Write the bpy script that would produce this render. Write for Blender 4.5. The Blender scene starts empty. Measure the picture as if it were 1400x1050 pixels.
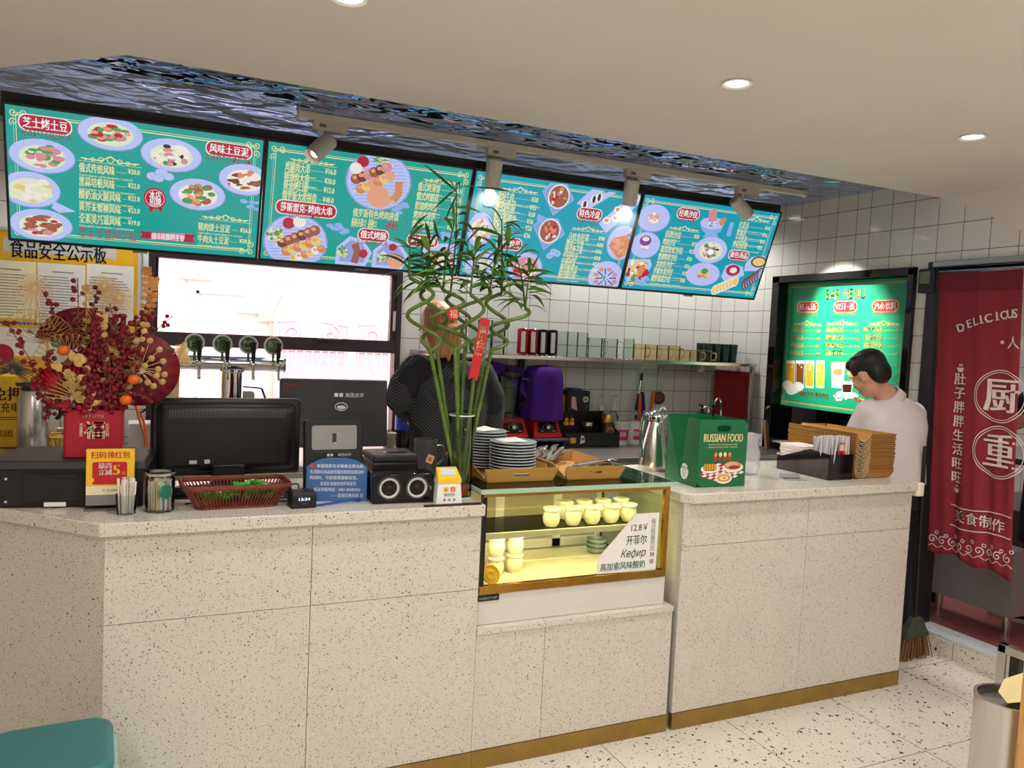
import bpy, math, random
from mathutils import Matrix, Vector
R = random.Random(7)
PI = math.pi
sc = bpy.context.scene
COL = sc.collection

# ------------------------------------------------------------------ camera
CAM = Vector((0.0, 0.0, 1.56)); FPX = 1081.91
YAW, PITCH, ROLL = -0.433736, 0.059509, -0.047237
def _axes():
    cy, sy, cp, sp, cr, sr = math.cos(YAW), math.sin(YAW), math.cos(PITCH), math.sin(PITCH), math.cos(ROLL), math.sin(ROLL)
    f = Vector((-sy*cp, cy*cp, -sp)); r = Vector((cy, sy, 0)); d = f.cross(r)
    return cr*r + sr*d, -sr*r + cr*d, f
RX, DY, FW = _axes()
cam = bpy.data.objects.new('camera', bpy.data.cameras.new('camera')); COL.objects.link(cam)
cam.matrix_world = Matrix(((RX.x, -DY.x, -FW.x, CAM.x), (RX.y, -DY.y, -FW.y, CAM.y), (RX.z, -DY.z, -FW.z, CAM.z), (0, 0, 0, 1)))
cam.data.sensor_width = 36; cam.data.lens = FPX/1400*36; cam.data.clip_start = .05
sc.camera = cam
def at(px, py, ax, v):                       # the point of the photo seen at a pixel, on the plane axis = v
    d = RX*((px-700)/FPX) + DY*((py-525)/FPX) + FW
    i = 'xyz'.index(ax)
    return CAM + d*((v-CAM[i])/d[i])

# ------------------------------------------------------------------ light and exposure
sc.view_settings.view_transform = 'Standard'; sc.view_settings.look = 'None'
sc.view_settings.exposure = 0.0; sc.view_settings.gamma = 1.0; sc.view_settings.use_curve_mapping = False
sc.cycles.max_bounces = 10; sc.cycles.diffuse_bounces = 4; sc.cycles.glossy_bounces = 4
sc.cycles.transmission_bounces = 8; sc.cycles.transparent_max_bounces = 16
sc.cycles.sample_clamp_indirect = 6; sc.cycles.caustics_reflective = False; sc.cycles.caustics_refractive = False
W = bpy.data.worlds.new('sky'); sc.world = W; W.use_nodes = True
bg = W.node_tree.nodes['Background']; bg.inputs[0].default_value = (.95, .97, 1, 1); bg.inputs[1].default_value = 3.6
def lamp(name, kind, loc, power, color=(1, 1, 1), to=None, size=.1, spot=1.2, blend=.5, parent=None, sy=None):
    L = bpy.data.lights.new(name, kind); L.energy = power; L.color = color
    if kind == 'SPOT': L.spot_size = spot; L.spot_blend = blend; L.shadow_soft_size = size
    if kind == 'AREA':
        L.size = size
        if sy: L.shape = 'RECTANGLE'; L.size_y = sy
    if kind == 'POINT': L.shadow_soft_size = size
    o = bpy.data.objects.new(name, L); COL.objects.link(o); o.location = loc
    d = (Vector(to)-Vector(loc)) if to else Vector((0, 0, -1))
    o.rotation_euler = d.to_track_quat('-Z', 'Y').to_euler()
    if parent: o.parent = parent; o.matrix_parent_inverse = parent.matrix_basis.inverted()
    return o
sun = bpy.data.lights.new('sun', 'SUN'); sun.energy = 4; sun.angle = .02; sun.color = (1, .93, .86)
suno = bpy.data.objects.new('sun', sun); COL.objects.link(suno); suno.location = (0, 8, 8)
suno.rotation_euler = Vector((.25, .75, -.6)).to_track_quat('-Z', 'Y').to_euler()
WARM = (1, .93, .885)

# ------------------------------------------------------------------ materials
def lin(h):
    c = [int(h[i:i+2], 16)/255 for i in (0, 2, 4)]
    return tuple((x/12.92 if x <= .04045 else ((x+.055)/1.055)**2.4) for x in c) + (1,)
MATS = {}
def base(name):
    m = bpy.data.materials.new(name); m.use_nodes = True; MATS[name] = m
    nt = m.node_tree; p = nt.nodes['Principled BSDF']
    return m, nt, p
def N(nt, t, **kw):
    n = nt.nodes.new(t)
    for k, v in kw.items(): setattr(n, k, v)
    return n
def pm(name, hexc, rough=.5, metal=0, noise=.06, scale=20, bump=0, trans=0, ior=1.45, alpha=1, emit=0, coat=0, stretch=None):
    m, nt, p = base(name); L = nt.links
    c = lin(hexc)
    if noise or bump:
        tc = N(nt, 'ShaderNodeTexCoord'); mp = N(nt, 'ShaderNodeMapping'); L.new(tc.outputs['Object'], mp.inputs[0])
        if stretch: mp.inputs['Scale'].default_value = stretch
        nz = N(nt, 'ShaderNodeTexNoise'); nz.inputs['Scale'].default_value = scale; nz.inputs['Detail'].default_value = 3; L.new(mp.outputs[0], nz.inputs[0])
    if noise:
        r = N(nt, 'ShaderNodeValToRGB'); L.new(nz.outputs[0], r.inputs[0])
        r.color_ramp.elements[0].position = .3; r.color_ramp.elements[1].position = .7
        r.color_ramp.elements[0].color = tuple(x*(1-noise) for x in c[:3])+(1,); r.color_ramp.elements[1].color = tuple(min(1, x*(1+noise)) for x in c[:3])+(1,)
        L.new(r.outputs[0], p.inputs['Base Color'])
    else: p.inputs['Base Color'].default_value = c
    if bump:
        b = N(nt, 'ShaderNodeBump'); b.inputs['Strength'].default_value = bump; b.inputs['Distance'].default_value = .01; L.new(nz.outputs[0], b.inputs['Height']); L.new(b.outputs[0], p.inputs['Normal'])
    p.inputs['Roughness'].default_value = rough; p.inputs['Metallic'].default_value = metal
    p.inputs['Transmission Weight'].default_value = trans; p.inputs['IOR'].default_value = ior; p.inputs['Alpha'].default_value = alpha
    if coat: p.inputs['Coat Weight'].default_value = coat
    if emit: p.inputs['Emission Color'].default_value = c; p.inputs['Emission Strength'].default_value = emit
    return m
def glow(name, hexc, s=1.0):                 # lit pixels of a screen or a lamp
    m, nt, p = base(name)
    p.inputs['Base Color'].default_value = (.01, .01, .01, 1); p.inputs['Roughness'].default_value = .25
    p.inputs['Emission Color'].default_value = lin(hexc); p.inputs['Emission Strength'].default_value = s
    return m
def glass(name, hexc='FFFFFF', rough=.0, tint=.12):
    """thin clear pane: mostly lets light through, mirrors a little at grazing angles"""
    m, nt, p = base(name); L = nt.links; nt.nodes.remove(p)
    o = nt.nodes['Material Output']; t = N(nt, 'ShaderNodeBsdfTransparent'); g = N(nt, 'ShaderNodeBsdfGlossy'); mx = N(nt, 'ShaderNodeMixShader')
    c = lin(hexc); t.inputs[0].default_value = c; g.inputs['Roughness'].default_value = rough; g.inputs[0].default_value = (1, 1, 1, 1)
    lw = N(nt, 'ShaderNodeLayerWeight'); lw.inputs[0].default_value = tint
    tc = N(nt, 'ShaderNodeTexCoord'); nz = N(nt, 'ShaderNodeTexNoise'); nz.inputs['Scale'].default_value = 3; L.new(tc.outputs['Object'], nz.inputs[0])
    bp = N(nt, 'ShaderNodeBump'); bp.inputs['Strength'].default_value = .02; L.new(nz.outputs[0], bp.inputs['Height']); L.new(bp.outputs[0], g.inputs['Normal'])
    L.new(lw.outputs['Fresnel'], mx.inputs[0]); L.new(t.outputs[0], mx.inputs[1]); L.new(g.outputs[0], mx.inputs[2]); L.new(mx.outputs[0], o.inputs[0])
    return m
def specks(nt, vec, base_hex, layers, tint=.05):
    """stone: base colour with chips of several sizes; layers = (scale, threshold, hex)"""
    L = nt.links; nz = N(nt, 'ShaderNodeTexNoise'); nz.inputs['Scale'].default_value = 7; L.new(vec, nz.inputs[0])
    mx = N(nt, 'ShaderNodeMixRGB'); c = lin(base_hex); mx.inputs[1].default_value = tuple(x*(1-tint) for x in c[:3])+(1,); mx.inputs[2].default_value = tuple(min(1, x*(1+tint)) for x in c[:3])+(1,); L.new(nz.outputs[0], mx.inputs[0])
    out = mx.outputs[0]
    for sca, th, hx, keep in layers:
        v = N(nt, 'ShaderNodeTexVoronoi'); v.inputs['Scale'].default_value = sca; v.inputs['Randomness'].default_value = 1
        w = N(nt, 'ShaderNodeTexNoise'); w.inputs['Scale'].default_value = sca*1.7; L.new(vec, w.inputs[0])
        va = N(nt, 'ShaderNodeVectorMath', operation='MULTIPLY_ADD'); va.inputs[1].default_value = (1.1/sca,)*3; L.new(w.outputs['Color'], va.inputs[0]); L.new(vec, va.inputs[2])
        L.new(va.outputs[0], v.inputs[0])
        lt = N(nt, 'ShaderNodeMath', operation='LESS_THAN'); lt.inputs[1].default_value = th; L.new(v.outputs['Distance'], lt.inputs[0])
        sp = N(nt, 'ShaderNodeSeparateColor'); L.new(v.outputs['Color'], sp.inputs[0])
        k = N(nt, 'ShaderNodeMath', operation='LESS_THAN'); k.inputs[1].default_value = keep; L.new(sp.outputs[0], k.inputs[0])
        mu = N(nt, 'ShaderNodeMath', operation='MULTIPLY'); L.new(lt.outputs[0], mu.inputs[0]); L.new(k.outputs[0], mu.inputs[1])
        m2 = N(nt, 'ShaderNodeMixRGB'); m2.inputs[2].default_value = lin(hx); L.new(mu.outputs[0], m2.inputs[0]); L.new(out, m2.inputs[1]); out = m2.outputs[0]
    return out
def swz(nt, ax, off=(0, 0)):
    """object coordinates (two axes of them) as the u, v of a tile pattern"""
    tc = N(nt, 'ShaderNodeTexCoord'); s = N(nt, 'ShaderNodeSeparateXYZ'); nt.links.new(tc.outputs['Object'], s.inputs[0])
    c = N(nt, 'ShaderNodeCombineXYZ')
    for i in (0, 1):
        a = N(nt, 'ShaderNodeMath', operation='SUBTRACT'); a.inputs[1].default_value = off[i]
        nt.links.new(s.outputs[ax[i]], a.inputs[0]); nt.links.new(a.outputs[0], c.inputs[i])
    return tc, s, c
def brick(nt, vec, w, h, mortar, c1=None, c2=None):
    b = N(nt, 'ShaderNodeTexBrick'); b.offset = 0; b.squash = 1; b.inputs['Scale'].default_value = 1; b.inputs['Brick Width'].default_value = w; b.inputs['Row Height'].default_value = h
    b.inputs['Mortar Size'].default_value = mortar; b.inputs['Mortar Smooth'].default_value = .1
    b.inputs['Color1'].default_value = c1 or (1, 1, 1, 1); b.inputs['Color2'].default_value = c2 or c1 or (1, 1, 1, 1); b.inputs['Mortar'].default_value = (0, 0, 0, 1)
    nt.links.new(vec, b.inputs['Vector']); return b
def tile_mat(name, ax, off, hexc, mortar_hex, w, h, mo, rough, wav=.02, shift=None):
    m, nt, p = base(name); L = nt.links
    tc, s, c = swz(nt, ax, off); vec = c.outputs[0]
    if shift:                                 # one narrower column of cut tiles: beyond u = shift[0] the grid starts again
        g = N(nt, 'ShaderNodeMath', operation='GREATER_THAN'); g.inputs[1].default_value = shift[0]; L.new(s.outputs[ax[0]], g.inputs[0])
        a = N(nt, 'ShaderNodeCombineXYZ'); mu = N(nt, 'ShaderNodeMath', operation='MULTIPLY'); mu.inputs[1].default_value = shift[1]; L.new(g.outputs[0], mu.inputs[0]); L.new(mu.outputs[0], a.inputs[0])
        va = N(nt, 'ShaderNodeVectorMath', operation='ADD'); L.new(vec, va.inputs[0]); L.new(a.outputs[0], va.inputs[1]); vec = va.outputs[0]
    c0 = lin(hexc); b = brick(nt, vec, w, h, mo, c0, tuple(x*.94 for x in c0[:3])+(1,))
    b.inputs['Mortar'].default_value = lin(mortar_hex)
    L.new(b.outputs[0], p.inputs['Base Color'])
    r = N(nt, 'ShaderNodeMapRange'); r.inputs[3].default_value = rough; r.inputs[4].default_value = .8; L.new(b.outputs['Fac'], r.inputs[0]); L.new(r.outputs[0], p.inputs['Roughness'])
    nz = N(nt, 'ShaderNodeTexNoise'); nz.inputs['Scale'].default_value = 6; L.new(tc.outputs['Object'], nz.inputs[0])
    ad = N(nt, 'ShaderNodeMath', operation='MULTIPLY_ADD'); ad.inputs[1].default_value = -.6; L.new(b.outputs['Fac'], ad.inputs[0]); L.new(nz.outputs[0], ad.inputs[2])
    bp = N(nt, 'ShaderNodeBump'); bp.inputs['Strength'].default_value = wav*4; bp.inputs['Distance'].default_value = .01; L.new(ad.outputs[0], bp.inputs['Height']); L.new(bp.outputs[0], p.inputs['Normal'])
    return m
tile_mat('tile_back', (0, 2), (2.56-.148*20, 1.818-.148*14), 'F1F0EC', '1C1B20', .148, .148, .0016, .10)
tile_mat('tile_right', (1, 2), (3.382-.148*40, 1.818-.148*14), 'F1F0EC', '1C1B20', .148, .148, .0016, .10, shift=(3.43, .148-.098))
tile_mat('tile_kitchen', (1, 2), (0, 0), 'D5D3CE', '55534F', .3, .3, .002, .2)
tile_mat('tile_quarry', (0, 1), (0, 0), '8A4A46', '6E3B38', .10, .025, .0022, .35, wav=.08)
def stone(name, ax, off, hexc, layers, w, h, mo, rough, line):
    m, nt, p = base(name); L = nt.links
    tc, s, c = swz(nt, ax, off)
    col = specks(nt, tc.outputs['Object'], hexc, layers)
    if w:
        b = brick(nt, c.outputs[0], w, h, mo); mx = N(nt, 'ShaderNodeMixRGB'); mx.inputs[2].default_value = lin(line)
        L.new(b.outputs['Fac'], mx.inputs[0]); L.new(col, mx.inputs[1]); col = mx.outputs[0]
    L.new(col, p.inputs['Base Color']); p.inputs['Roughness'].default_value = rough
    return m
CHIPS = [(130, .23, '6B665F', .5), (85, .19, '3A3631', .30), (230, .25, '8A8378', .5), (60, .11, '2B2826', .16)]
stone('quartz_front', (0, 2), (-.1, .07), 'D7D1C5', CHIPS, 0, 0, 0, .30, '9C9283')
stone('quartz_top', (0, 2), (0, 0), 'D9D3C7', CHIPS, 0, 0, 0, .16, '9C9283')
stone('terrazzo', (0, 1), (1.605-.6*10, 2.03-.6*10), 'E0DACE', [(30, .20, '3E342B', .55), (48, .20, '5D5044', .45), (22, .13, '1F1B18', .35), (80, .22, '8A7C6B', .4)], .602, .602, .0016, .22, '4A443C')
stone('sill_stone', (0, 1), (0, 0), 'C9CFD4', [(45, .22, '59606A', .5), (80, .2, '858C93', .5)], 0, 0, 0, .2, '4A443C')

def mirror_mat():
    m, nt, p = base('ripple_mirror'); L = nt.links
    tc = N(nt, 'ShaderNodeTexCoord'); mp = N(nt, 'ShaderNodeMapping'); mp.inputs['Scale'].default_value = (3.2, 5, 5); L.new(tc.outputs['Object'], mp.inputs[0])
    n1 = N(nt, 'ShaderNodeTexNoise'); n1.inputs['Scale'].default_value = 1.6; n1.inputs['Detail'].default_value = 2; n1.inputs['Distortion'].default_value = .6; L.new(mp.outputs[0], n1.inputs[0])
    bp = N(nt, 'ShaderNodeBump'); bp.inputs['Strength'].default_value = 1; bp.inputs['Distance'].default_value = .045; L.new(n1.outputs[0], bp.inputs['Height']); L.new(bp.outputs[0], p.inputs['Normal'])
    p.inputs['Base Color'].default_value = lin('9DB6F0'); p.inputs['Metallic'].default_value = 1; p.inputs['Roughness'].default_value = .04  # blue tint stands in for the screens' colour reflected in the ripples
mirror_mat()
def wood_mat(name, c1, c2, sc_, rough=.45, stretch=(1, 1, .06)):
    m, nt, p = base(name); L = nt.links
    tc = N(nt, 'ShaderNodeTexCoord'); mp = N(nt, 'ShaderNodeMapping'); mp.inputs['Scale'].default_value = stretch; L.new(tc.outputs['Object'], mp.inputs[0])
    nz = N(nt, 'ShaderNodeTexNoise'); nz.inputs['Scale'].default_value = sc_; nz.inputs['Detail'].default_value = 5; nz.inputs['Distortion'].default_value = .4; L.new(mp.outputs[0], nz.inputs[0])
    r = N(nt, 'ShaderNodeValToRGB'); L.new(nz.outputs[0], r.inputs[0]); r.color_ramp.elements[0].color = lin(c1); r.color_ramp.elements[1].color = lin(c2); r.color_ramp.elements[0].position = .35; r.color_ramp.elements[1].position = .65
    L.new(r.outputs[0], p.inputs['Base Color']); p.inputs['Roughness'].default_value = rough
wood_mat('oak', 'C98F4B', 'DDAA66', 60)
pm('ceiling_paint', 'ECE5DF', .75, noise=.015, scale=4)
pm('plain_wall', 'E5DED0', .8, noise=.02)
pm('brass', 'B08A3E', .22, 1, noise=.08, scale=40)
pm('kick_brass', 'A08545', .42, .75, noise=.12, scale=14)
pm('steel', 'C9C7C3', .22, 1, noise=.05, scale=30, stretch=(1, 1, .05))
pm('steel_dull', 'A9A7A3', .38, 1, noise=.08, scale=30, stretch=(.05, 1, 1))
pm('chrome', 'E8E8EA', .06, 1, noise=0)
pm('black', '141416', .42, noise=.1)
pm('fascia_brown', '3B332F', .5, noise=.1); pm('screen_back', '55555A', .5, noise=.05); pm('black_gloss', '0C0C0E', .08, noise=0)
pm('black_matte', '1B1B1D', .7, noise=.15, scale=60)
pm('dark_frame', '26242A', .35, .3, noise=.08)
pm('mullion', '3B2F36', .4, .2, noise=.08)
pm('charcoal', '2C2D30', .45, noise=.08)
pm('grey_dark', '4A4B4D', .4, noise=.05)
pm('grey_mid', '8B8C8C', .4, noise=.05)
pm('grey_light', 'C8C6C2', .45, noise=.04)
pm('white', 'F0EEEA', .4, noise=.02)
pm('white_gloss', 'F4F2EE', .15, noise=.02)
pm('lamp_white', 'DAD5CC', .4, noise=.02)
pm('paper', 'ECEAE6', .8, noise=.02)
pm('ink', '1A2040', .7, noise=0); pm('ink_grey', '7E7C78', .8, noise=0); pm('ink_black', '222222', .7, noise=0)
pm('red', 'C01F2A', .4, noise=.04); pm('red_cloth', '8F2935', .8, noise=.08, scale=90, bump=.05); pm('red_deep', '74101F', .6, noise=.08)
pm('crimson', 'A80F2C', .55, noise=.05); pm('red_panel', 'B0171A', .35, noise=.04)
pm('orange', 'E46A28', .45, noise=.06); pm('yellow', 'F3C32E', .5, noise=.03); pm('yellow_board', 'E6B422', .45, noise=.03)
pm('gold', 'CDA766', .42, .25, noise=.1); pm('gold_pale', 'E0C595', .5, 0, noise=.08); pm('gold_orange', 'C98A4E', .5, .2, noise=.1)
pm('green_bag', '0C6A3C', .35, noise=.03); pm('green_print', '2B8A74', .6, noise=0); pm('green_badge', '3F7A4C', .4, noise=0)
pm('green_soap', '3E9A2E', .2, noise=.05, trans=.4); pm('candy_green', '38A52F', .25, noise=.3, scale=60)
pm('leaf', '5E9233', .42, noise=.25, scale=30); pm('leaf_light', '86B548', .42, noise=.2, scale=30); pm('leaf_dark', '3D6230', .5, noise=.2)
pm('bamboo', '55702A', .4, noise=.2, scale=25); pm('bamboo_ring', '8E9A55', .5, noise=.1)
pm('purple', '4A1C8C', .9, noise=.12, scale=80, bump=.2); pm('blue', '2C5F9C', .35, noise=.02); pm('cable_blue', '2050A8', .4, noise=0)
pm('teal', '357A7D', .35, noise=.04); pm('mint', 'A4DCD2', .35, noise=.03)
pm('card', 'B58443', .75, noise=.06, scale=90, stretch=(1, 1, 6)); pm('card_in', 'C79A5C', .8, noise=.05)
pm('plate_blue', '8A9DA1', .25, noise=.04); pm('cream', 'F3EBC9', .3, noise=.02); pm('cream_lid', 'F7F2DC', .3, noise=.02)
pm('pink', 'D63A7C', .4, noise=.03); pm('pink_pale', 'EAB6BC', .5, noise=.05)
pm('coffee', '3A2114', .3, noise=.2); pm('coffee_gold', 'B8925A', .3, .7, noise=.05)
pm('cola', '1A0D0A', .1, noise=0); pm('label_blue', '2748B8', .4, noise=.05)
pm('wicker', '6E3420', .5, noise=.25, scale=70)
pm('teal_glass', '1F4A50', .08, noise=.1, trans=.35); pm('brown_wood', '7A5634', .6, noise=.2)
pm('blender_red', 'B5151C', .25, noise=.02); pm('napkin', 'F1E6E2', .85, noise=.02)
pm('straw_clear', 'E6E2E6', .3, noise=.03, alpha=.75); pm('film', 'DCDCE2', .15, noise=.1, alpha=.45, bump=.6)
pm('skin', 'D9A98C', .5, noise=.05); pm('hair_black', '17120F', .45, noise=.4, scale=120, stretch=(1, 1, .15), bump=.4); pm('hair_blond', '9A7044', .45, noise=.35, scale=120, stretch=(1, 1, .12), bump=.4)
pm('shirt_white', 'E4DCDD', .85, noise=.03, scale=12, bump=.25); pm('trouser_black', '18181B', .85, noise=.1)
pm('apron_black', '17181C', .8, noise=.1); pm('cap_blue', 'A8BED8', .8, noise=.05); pm('sole', 'D8D6D2', .6, noise=.03)
pm('amber', 'A8461C', .2, noise=.3, scale=20); pm('lcd', '6E745A', .3, noise=.05)
pm('facade', 'F2E4DE', .8, noise=.06, scale=3); pm('facade_red', 'D9ABA4', .8, noise=.1, scale=6); pm('gate_metal', 'A9A2AE', .6, noise=.05); pm('gate_light', 'D9D4D8', .6, noise=.05); pm('pavement', 'CFC7C0', .8, noise=.06, scale=5)
pm('broom_green', '3E4A32', .7, noise=.2); pm('broom_tan', '7E5530', .9, noise=.4, scale=80)
def knit(name):
    m, nt, p = base(name); L = nt.links
    tc = N(nt, 'ShaderNodeTexCoord'); s = N(nt, 'ShaderNodeSeparateXYZ'); L.new(tc.outputs['Object'], s.inputs[0])
    ab = N(nt, 'ShaderNodeMath', operation='ABSOLUTE'); pp = N(nt, 'ShaderNodeMath', operation='PINGPONG'); pp.inputs[1].default_value = .09; L.new(s.outputs[0], pp.inputs[0])
    ad = N(nt, 'ShaderNodeMath', operation='ADD'); L.new(pp.outputs[0], ad.inputs[0]); L.new(s.outputs[2], ad.inputs[1])
    mu = N(nt, 'ShaderNodeMath', operation='MULTIPLY'); mu.inputs[1].default_value = 420; L.new(ad.outputs[0], mu.inputs[0])
    sn = N(nt, 'ShaderNodeMath', operation='SINE'); L.new(mu.outputs[0], sn.inputs[0])
    nz = N(nt, 'ShaderNodeTexNoise'); nz.inputs['Scale'].default_value = 5; L.new(tc.outputs['Object'], nz.inputs[0])
    gt = N(nt, 'ShaderNodeMath', operation='GREATER_THAN'); gt.inputs[1].default_value = .52; L.new(nz.outputs[0], gt.inputs[0])
    m3 = N(nt, 'ShaderNodeMath', operation='MULTIPLY'); L.new(sn.outputs[0], m3.inputs[0]); L.new(gt.outputs[0], m3.inputs[1])
    r = N(nt, 'ShaderNodeValToRGB'); r.color_ramp.elements[0].color = lin('1E1F24'); r.color_ramp.elements[1].color = lin('5A5D66'); r.color_ramp.elements[0].position = .2; L.new(m3.outputs[0], r.inputs[0])
    bp = N(nt, 'ShaderNodeBump'); bp.inputs['Strength'].default_value = .5; bp.inputs['Distance'].default_value = .004; L.new(sn.outputs[0], bp.inputs['Height'])
    L.new(r.outputs[0], p.inputs['Base Color']); L.new(bp.outputs[0], p.inputs['Normal']); p.inputs['Roughness'].default_value = .95
knit('knit')
glass('pane', 'FFF4F4', 0, .1); glass('case_glass', 'F4F7EE', 0, .12); glass('clear_glass', 'F4F8F6', .03, .2); glass('green_glass', 'CFE8D8', .05, .14); glass('gold_glass', 'FAF6E8', .02, .14); glass('acrylic', 'F2F2F2', .03, .1)

# ------------------------------------------------------------------ shape building
_txt = {}
def text_mesh(s, bold, shear):
    k = (s, bold, shear)
    if k not in _txt:
        cu = bpy.data.curves.new('lettering', 'FONT'); cu.body = s; cu.size = 1; cu.resolution_u = 2; cu.offset = bold; cu.shear = shear
        ob = bpy.data.objects.new('lettering', cu); me = ob.to_mesh()
        v = [(p.co.x, p.co.y) for p in me.vertices]; f = [tuple(p.vertices) for p in me.polygons]
        ob.to_mesh_clear(); bpy.data.objects.remove(ob); bpy.data.curves.remove(cu)
        xs = [a for a, b in v] or [0]; ys = [b for a, b in v] or [0]
        _txt[k] = (v, f, min(xs), max(xs), min(ys), max(ys))
    return _txt[k]
class B:
    def __init__(s, m='white', X=None): s.V = []; s.F = []; s.I = []; s.mats = []; s.X = X or Matrix(); s.m = m
    def idx(s, m):
        m = m or s.m
        if m not in s.mats: s.mats.append(m)
        return s.mats.index(m)
    def add(s, vs, fs, m=None):
        o = len(s.V); i = s.idx(m); X = s.X
        s.V += [(X @ Vector(v)) for v in vs]
        for f in fs: s.F.append(tuple(o+k for k in f)); s.I.append(i)
        return s
    def box(s, x0, x1, y0, y1, z0, z1, m=None):
        v = [(x, y, z) for z in (z0, z1) for y in (y0, y1) for x in (x0, x1)]
        return s.add(v, [(0, 2, 3, 1), (4, 5, 7, 6), (0, 1, 5, 4), (2, 6, 7, 3), (0, 4, 6, 2), (1, 3, 7, 5)], m)
    def hexa(s, bot, top, m=None):            # four corners below, four above (same winding)
        return s.add(list(bot)+list(top), [(3, 2, 1, 0), (4, 5, 6, 7)] + [(i, (i+1) % 4, 4+(i+1) % 4, 4+i) for i in range(4)], m)
    def poly(s, pts, m=None): return s.add(pts, [tuple(range(len(pts)))], m)
    def prism(s, pts, z0, z1, m=None):
        n = len(pts); return s.add([(x, y, z0) for x, y in pts]+[(x, y, z1) for x, y in pts], [tuple(range(n-1, -1, -1)), tuple(range(n, 2*n))]+[(i, (i+1) % n, n+(i+1) % n, n+i) for i in range(n)], m)
    def ring(s, outer, inner, z0, z1, m=None):  # a prism with a hole, outer and inner loops of equal length
        n = len(outer); v = [(x, y, z) for z in (z0, z1) for L in (outer, inner) for x, y in L]; f = []
        for i in range(n):
            j = (i+1) % n
            f += [(i, n+i, n+j, j), (2*n+i, 2*n+j, 3*n+j, 3*n+i), (i, j, 2*n+j, 2*n+i), (n+i, 3*n+i, 3*n+j, n+j)]
        return s.add(v, f, m)
    def lathe(s, prof, m=None, n=24, c=(0, 0, 0), ax='z', a=2*PI):
        v = []; f = []; k = len(prof); full = abs(a-2*PI) < 1e-6; nn = n if full else n+1
        for i in range(nn):
            t = a*i/n; co, si = math.cos(t), math.sin(t)
            for r, z in prof:
                p = (r*co, r*si, z) if ax == 'z' else ((z, r*co, r*si) if ax == 'x' else (r*si, z, r*co))
                v.append((p[0]+c[0], p[1]+c[1], p[2]+c[2]))
        for i in range(n):
            j = (i+1) % nn
            for q in range(k-1):
                if prof[q][0] < 1e-7 and prof[q+1][0] < 1e-7: continue
                if prof[q][0] < 1e-7: f.append((i*k+q, j*k+q+1, i*k+q+1))
                elif prof[q+1][0] < 1e-7: f.append((i*k+q, j*k+q, i*k+q+1))
                else: f.append((i*k+q, j*k+q, j*k+q+1, i*k+q+1))
        return s.add(v, f, m)
    def cyl(s, c, r, h, m=None, n=20, ax='z', r1=None):
        return s.lathe([(0, 0), (r, 0), (r if r1 is None else r1, h), (0, h)], m, n, c, ax)
    def tube(s, pts, r, m=None, n=7, closed=False, cap=True):
        P = [Vector(p) for p in pts]; k = len(P); v = []; f = []; up = None
        for i in range(k):
            a = P[(i-1) % k] if (closed or i > 0) else P[i]; b = P[(i+1) % k] if (closed or i < k-1) else P[i]
            t = (b-a); t = t.normalized() if t.length > 1e-9 else Vector((0, 0, 1))
            if up is None:
                up = Vector((0, 0, 1)) if abs(t.z) < .9 else Vector((1, 0, 0))
            u = up - t*up.dot(t)
            if u.length < 1e-6: u = t.orthogonal()
            u.normalize(); w = t.cross(u); up = u
            rr = r[i] if isinstance(r, (list, tuple)) else r
            for j in range(n): v.append(P[i]+(u*math.cos(2*PI*j/n)+w*math.sin(2*PI*j/n))*rr)
        for i in range(k if closed else k-1):
            i2 = (i+1) % k
            for j in range(n): f.append((i*n+j, i*n+(j+1) % n, i2*n+(j+1) % n, i2*n+j))
        if cap and not closed: f += [tuple(range(n-1, -1, -1)), tuple((k-1)*n+j for j in range(n))]
        return s.add(v, f, m)
    def ell(s, c, rx, ry=None, rz=None, m=None, n=14, h=9):
        ry = rx if ry is None else ry; rz = rx if rz is None else rz
        prof = [(math.sin(PI*i/h), -math.cos(PI*i/h)) for i in range(h+1)]; prof[0] = (0, -1); prof[-1] = (0, 1)
        X = s.X; s.X = X @ Matrix.Translation(c) @ Matrix.Diagonal((rx, ry, rz, 1)); s.lathe(prof, m, n); s.X = X; return s
    def disc(s, cx, cy, rx, ry=None, z=0, m=None, n=24, rot=0):
        ry = rx if ry is None else ry; c, q = math.cos(rot), math.sin(rot)
        P = [(rx*math.cos(2*PI*i/n), ry*math.sin(2*PI*i/n)) for i in range(n)]
        return s.poly([(cx+x*c-y*q, cy+x*q+y*c, z) for x, y in P], m)
    def rect(s, x0, x1, y0, y1, z=0, m=None): return s.poly([(x0, y0, z), (x1, y0, z), (x1, y1, z), (x0, y1, z)], m)
    def rr(s, x0, x1, y0, y1, r, z0, z1=None, m=None, n=5):
        P = rrect(x0, x1, y0, y1, r, n)
        return s.poly([(x, y, z0) for x, y in P], m) if z1 is None else s.prism(P, z0, z1, m)
    def strip(s, pts, w, z=0, m=None, closed=False):
        k = len(pts); L = []; Rr = []
        for i in range(k):
            a = pts[i-1] if (i or closed) else pts[i]; b = pts[(i+1) % k] if (i < k-1 or closed) else pts[i]
            dx, dy = b[0]-a[0], b[1]-a[1]; l = math.hypot(dx, dy) or 1; nx, ny = -dy/l*w/2, dx/l*w/2
            L.append((pts[i][0]+nx, pts[i][1]+ny, z)); Rr.append((pts[i][0]-nx, pts[i][1]-ny, z))
        v = L+Rr; f = [(k+i, k+(i+1) % k, (i+1) % k, i) for i in range(k if closed else k-1)]
        return s.add(v, f, m)
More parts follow.
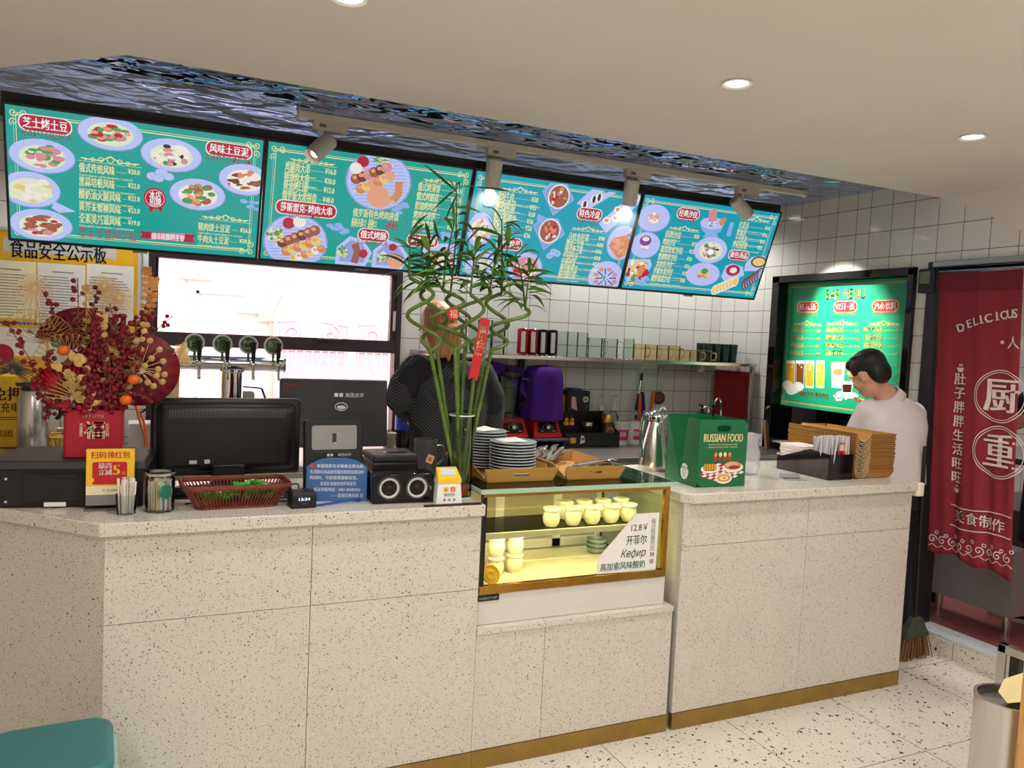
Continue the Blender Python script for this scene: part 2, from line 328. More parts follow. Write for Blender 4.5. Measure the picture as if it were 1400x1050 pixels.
    def text(s, t, x, y, h, m=None, w=None, al='l', bold=.0, shear=0, z=0, vert=False):
        """h = glyph body height; w stretches the line to that width; vert stacks the characters downwards from y"""
        if vert:
            for i, ch in enumerate(t): s.text(ch, x, y-(i+1)*h*1.12, h, m, None, 'c', bold, 0, z)
            return s
        v, f, a, b, c, d = text_mesh(t, 0, shear)
        sy = h/.82; sx = sy if not w else w/max(1e-6, b-a)
        ox = x-a*sx if al == 'l' else (x-(a+b)/2*sx if al == 'c' else x-b*sx)
        for k in ((-.5, .5) if bold else (0,)): s.add([(ox+(p+k*bold)*sx, y+q*sy, z) for p, q in v], f, m)   # bold: struck twice
        return s
    def out(s, name, parent=None, bevel=0, loc=None, ang=35, seg=2, subsurf=0):
        me = bpy.data.meshes.new(name); me.from_pydata([tuple(v) for v in s.V], [], s.F)
        for m in s.mats: me.materials.append(MATS[m])
        me.polygons.foreach_set('material_index', s.I)
        me.polygons.foreach_set('use_smooth', [True]*len(s.F)); me.set_sharp_from_angle(angle=math.radians(ang)); me.update()
        o = bpy.data.objects.new(name, me); COL.objects.link(o)
        if parent: o.parent = parent
        if loc: o.location = loc
        if bevel:
            b = o.modifiers.new('bevel', 'BEVEL'); b.width = bevel; b.segments = seg; b.limit_method = 'ANGLE'; b.angle_limit = math.radians(40); b.harden_normals = False
        if subsurf:
            q = o.modifiers.new('smooth', 'SUBSURF'); q.levels = q.render_levels = subsurf
        return o
def rrect(x0, x1, y0, y1, r, n=5):
    P = []
    for cx, cy, a in ((x1-r, y0+r, -90), (x1-r, y1-r, 0), (x0+r, y1-r, 90), (x0+r, y0+r, 180)):
        for i in range(n+1):
            t = math.radians(a+90*i/n); P.append((cx+r*math.cos(t), cy+r*math.sin(t)))
    return P
def T(x=0, y=0, z=0): return Matrix.Translation((x, y, z))
def RZ(a): return Matrix.Rotation(a, 4, 'Z')
def RXm(a): return Matrix.Rotation(a, 4, 'X')
def RYm(a): return Matrix.Rotation(a, 4, 'Y')
UP = RXm(PI/2)                                # drawing plane (x right, y up) standing upright, facing -Y
def tag(o, label, cat, group=None, kind=None):
    o['label'] = label; o['category'] = cat
    if group: o['group'] = group
    if kind: o['kind'] = kind
    return o
def thing(name, label, cat, loc=(0, 0, 0), rz=0, group=None):
    o = bpy.data.objects.new(name, None); COL.objects.link(o); o.empty_display_size = .05
    o.location = loc; o.rotation_euler = (0, 0, rz); return tag(o, label, cat, group)
def struct(o): o['kind'] = 'structure'; return o
def dup(root, loc, rz=None, label=None, group=None, rot=None):
    r = root.copy(); COL.objects.link(r); r.location = loc
    if rz is not None: r.rotation_euler = (0, 0, rz)
    if rot is not None: r.rotation_euler = rot
    if label: r['label'] = label
    if group: r['group'] = group
    for ch in root.children:
        c = ch.copy(); COL.objects.link(c); c.parent = r
        for g in ch.children:
            d = g.copy(); COL.objects.link(d); d.parent = c
    return r
# ------------------------------------------------------------------ the setting
XW, YB, ZC, ZM = 3.82, 4.673, 2.40, 2.50       # right wall, back wall, white ceiling, mirrored ceiling
struct(B('terrazzo').box(-2.3, XW, -3.6, 4.8, -.1, 0).out('floor'))
b = B('tile_back')
for x0, x1, z0, z1 in ((-2.3, .0, 0, 2.62), (1.40, 3.95, 0, 2.62), (.0, 1.40, 0, .93), (.0, 1.40, 1.93, 2.62)): b.box(x0, x1, YB, YB+.16, z0, z1)
struct(b.out('wall_back'))
b = B('tile_right')
for y0, y1, z0, z1 in ((-3.6, 1.9, 0, 2.62), (1.9, 2.93, 2.03, 2.62), (2.93, 3.07, 0, 2.62), (3.07, 4.09, 0, .95), (3.07, 4.09, 2.0, 2.62), (4.09, YB, 0, 2.62)): b.box(XW, XW+.12, y0, y1, z0, z1)
struct(b.out('wall_right'))
struct(B('plain_wall').box(-2.42, -2.3, -3.6, 4.8, -.1, 2.62).out('wall_left'))
struct(B('plain_wall').box(-2.42, 3.94, -3.72, -3.6, -.1, 2.62).out('wall_front'))
struct(B('ceiling_paint').prism([(-2.3, -3.6), (XW, -3.6), (XW, 2.917), (-.078, 2.884), (-2.0, 4.8), (-2.3, 4.8)], ZC, ZC+.08).out('ceiling'))
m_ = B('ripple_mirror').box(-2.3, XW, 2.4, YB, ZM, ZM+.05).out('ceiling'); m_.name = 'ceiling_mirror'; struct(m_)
# plaster step that comes down over the tiles above the kitchen door
struct(B('ceiling_paint', Matrix(((0, 0, -1, XW), (1, 0, 0, 0), (0, 1, 0, 0), (0, 0, 0, 1)))).prism([(.6, ZC), (.6, 2.18), (2.49, 2.188), (2.595, 2.195), (2.624, 2.267), (2.70, 2.305), (2.80, 2.345), (2.90, 2.375), (2.97, ZC)], 0, .012).out('trim_1'))
struct(B('fascia_brown').box(-.53, 3.40, 3.668, 3.68, 2.32, 2.415).out('trim_2'))
# window
b = B('mullion')
for x0, x1, z0, z1 in ((.0, .035, .93, 1.93), (1.365, 1.40, .93, 1.93), (.035, 1.365, 1.895, 1.93), (.035, 1.365, .93, .95), (.035, 1.365, 1.425, 1.50)): b.box(x0, x1, YB-.012, YB+.08, z0, z1)
for x0, x1, z0, z1 in ((.035, .05, 1.5, 1.895), (1.335, 1.365, 1.5, 1.895)): b.box(x0, x1, YB, YB+.05, z0, z1)
b.box(.9, 1.04, YB-.02, YB-.012, 1.488, 1.498, 'grey_dark'); b.box(1.345, 1.36, YB-.03, YB-.012, 1.56, 1.68, 'steel')
w = struct(b.out('window_1', bevel=.003))
struct(B('pane').box(.035, 1.365, YB+.02, YB+.026, .95, 1.425).box(.035, 1.365, YB+.03, YB+.036, 1.5, 1.895).out('window_pane', w))
struct(B('white').box(.0, 1.40, YB, YB+.16, .90, .93).out('trim_3'))
# outside the window: street, house front, arched gateway
struct(B('pavement').box(-12, 16, 4.9, 40, -.12, -.05).out('ground'))
fx = lambda px, py: at(px, py, 'y', 9.0)
hs = thing('building', 'pale sunlit house front across the lane seen through the window', 'building', (1, 9, 0))
X0 = T(-1, 0, 0)
b = B('facade', X0); b.box(-8, 1.28, 0, .3, -.1, 6); b.box(1.28, 8, 0, .3, 2.35, 6); b.box(2.95, 8, 0, .3, -.1, 2.35); b.out('wall', hs)
b = B('facade_red', X0); b.box(1.2, 1.33, -.06, .02, -.1, 2.3); b.box(.25, .35, -.04, 0, -.1, 2.05); b.box(.3, .62, -.05, 0, 2.0, 2.04); b.box(.85, 1.2, -.06, 0, 1.68, 1.73); b.out('brick_pier', hs)
b = B('facade_red', X0 @ T(0, -.02, 0) @ UP); A = [(2.1+.86*math.cos(t), 1.62+.62*math.sin(t)) for t in [PI*i/16 for i in range(17)]]; b.ring([(2.1+1.02*math.cos(PI*i/16), 1.62+.80*math.sin(PI*i/16)) for i in range(17)]+[(1.08, 1.6), (3.12, 1.6)], A+[(1.24, 1.6), (2.96, 1.6)], -.02, .05); b.out('arch', hs)
b = B('gate_metal', X0)
b.box(.46, .49, -.03, 0, -.1, 1.9); b.box(.46, .95, -.03, 0, 1.86, 1.89); b.out('door_frame', hs)
gt = thing('gate', 'pale wrought iron double gate under the arch outside the window', 'gate', (2.1, 8.9, 0))
def swirl(b, cx, cy, r, turns, d, w, m, a0=0):
    b.strip([(cx+d*r*(1-i/26)*math.cos(a0+turns*2*PI*i/26), cy+r*(1-i/26)*math.sin(a0+turns*2*PI*i/26)) for i in range(25)], w, .03, m)
for sgn, nm in ((-1, 'leaf'), (1, 'leaf')):
    b = B('gate_metal', UP); x0, x1 = sorted((sgn*.03, sgn*.84))
    b.box(x0, x1, -.1, 1.15, 0, .015); b.strip([(x0, 1.15), (x0, 1.62), ((x0+x1)/2, 1.66), (x1, 1.6), (x1, 1.15)], .05, .02, 'gate_light'); b.box(x0, x1, 1.30, 1.34, 0, .03, 'gate_light')
    for i in range(9): q = x0+(x1-x0)*(i+.5)/9; b.box(q-.008, q+.008, 1.15, 1.32, 0, .02, 'gate_light')
    cx = (x0+x1)/2
    for k in (-.22, .2): swirl(b, cx+k, 1.48, .12, 1.6, sgn, .022, 'gate_light', k*9)
    for k in (-.25, .02, .26): swirl(b, cx+k, 1.80+.06*(1-abs(k)*3), .12, 1.5, -sgn, .025, 'gate_light', 1+k*7)
    b.box(x0, x1, 1.15, 1.62, .0, .008, 'gate_metal'); b.out('gate_leaf', gt)
# kitchen beyond the door: floor one step up, walls, frame
struct(B('tile_quarry').box(XW+.14, 7.2, .4, 5.2, -.02, .095).out('kitchen_floor'))
struct(B('sill_stone').box(XW-.005, XW+.14, 1.6, 2.93, -.02, .10).out('trim_4'))
struct(B('terrazzo').box(XW-.012, XW-.001, 1.6, 2.93, 0, .085).box(XW-.004, XW-.001, 1.6, 2.93, .085, .094, 'black').out('baseboard_right'))
b = B('tile_kitchen'); b.box(7.2, 7.3, .4, 5.2, -.1, 2.7); b.box(XW+.12, 7.2, 5.2, 5.3, -.1, 2.7); b.box(XW+.12, 7.2, .3, .4, -.1, 2.7)
struct(b.out('wall_kitchen')); struct(B('ceiling_paint').box(XW+.12, 7.3, .3, 5.3, 2.62, 2.7).out('ceiling_kitchen'))
b = B('dark_frame'); b.box(XW-.02, XW+.13, 2.90, 2.965, .0, 2.065); b.box(XW-.02, XW+.13, 1.86, 1.92, .0, 2.065); b.box(XW-.02, XW+.13, 1.92, 2.90, 2.03, 2.065); b.box(XW-.03, XW-.005, 1.9, 2.93, 2.035, 2.065, 'steel_dull')
struct(b.out('door_1', bevel=.003))
# pass-through with its black frame, holding the drinks board
b = B('black_gloss')
for y0, y1, z0, z1 in ((4.055, 4.12, .90, 2.04), (3.04, 3.08, .90, 2.04), (3.04, 4.12, 2.0, 2.045), (3.04, 4.12, .90, .945)): b.box(XW-.03, XW+.16, y0, y1, z0, z1)
b.box(XW+.5, XW+.52, 3.05, 5.15, .4, 2.3, 'black_matte')
struct(b.out('window_2', bevel=.003))

# ------------------------------------------------------------------ counters
ZT = .97
S_ = math.sqrt(.5)
ct = thing('service_counter', 'long speckled white counter with angled left end, holding the monitor and printer', 'counter', (.5, 2.8, 0))
O = T(-.5, -2.8, 0)
def cp(n, bb, **k): return bb.out(n, ct, **k)
for x0, x1 in ((-.10, .493), (.495, 1.08)):
    cp('front_panel', B('quartz_front', O).box(x0, x1, 2.535, 2.555, .07, .662)); cp('front_panel', B('quartz_front', O).box(x0, x1, 2.535, 2.555, .664, .93))
ch = [(-.10, 2.535), (-.95, 3.385), (-.936, 3.399), (-.10+.014, 2.555)]
cp('side_panel', B('quartz_front', O).prism(ch, .0, .93)); cp('side_panel', B('quartz_front', O).box(1.06, 1.08, 2.555, 3.11, .0, .93))
cp('countertop', B('quartz_top', O).prism([(-.115, 2.512), (1.085, 2.512), (1.085, 3.12), (.14, 3.12), (-.56, 3.83), (-1.0, 3.39)], .93, ZT), bevel=.003)
cp('kick_plate', B('kick_brass', O).box(-.10, 1.08, 2.531, 2.555, 0, .068))
cp('back_panel', B('plain_wall', O).box(.16, 1.06, 3.08, 3.1, .0, .93))
lc = thing('low_counter', 'low speckled counter section that carries the lit pastry case', 'counter', (1.5, 2.8, 0)); O2 = T(-1.5, -2.8, 0)
for x0, x1 in ((1.082, 1.357), (1.359, 1.93)):
    B('quartz_front', O2).box(x0, x1, 2.537, 2.557, .07, .497).out('front_panel', lc); B('quartz_top', O2).box(x0, x1, 2.53, 3.11, .497, .517).out('countertop', lc)
B('kick_brass', O2).box(1.082, 1.93, 2.533, 2.557, 0, .068).out('kick_plate', lc)
B('plain_wall', O2).box(1.082, 1.93, 3.09, 3.11, 0, .497).out('back_panel', lc)
rc = thing('pickup_counter', 'right-hand speckled counter with paper bag and cardboard trays on it', 'counter', (2.6, 2.8, 0)); O3 = T(-2.6, -2.8, 0)
for x0, x1 in ((1.955, 2.62), (2.622, 3.262)):
    B('quartz_front', O3).box(x0, x1, 2.535, 2.555, .07, .752).out('front_panel', rc); B('quartz_front', O3).box(x0, x1, 2.535, 2.555, .754, .93).out('front_panel', rc)
B('quartz_front', O3).box(1.955, 1.975, 2.555, 3.15, 0, .93).out('side_panel', rc); B('quartz_front', O3).box(3.242, 3.262, 2.555, 3.15, 0, .93).out('side_panel', rc)
B('quartz_top', O3).prism([(1.985, 2.512), (3.27, 2.512), (3.27, 3.2), (1.945, 3.2), (1.945, 2.55)], .93, ZT).out('countertop', rc, bevel=.004)
B('kick_brass', O3).box(1.955, 3.262, 2.531, 2.555, 0, .068).out('kick_plate', rc)
B('black_matte', O3).box(1.975, 3.242, 3.13, 3.15, .0, .93).out('back_panel', rc)
B('cream', O3).rr(3.272, 3.325, 2.515, 2.57, .015, .905, .968).out('corner_guard', rc, bevel=.006)
# steel back bench
bn = thing('steel_bench', 'long stainless worktop along the tiled back wall', 'bench', (1.3, 4.3, 0)); O4 = T(-1.3, -4.3, 0); ZB = .90
B('steel_dull', O4).box(-1.3, 3.81, 3.8, 4.665, ZB-.03, ZB).box(-1.3, 3.81, 3.8, 3.82, ZB-.09, ZB-.03).out('worktop', bn, bevel=.004)
for x in (-1.25, .4, 2.0, 3.7):
    for y in (3.86, 4.6): B('steel', O4).cyl((x, y, 0), .02, ZB-.03).out('leg', bn)
B('black_matte', O4).box(-1.2, 2.55, 4.1, 4.6, .12, .74).out('cabinet', bn); B('steel_dull', O4).box(2.6, 3.7, 4.08, 4.6, .2, .23).out('undershelf', bn)
# ------------------------------------------------------------------ menu screens
for n_, h_, s_ in (('scr_teal', '15A39A', .9), ('scr_cyan', '12A0B6', .92), ('scr_plate', 'B9C2F4', .95), ('scr_rim', '93A2DC', .9), ('scr_sauce', 'DDE3C4', .95), ('scr_gold', 'E9E3A2', .95), ('scr_white', 'F2F2F6', 1.0), ('scr_red', 'B8203E', .9),
                   ('scr_redtext', '8C4A4C', .8), ('scr_pink', 'D98E9C', .9), ('scr_meat', 'A5614E', .85), ('scr_brown', '7A4638', .8), ('scr_orange', 'DC8A58', .9), ('scr_yellow', 'E2C878', .95), ('scr_green', '5FA35A', .8), ('scr_blue', '8FB2EC', .9), ('scr_purple', '8C3AA8', .8), ('scr_dark', '43343C', .6), ('scr_cream', 'EEE6DC', .95), ('scr_salmon', 'E5A583', .9)):
    glow(n_, h_, s_)
class Plan:                                   # drawing on a flat panel in the panel's own metres
    def __init__(s, org, ux, uy, zoom):
        s.o = Vector(org); s.x = Vector(ux).normalized(); s.y = Vector(uy).normalized(); s.n = s.x.cross(s.y); s.z0 = zoom; s.k = 0
        s.g = B('scr_gold'); s.t = B('scr_gold')
    def __call__(s, zx, zy):
        x0, y0, k = s.z0; px, py = x0+zx/k, y0+zy/k
        d = RX*((px-700)/FPX)+DY*((py-525)/FPX)+FW; h = CAM+d*((s.o-CAM).dot(s.n)/d.dot(s.n))-s.o
        return h.dot(s.x), h.dot(s.y)
    def dz(s, lv): s.k += 1; return lv*.0006+s.k*2e-6
    def ell(s, zx, zy, rx, ry, m, lv=1, n=28):
        c = s(zx, zy); a = s(zx+rx, zy); b_ = s(zx, zy+ry)
        s.g.disc(c[0], c[1], math.dist(c, a), math.dist(c, b_), s.dz(lv), m, n)
    def plate(s, zx, zy, rx, ry, food, m='scr_plate', fs=.8):
        s.ell(zx, zy, rx, ry, 'scr_rim', 1); s.ell(zx, zy-ry*.03, rx*.97, ry*.97, m, 1); s.ell(zx, zy+ry*.04, rx*.7, ry*.68, food[0], 2)
        s.food(zx, zy, rx*fs*.72, ry*fs*.72, food[1:])
    def food(s, zx, zy, rx, ry, pal, n=34):
        for i in range(n):
            a = R.random()*2*PI; q = math.sqrt(R.random())
            s.ell(zx+rx*q*math.cos(a), zy+ry*q*math.sin(a), rx*R.uniform(.15, .36), ry*R.uniform(.14, .34), R.choice(pal), 2, 9)
    def quad(s, pts, m, lv=1): z = s.dz(lv); s.g.poly([(*s(*p), z) for p in pts], m)
    def line(s, pts, w, m='scr_gold', lv=1): s.g.strip([s(*p) for p in pts], w, s.dz(lv), m)
    def pill(s, x0, y0, x1, y1, h, txt, m='scr_red', tm='scr_white', em='scr_cream'):
        a, b_ = s(x0, y0), s(x1, y1); cy = (a[1]+b_[1])/2
        s.g.rr(a[0]-.004, b_[0]+.004, cy-h/2-.004, cy+h/2+.004, h/2, s.dz(2), m=em); s.g.rr(a[0], b_[0], cy-h/2, cy+h/2, h/2*.98, s.dz(2), m=m)
        s.t.text(txt, (a[0]+b_[0])/2, cy-h*.27, h*.62, tm, (b_[0]-a[0])*.86, 'c', .05, 0, .0022)
    def tx(s, t, p0, p1, h, m='scr_gold', bold=.04, shear=0):
        a, b_ = s(*p0), s(*p1); s.t.text(t, a[0], a[1], h, m, b_[0]-a[0], 'l', bold, shear, .0022)
    def item(s, t, price, p0, p1, pp0, pp1, h, sub=None, m='scr_gold'):
        a, b_, c, d = s(*p0), s(*p1), s(*pp0), s(*pp1)
        s.t.text(t, a[0], a[1], h, m, b_[0]-a[0], 'l', .05, 0, .0022)
        if price: s.t.text('¥'+price, c[0], c[1], h*.72, m, d[0]-c[0], 'l', .05, 0, .0022); s.g.strip([(b_[0]+.006, a[1]+h*.35), (c[0]-.006, a[1]+h*.35)], .0012, s.dz(2), m)
        if sub: s.t.text(sub, a[0], a[1]-h*.55, h*.30, m, None, 'l', 0, .2, .0022)
    def crest(s, x0, y0, x1, y1, m='scr_gold'):  # filigree above a list
        a, b_ = s(x0, y0), s(x1, y1); w = b_[0]-a[0]; y = (a[1]+b_[1])/2; h = w*.15; z = s.dz(2)
        s.g.strip([(a[0]-.01, y), (b_[0]+.01, y)], .0015, z, m)
        for q, r_ in ((0, .3), (.16, .22), (-.16, .22), (.3, .16), (-.3, .16), (.42, .1), (-.42, .1)):
            cx = a[0]+w*(.5+q); s.g.strip([(cx+r_*h*1.3*math.cos(t), y+.006+r_*h*(.8+math.sin(t))*1.2) for t in [i*PI/5 for i in range(11)]], .003, z, m)
        s.g.strip([(a[0], y+.012), (a[0]+w*.2, y+h*.28), (a[0]+w*.35, y+.01), (a[0]+w*.5, y+h*.95), (a[0]+w*.65, y+.01), (a[0]+w*.8, y+h*.28), (b_[0], y+.012)], .004, z, m)
    def border(s, W_, H_, m='scr_gold', inset=.035):
        z = s.dz(1)
        for q, w in ((inset, .0022), (inset+.008, .0045)):
            s.g.strip([(q, q), (W_-q, q), (W_-q, H_-q), (q, H_-q)], w, z, m, True)
        for sx, cx in ((1, inset), (-1, W_-inset)):
            for sy, cy in ((1, inset), (-1, H_-inset)):
                for k, (ox, oy) in enumerate(((.0, .0), (.035, .0), (.0, .035))):
                    s.g.strip([(cx+sx*(ox+.016*(1-i/14)*math.cos(i*.7+k)), cy+sy*(oy+.016*(1-i/14)*math.sin(i*.7+k))) for i in range(13)], .003, z, m)
PITCHW, SH, TILT = .9702, .5425, math.radians(20.5)
def screen(i, label, bgm, zoom):
    t = thing('menu_screen', label, 'menu screen', (-.517+PITCHW*i, 3.80, 1.854), group='row of lit menu screens'); t.rotation_euler = (PI/2+TILT, 0, 0)
    w = PITCHW-.004
    B('black').rr(0, w, 0, SH, .006, -.02, .0).rr(.01, w-.01, .01, SH-.01, .006, -.045, -.02, 'screen_back').out('housing', t, bevel=.003)
    B('black').box(w*.3, w*.35, SH*.4, SH*.9, -.085, -.045).out('bracket', t); B('black').box(w*.65, w*.7, SH*.4, SH*.9, -.085, -.045).out('bracket', t); B('grey_mid').box(w*.47, w*.53, -.012, .002, -.02, -.004).out('infrared_receiver', t)
    b = B('black'); b.ring(rrect(0, w, 0, SH, .006), rrect(.009, w-.009, .011, SH-.009, .002), 0, .004); b.out('bezel', t)
    B(bgm).rect(.009, w-.009, .011, SH-.009, .0004).out('display', t)
    p = Plan(t.location, (1, 0, 0), (0, -math.sin(TILT), math.cos(TILT)), zoom); p.g.X = p.t.X = Matrix.Translation((0, 0, .0005)); p.border(w, SH)
    return t, p, w
def done(t, p, w):                            # nothing drawn reaches past the bezel
    for b in (p.g, p.t):
        b.V = [Vector((min(max(v.x, .01), w-.01), min(max(v.y, .012), SH-.01), v.z)) for v in b.V]
    p.g.out('menu_graphics', t); p.t.out('lettering', t)
RU = ['Картофель запечённый с сыром', 'Картофель с беконом и чесноком', 'Картофель с ветчиной в сметане', 'Картофель с крабом и горчицей', 'Овощной картофель с майонезом', 'Шашлык из курицы', 'Шашлык из свинины', 'Грибы на масле', 'Мясо в горшочке', 'Салат столичный']
# screen one: baked potatoes
t, p, w = screen(0, 'leftmost menu screen, baked potato dishes on oval white plates', 'scr_teal', (0, 60, 3.6216))
p.plate(548, 445, 160, 84, ('scr_sauce', 'scr_pink', 'scr_salmon', 'scr_red', 'scr_green')); p.plate(850, 553, 150, 82, ('scr_sauce', 'scr_pink', 'scr_cream', 'scr_dark', 'scr_green', 'scr_cream'))
p.plate(210, 557, 163, 84, ('scr_sauce', 'scr_pink', 'scr_pink', 'scr_cream', 'scr_green')); p.plate(150, 722, 150, 88, ('scr_sauce', 'scr_yellow', 'scr_sauce', 'scr_cream'), fs=.9); p.plate(205, 897, 155, 78, ('scr_sauce', 'scr_meat', 'scr_pink', 'scr_red', 'scr_meat'))
p.plate(1215, 674, 130, 78, ('scr_cream', 'scr_meat', 'scr_brown', 'scr_orange', 'scr_cream')); p.plate(980, 747, 137, 78, ('scr_cream', 'scr_orange', 'scr_meat', 'scr_salmon', 'scr_green'))
p.pill(95, 392, 352, 408, .058, '芝士烤土豆'); p.tx('КАРТОШКА', (103, 452), (352, 470), .030, 'scr_redtext', 0, .25)
p.pill(1022, 518, 1245, 535, .054, '风味土豆泥'); p.tx('КАРТОФЕЛЬ', (1018, 572), (1243, 587), .028, 'scr_redtext', 0, .25)
p.crest(400, 583, 690, 606)
for k, (a, pr, y, x1) in enumerate((('俄式传统风味', '20.0', 628, 568), ('黑蒜培根风味', '22.0', 697, 568), ('酸奶油火腿风味', '22.0', 760, 598), ('黄芥末蟹柳风味', '23.0', 820, 598), ('全素美乃滋风味', '19.0', 880, 598))):
    p.item(a, pr, (392, y), (x1, y+8), (634, y+15), (692, y+19), .034, RU[k])
p.tx('芝士土豆如沙拉', (385, 948), (678, 965), .036, 'scr_red', 0, .15)
p.crest(1000, 868, 1230, 886); p.item('猪肉饼土豆泥', '26.0', (980, 918), (1138, 926), (1188, 932), (1243, 936), .032, RU[0]); p.item('牛肉丸土豆泥', '28.0', (978, 978), (1132, 985), (1184, 985), (1238, 988), .032, RU[1])
p.ell(767, 765, 56, 52, 'scr_red', 2); p.ell(767, 765, 47, 43, 'scr_white', 2); p.ell(767, 765, 45, 41, 'scr_red', 2); p.quad([(737, 805), (760, 812), (750, 838), (738, 825)], 'scr_red', 2); p.quad([(780, 812), (802, 805), (806, 835), (790, 825)], 'scr_red', 2)
p.tx('本店', (740, 762), (797, 766), .030, 'scr_white'); p.tx('招牌', (740, 796), (797, 800), .030, 'scr_white')
p.quad([(690, 925), (970, 945), (955, 965), (965, 985), (690, 960), (705, 942)], 'scr_red', 2); p.quad([(748, 935), (915, 938), (915, 968), (748, 968)], 'scr_pink', 2); p.tx('战斗民族的主食', (752, 962), (912, 956), .026, 'scr_white')
for x, y, r_ in ((755, 655, 30), (800, 640, 34), (835, 658, 28), (785, 665, 28)): p.ell(x, y, r_, r_*.7, 'scr_rim', 2); p.ell(x, y-1, r_*.92, r_*.62, 'scr_plate', 2)
p.quad([(255, 812), (268, 778), (375, 830), (295, 836)], 'scr_plate', 2)
for k in range(7): p.ell(1205+R.random()*80, 775+R.random()*55, 20, 9, 'scr_blue', 2, 8)
done(t, p, w)
# screen two: skewers and sausages
def skewer(p, x0, y0, x1, y1, r, pal, n=6):
    p.line([(x0-(x1-x0)*.14, y0-(y1-y0)*.14), (x1+(x1-x0)*.1, y1+(y1-y0)*.1)], .004, 'scr_cream', 2)
    for i in range(n): f = (i+.5)/n; p.ell(x0+(x1-x0)*f, y0+(y1-y0)*f, r, r*.95, pal[i % len(pal)], 2, 10); p.ell(x0+(x1-x0)*f-r*.2, y0+(y1-y0)*f-r*.25, r*.45, r*.35, 'scr_salmon', 2, 8)
def grill_plate(p, x, y, rx, ry):
    p.ell(x, y, rx, ry, 'scr_rim', 1); p.ell(x, y, rx*.95, ry*.95, 'scr_plate', 1)
    for k in range(-7, 8): q = .86*math.sqrt(max(0, 1-(k/8)**2)); p.line([(x-rx*q, y+ry*k/8.5), (x+rx*q, y+ry*k/8.5+6)], .003, 'scr_rim', 1)
t, p, w = screen(1, 'second menu screen from the left, skewers and sausages on ribbed plates', 'scr_teal', (350, 150, 4.3733))
grill_plate(p, 735, 430, 195, 172); grill_plate(p, 238, 790, 190, 160)
skewer(p, 580, 420, 800, 340, 34, ('scr_meat', 'scr_brown', 'scr_pink')); skewer(p, 610, 480, 820, 390, 32, ('scr_orange', 'scr_yellow', 'scr_salmon'))
p.line([(735+70*(1-i/40)*math.cos(i*.42), 515+62*(1-i/40)*math.sin(i*.42)) for i in range(38)], .026, 'scr_salmon', 2); p.line([(820, 545), (850, 500), (855, 430)], .036, 'scr_orange', 2)
p.ell(640, 310, 36, 34, 'scr_red', 2); p.ell(598, 350, 38, 34, 'scr_cream', 2); p.food(745, 300, 50, 16, ('scr_yellow', 'scr_sauce', 'scr_green'))
skewer(p, 140, 800, 370, 715, 34, ('scr_brown', 'scr_meat', 'scr_meat')); skewer(p, 165, 850, 375, 780, 32, ('scr_orange', 'scr_yellow')); skewer(p, 210, 895, 405, 825, 26, ('scr_yellow', 'scr_cream', 'scr_orange'))
p.ell(195, 678, 36, 34, 'scr_red', 2); p.ell(260, 672, 38, 32, 'scr_cream', 2); p.food(115, 745, 45, 40, ('scr_yellow', 'scr_sauce', 'scr_green'))
for (x, y) in ((582, 850), (800, 870)):
    p.quad([(x-110, y+70), (x-100, y-30), (x-20, y-95), (x+60, y-70), (x+112, y+5), (x+70, y+85)], 'scr_plate', 1); p.quad([(x-85, y+55), (x-78, y-20), (x-15, y-72), (x+50, y-52), (x+88, y+8), (x+55, y+65)], 'scr_rim', 1)
p.line([(590, 800), (605, 850), (585, 915)], .034, 'scr_meat', 2); p.food(515, 850, 28, 34, ('scr_sauce', 'scr_yellow', 'scr_green')); p.ell(640, 860, 26, 26, 'scr_red', 2)
p.line([(830+42*(1-i/30)*math.cos(i*.5), 900+38*(1-i/30)*math.sin(i*.5)) for i in range(28)], .024, 'scr_salmon', 2); p.food(755, 880, 28, 30, ('scr_sauce', 'scr_yellow', 'scr_green')); p.ell(818, 822, 24, 22, 'scr_red', 2)
p.crest(205, 308, 470, 345)
for k, (a, pr, x0, y, x1) in enumerate((('鸡腿肉大串', '16.0', 172, 362, 320), ('猪颈肉大串', '20.0', 166, 420, 315), ('黄油烤口蘑', '12.0', 162, 474, 310), ('俄罗斯大串拼盘', '48.0', 155, 532, 360))):
    p.item(a, pr, (x0, y), (x1, y+14), (412-k*5, y+20), (476-k*5, y+28), .040, RU[5+k])
p.pill(120, 582, 478, 606, .058, '莎斯雷克–烤肉大串'); p.tx('ШАШЛЫК', (195, 640), (390, 658), .034, 'scr_redtext', 0, .25)
p.tx('俄罗斯特色烤肉拼盘', (577, 632), (850, 660), .036); p.tx('鸡肉大串×1  香肠×1', (570, 672), (720, 682), .024); p.tx('猪肉大串×1  面饼×1', (567, 694), (717, 704), .024); p.tx('特惠价', (792, 692), (846, 698), .022, 'scr_red'); p.tx('¥58.0', (772, 712), (846, 718), .030, 'scr_red')
p.pill(612, 742, 790, 760, .055, '俄式烤肠'); p.tx('СОСИСКА', (605, 800), (780, 812), .030, 'scr_redtext', 0, .25)
p.crest(1000, 430, 1225, 458)
for k, (a, y) in enumerate((('俄式烤薄饼', 478), ('俄式烤蘑菇', 534), ('奶油烤鸡翅', 590), ('烤鸡肉卷饼', 645), ('烤牛肉卷饼', 698))):
    p.item(a, ('18.0', '16.0', '22.0', '25.0', '28.0')[k], (966-k*9, y), (1098-k*10, y+12), (1170-k*8, y+18), (1228-k*8, y+24), .036, RU[4+k])
p.pill(905, 775, 1085, 792, .055, '烤肉卷饼'); p.quad([(985, 880), (1010, 800), (1200, 800), (1230, 930), (1080, 985)], 'scr_plate', 1); p.food(1110, 890, 70, 50, ('scr_cream', 'scr_yellow', 'scr_meat', 'scr_green'))
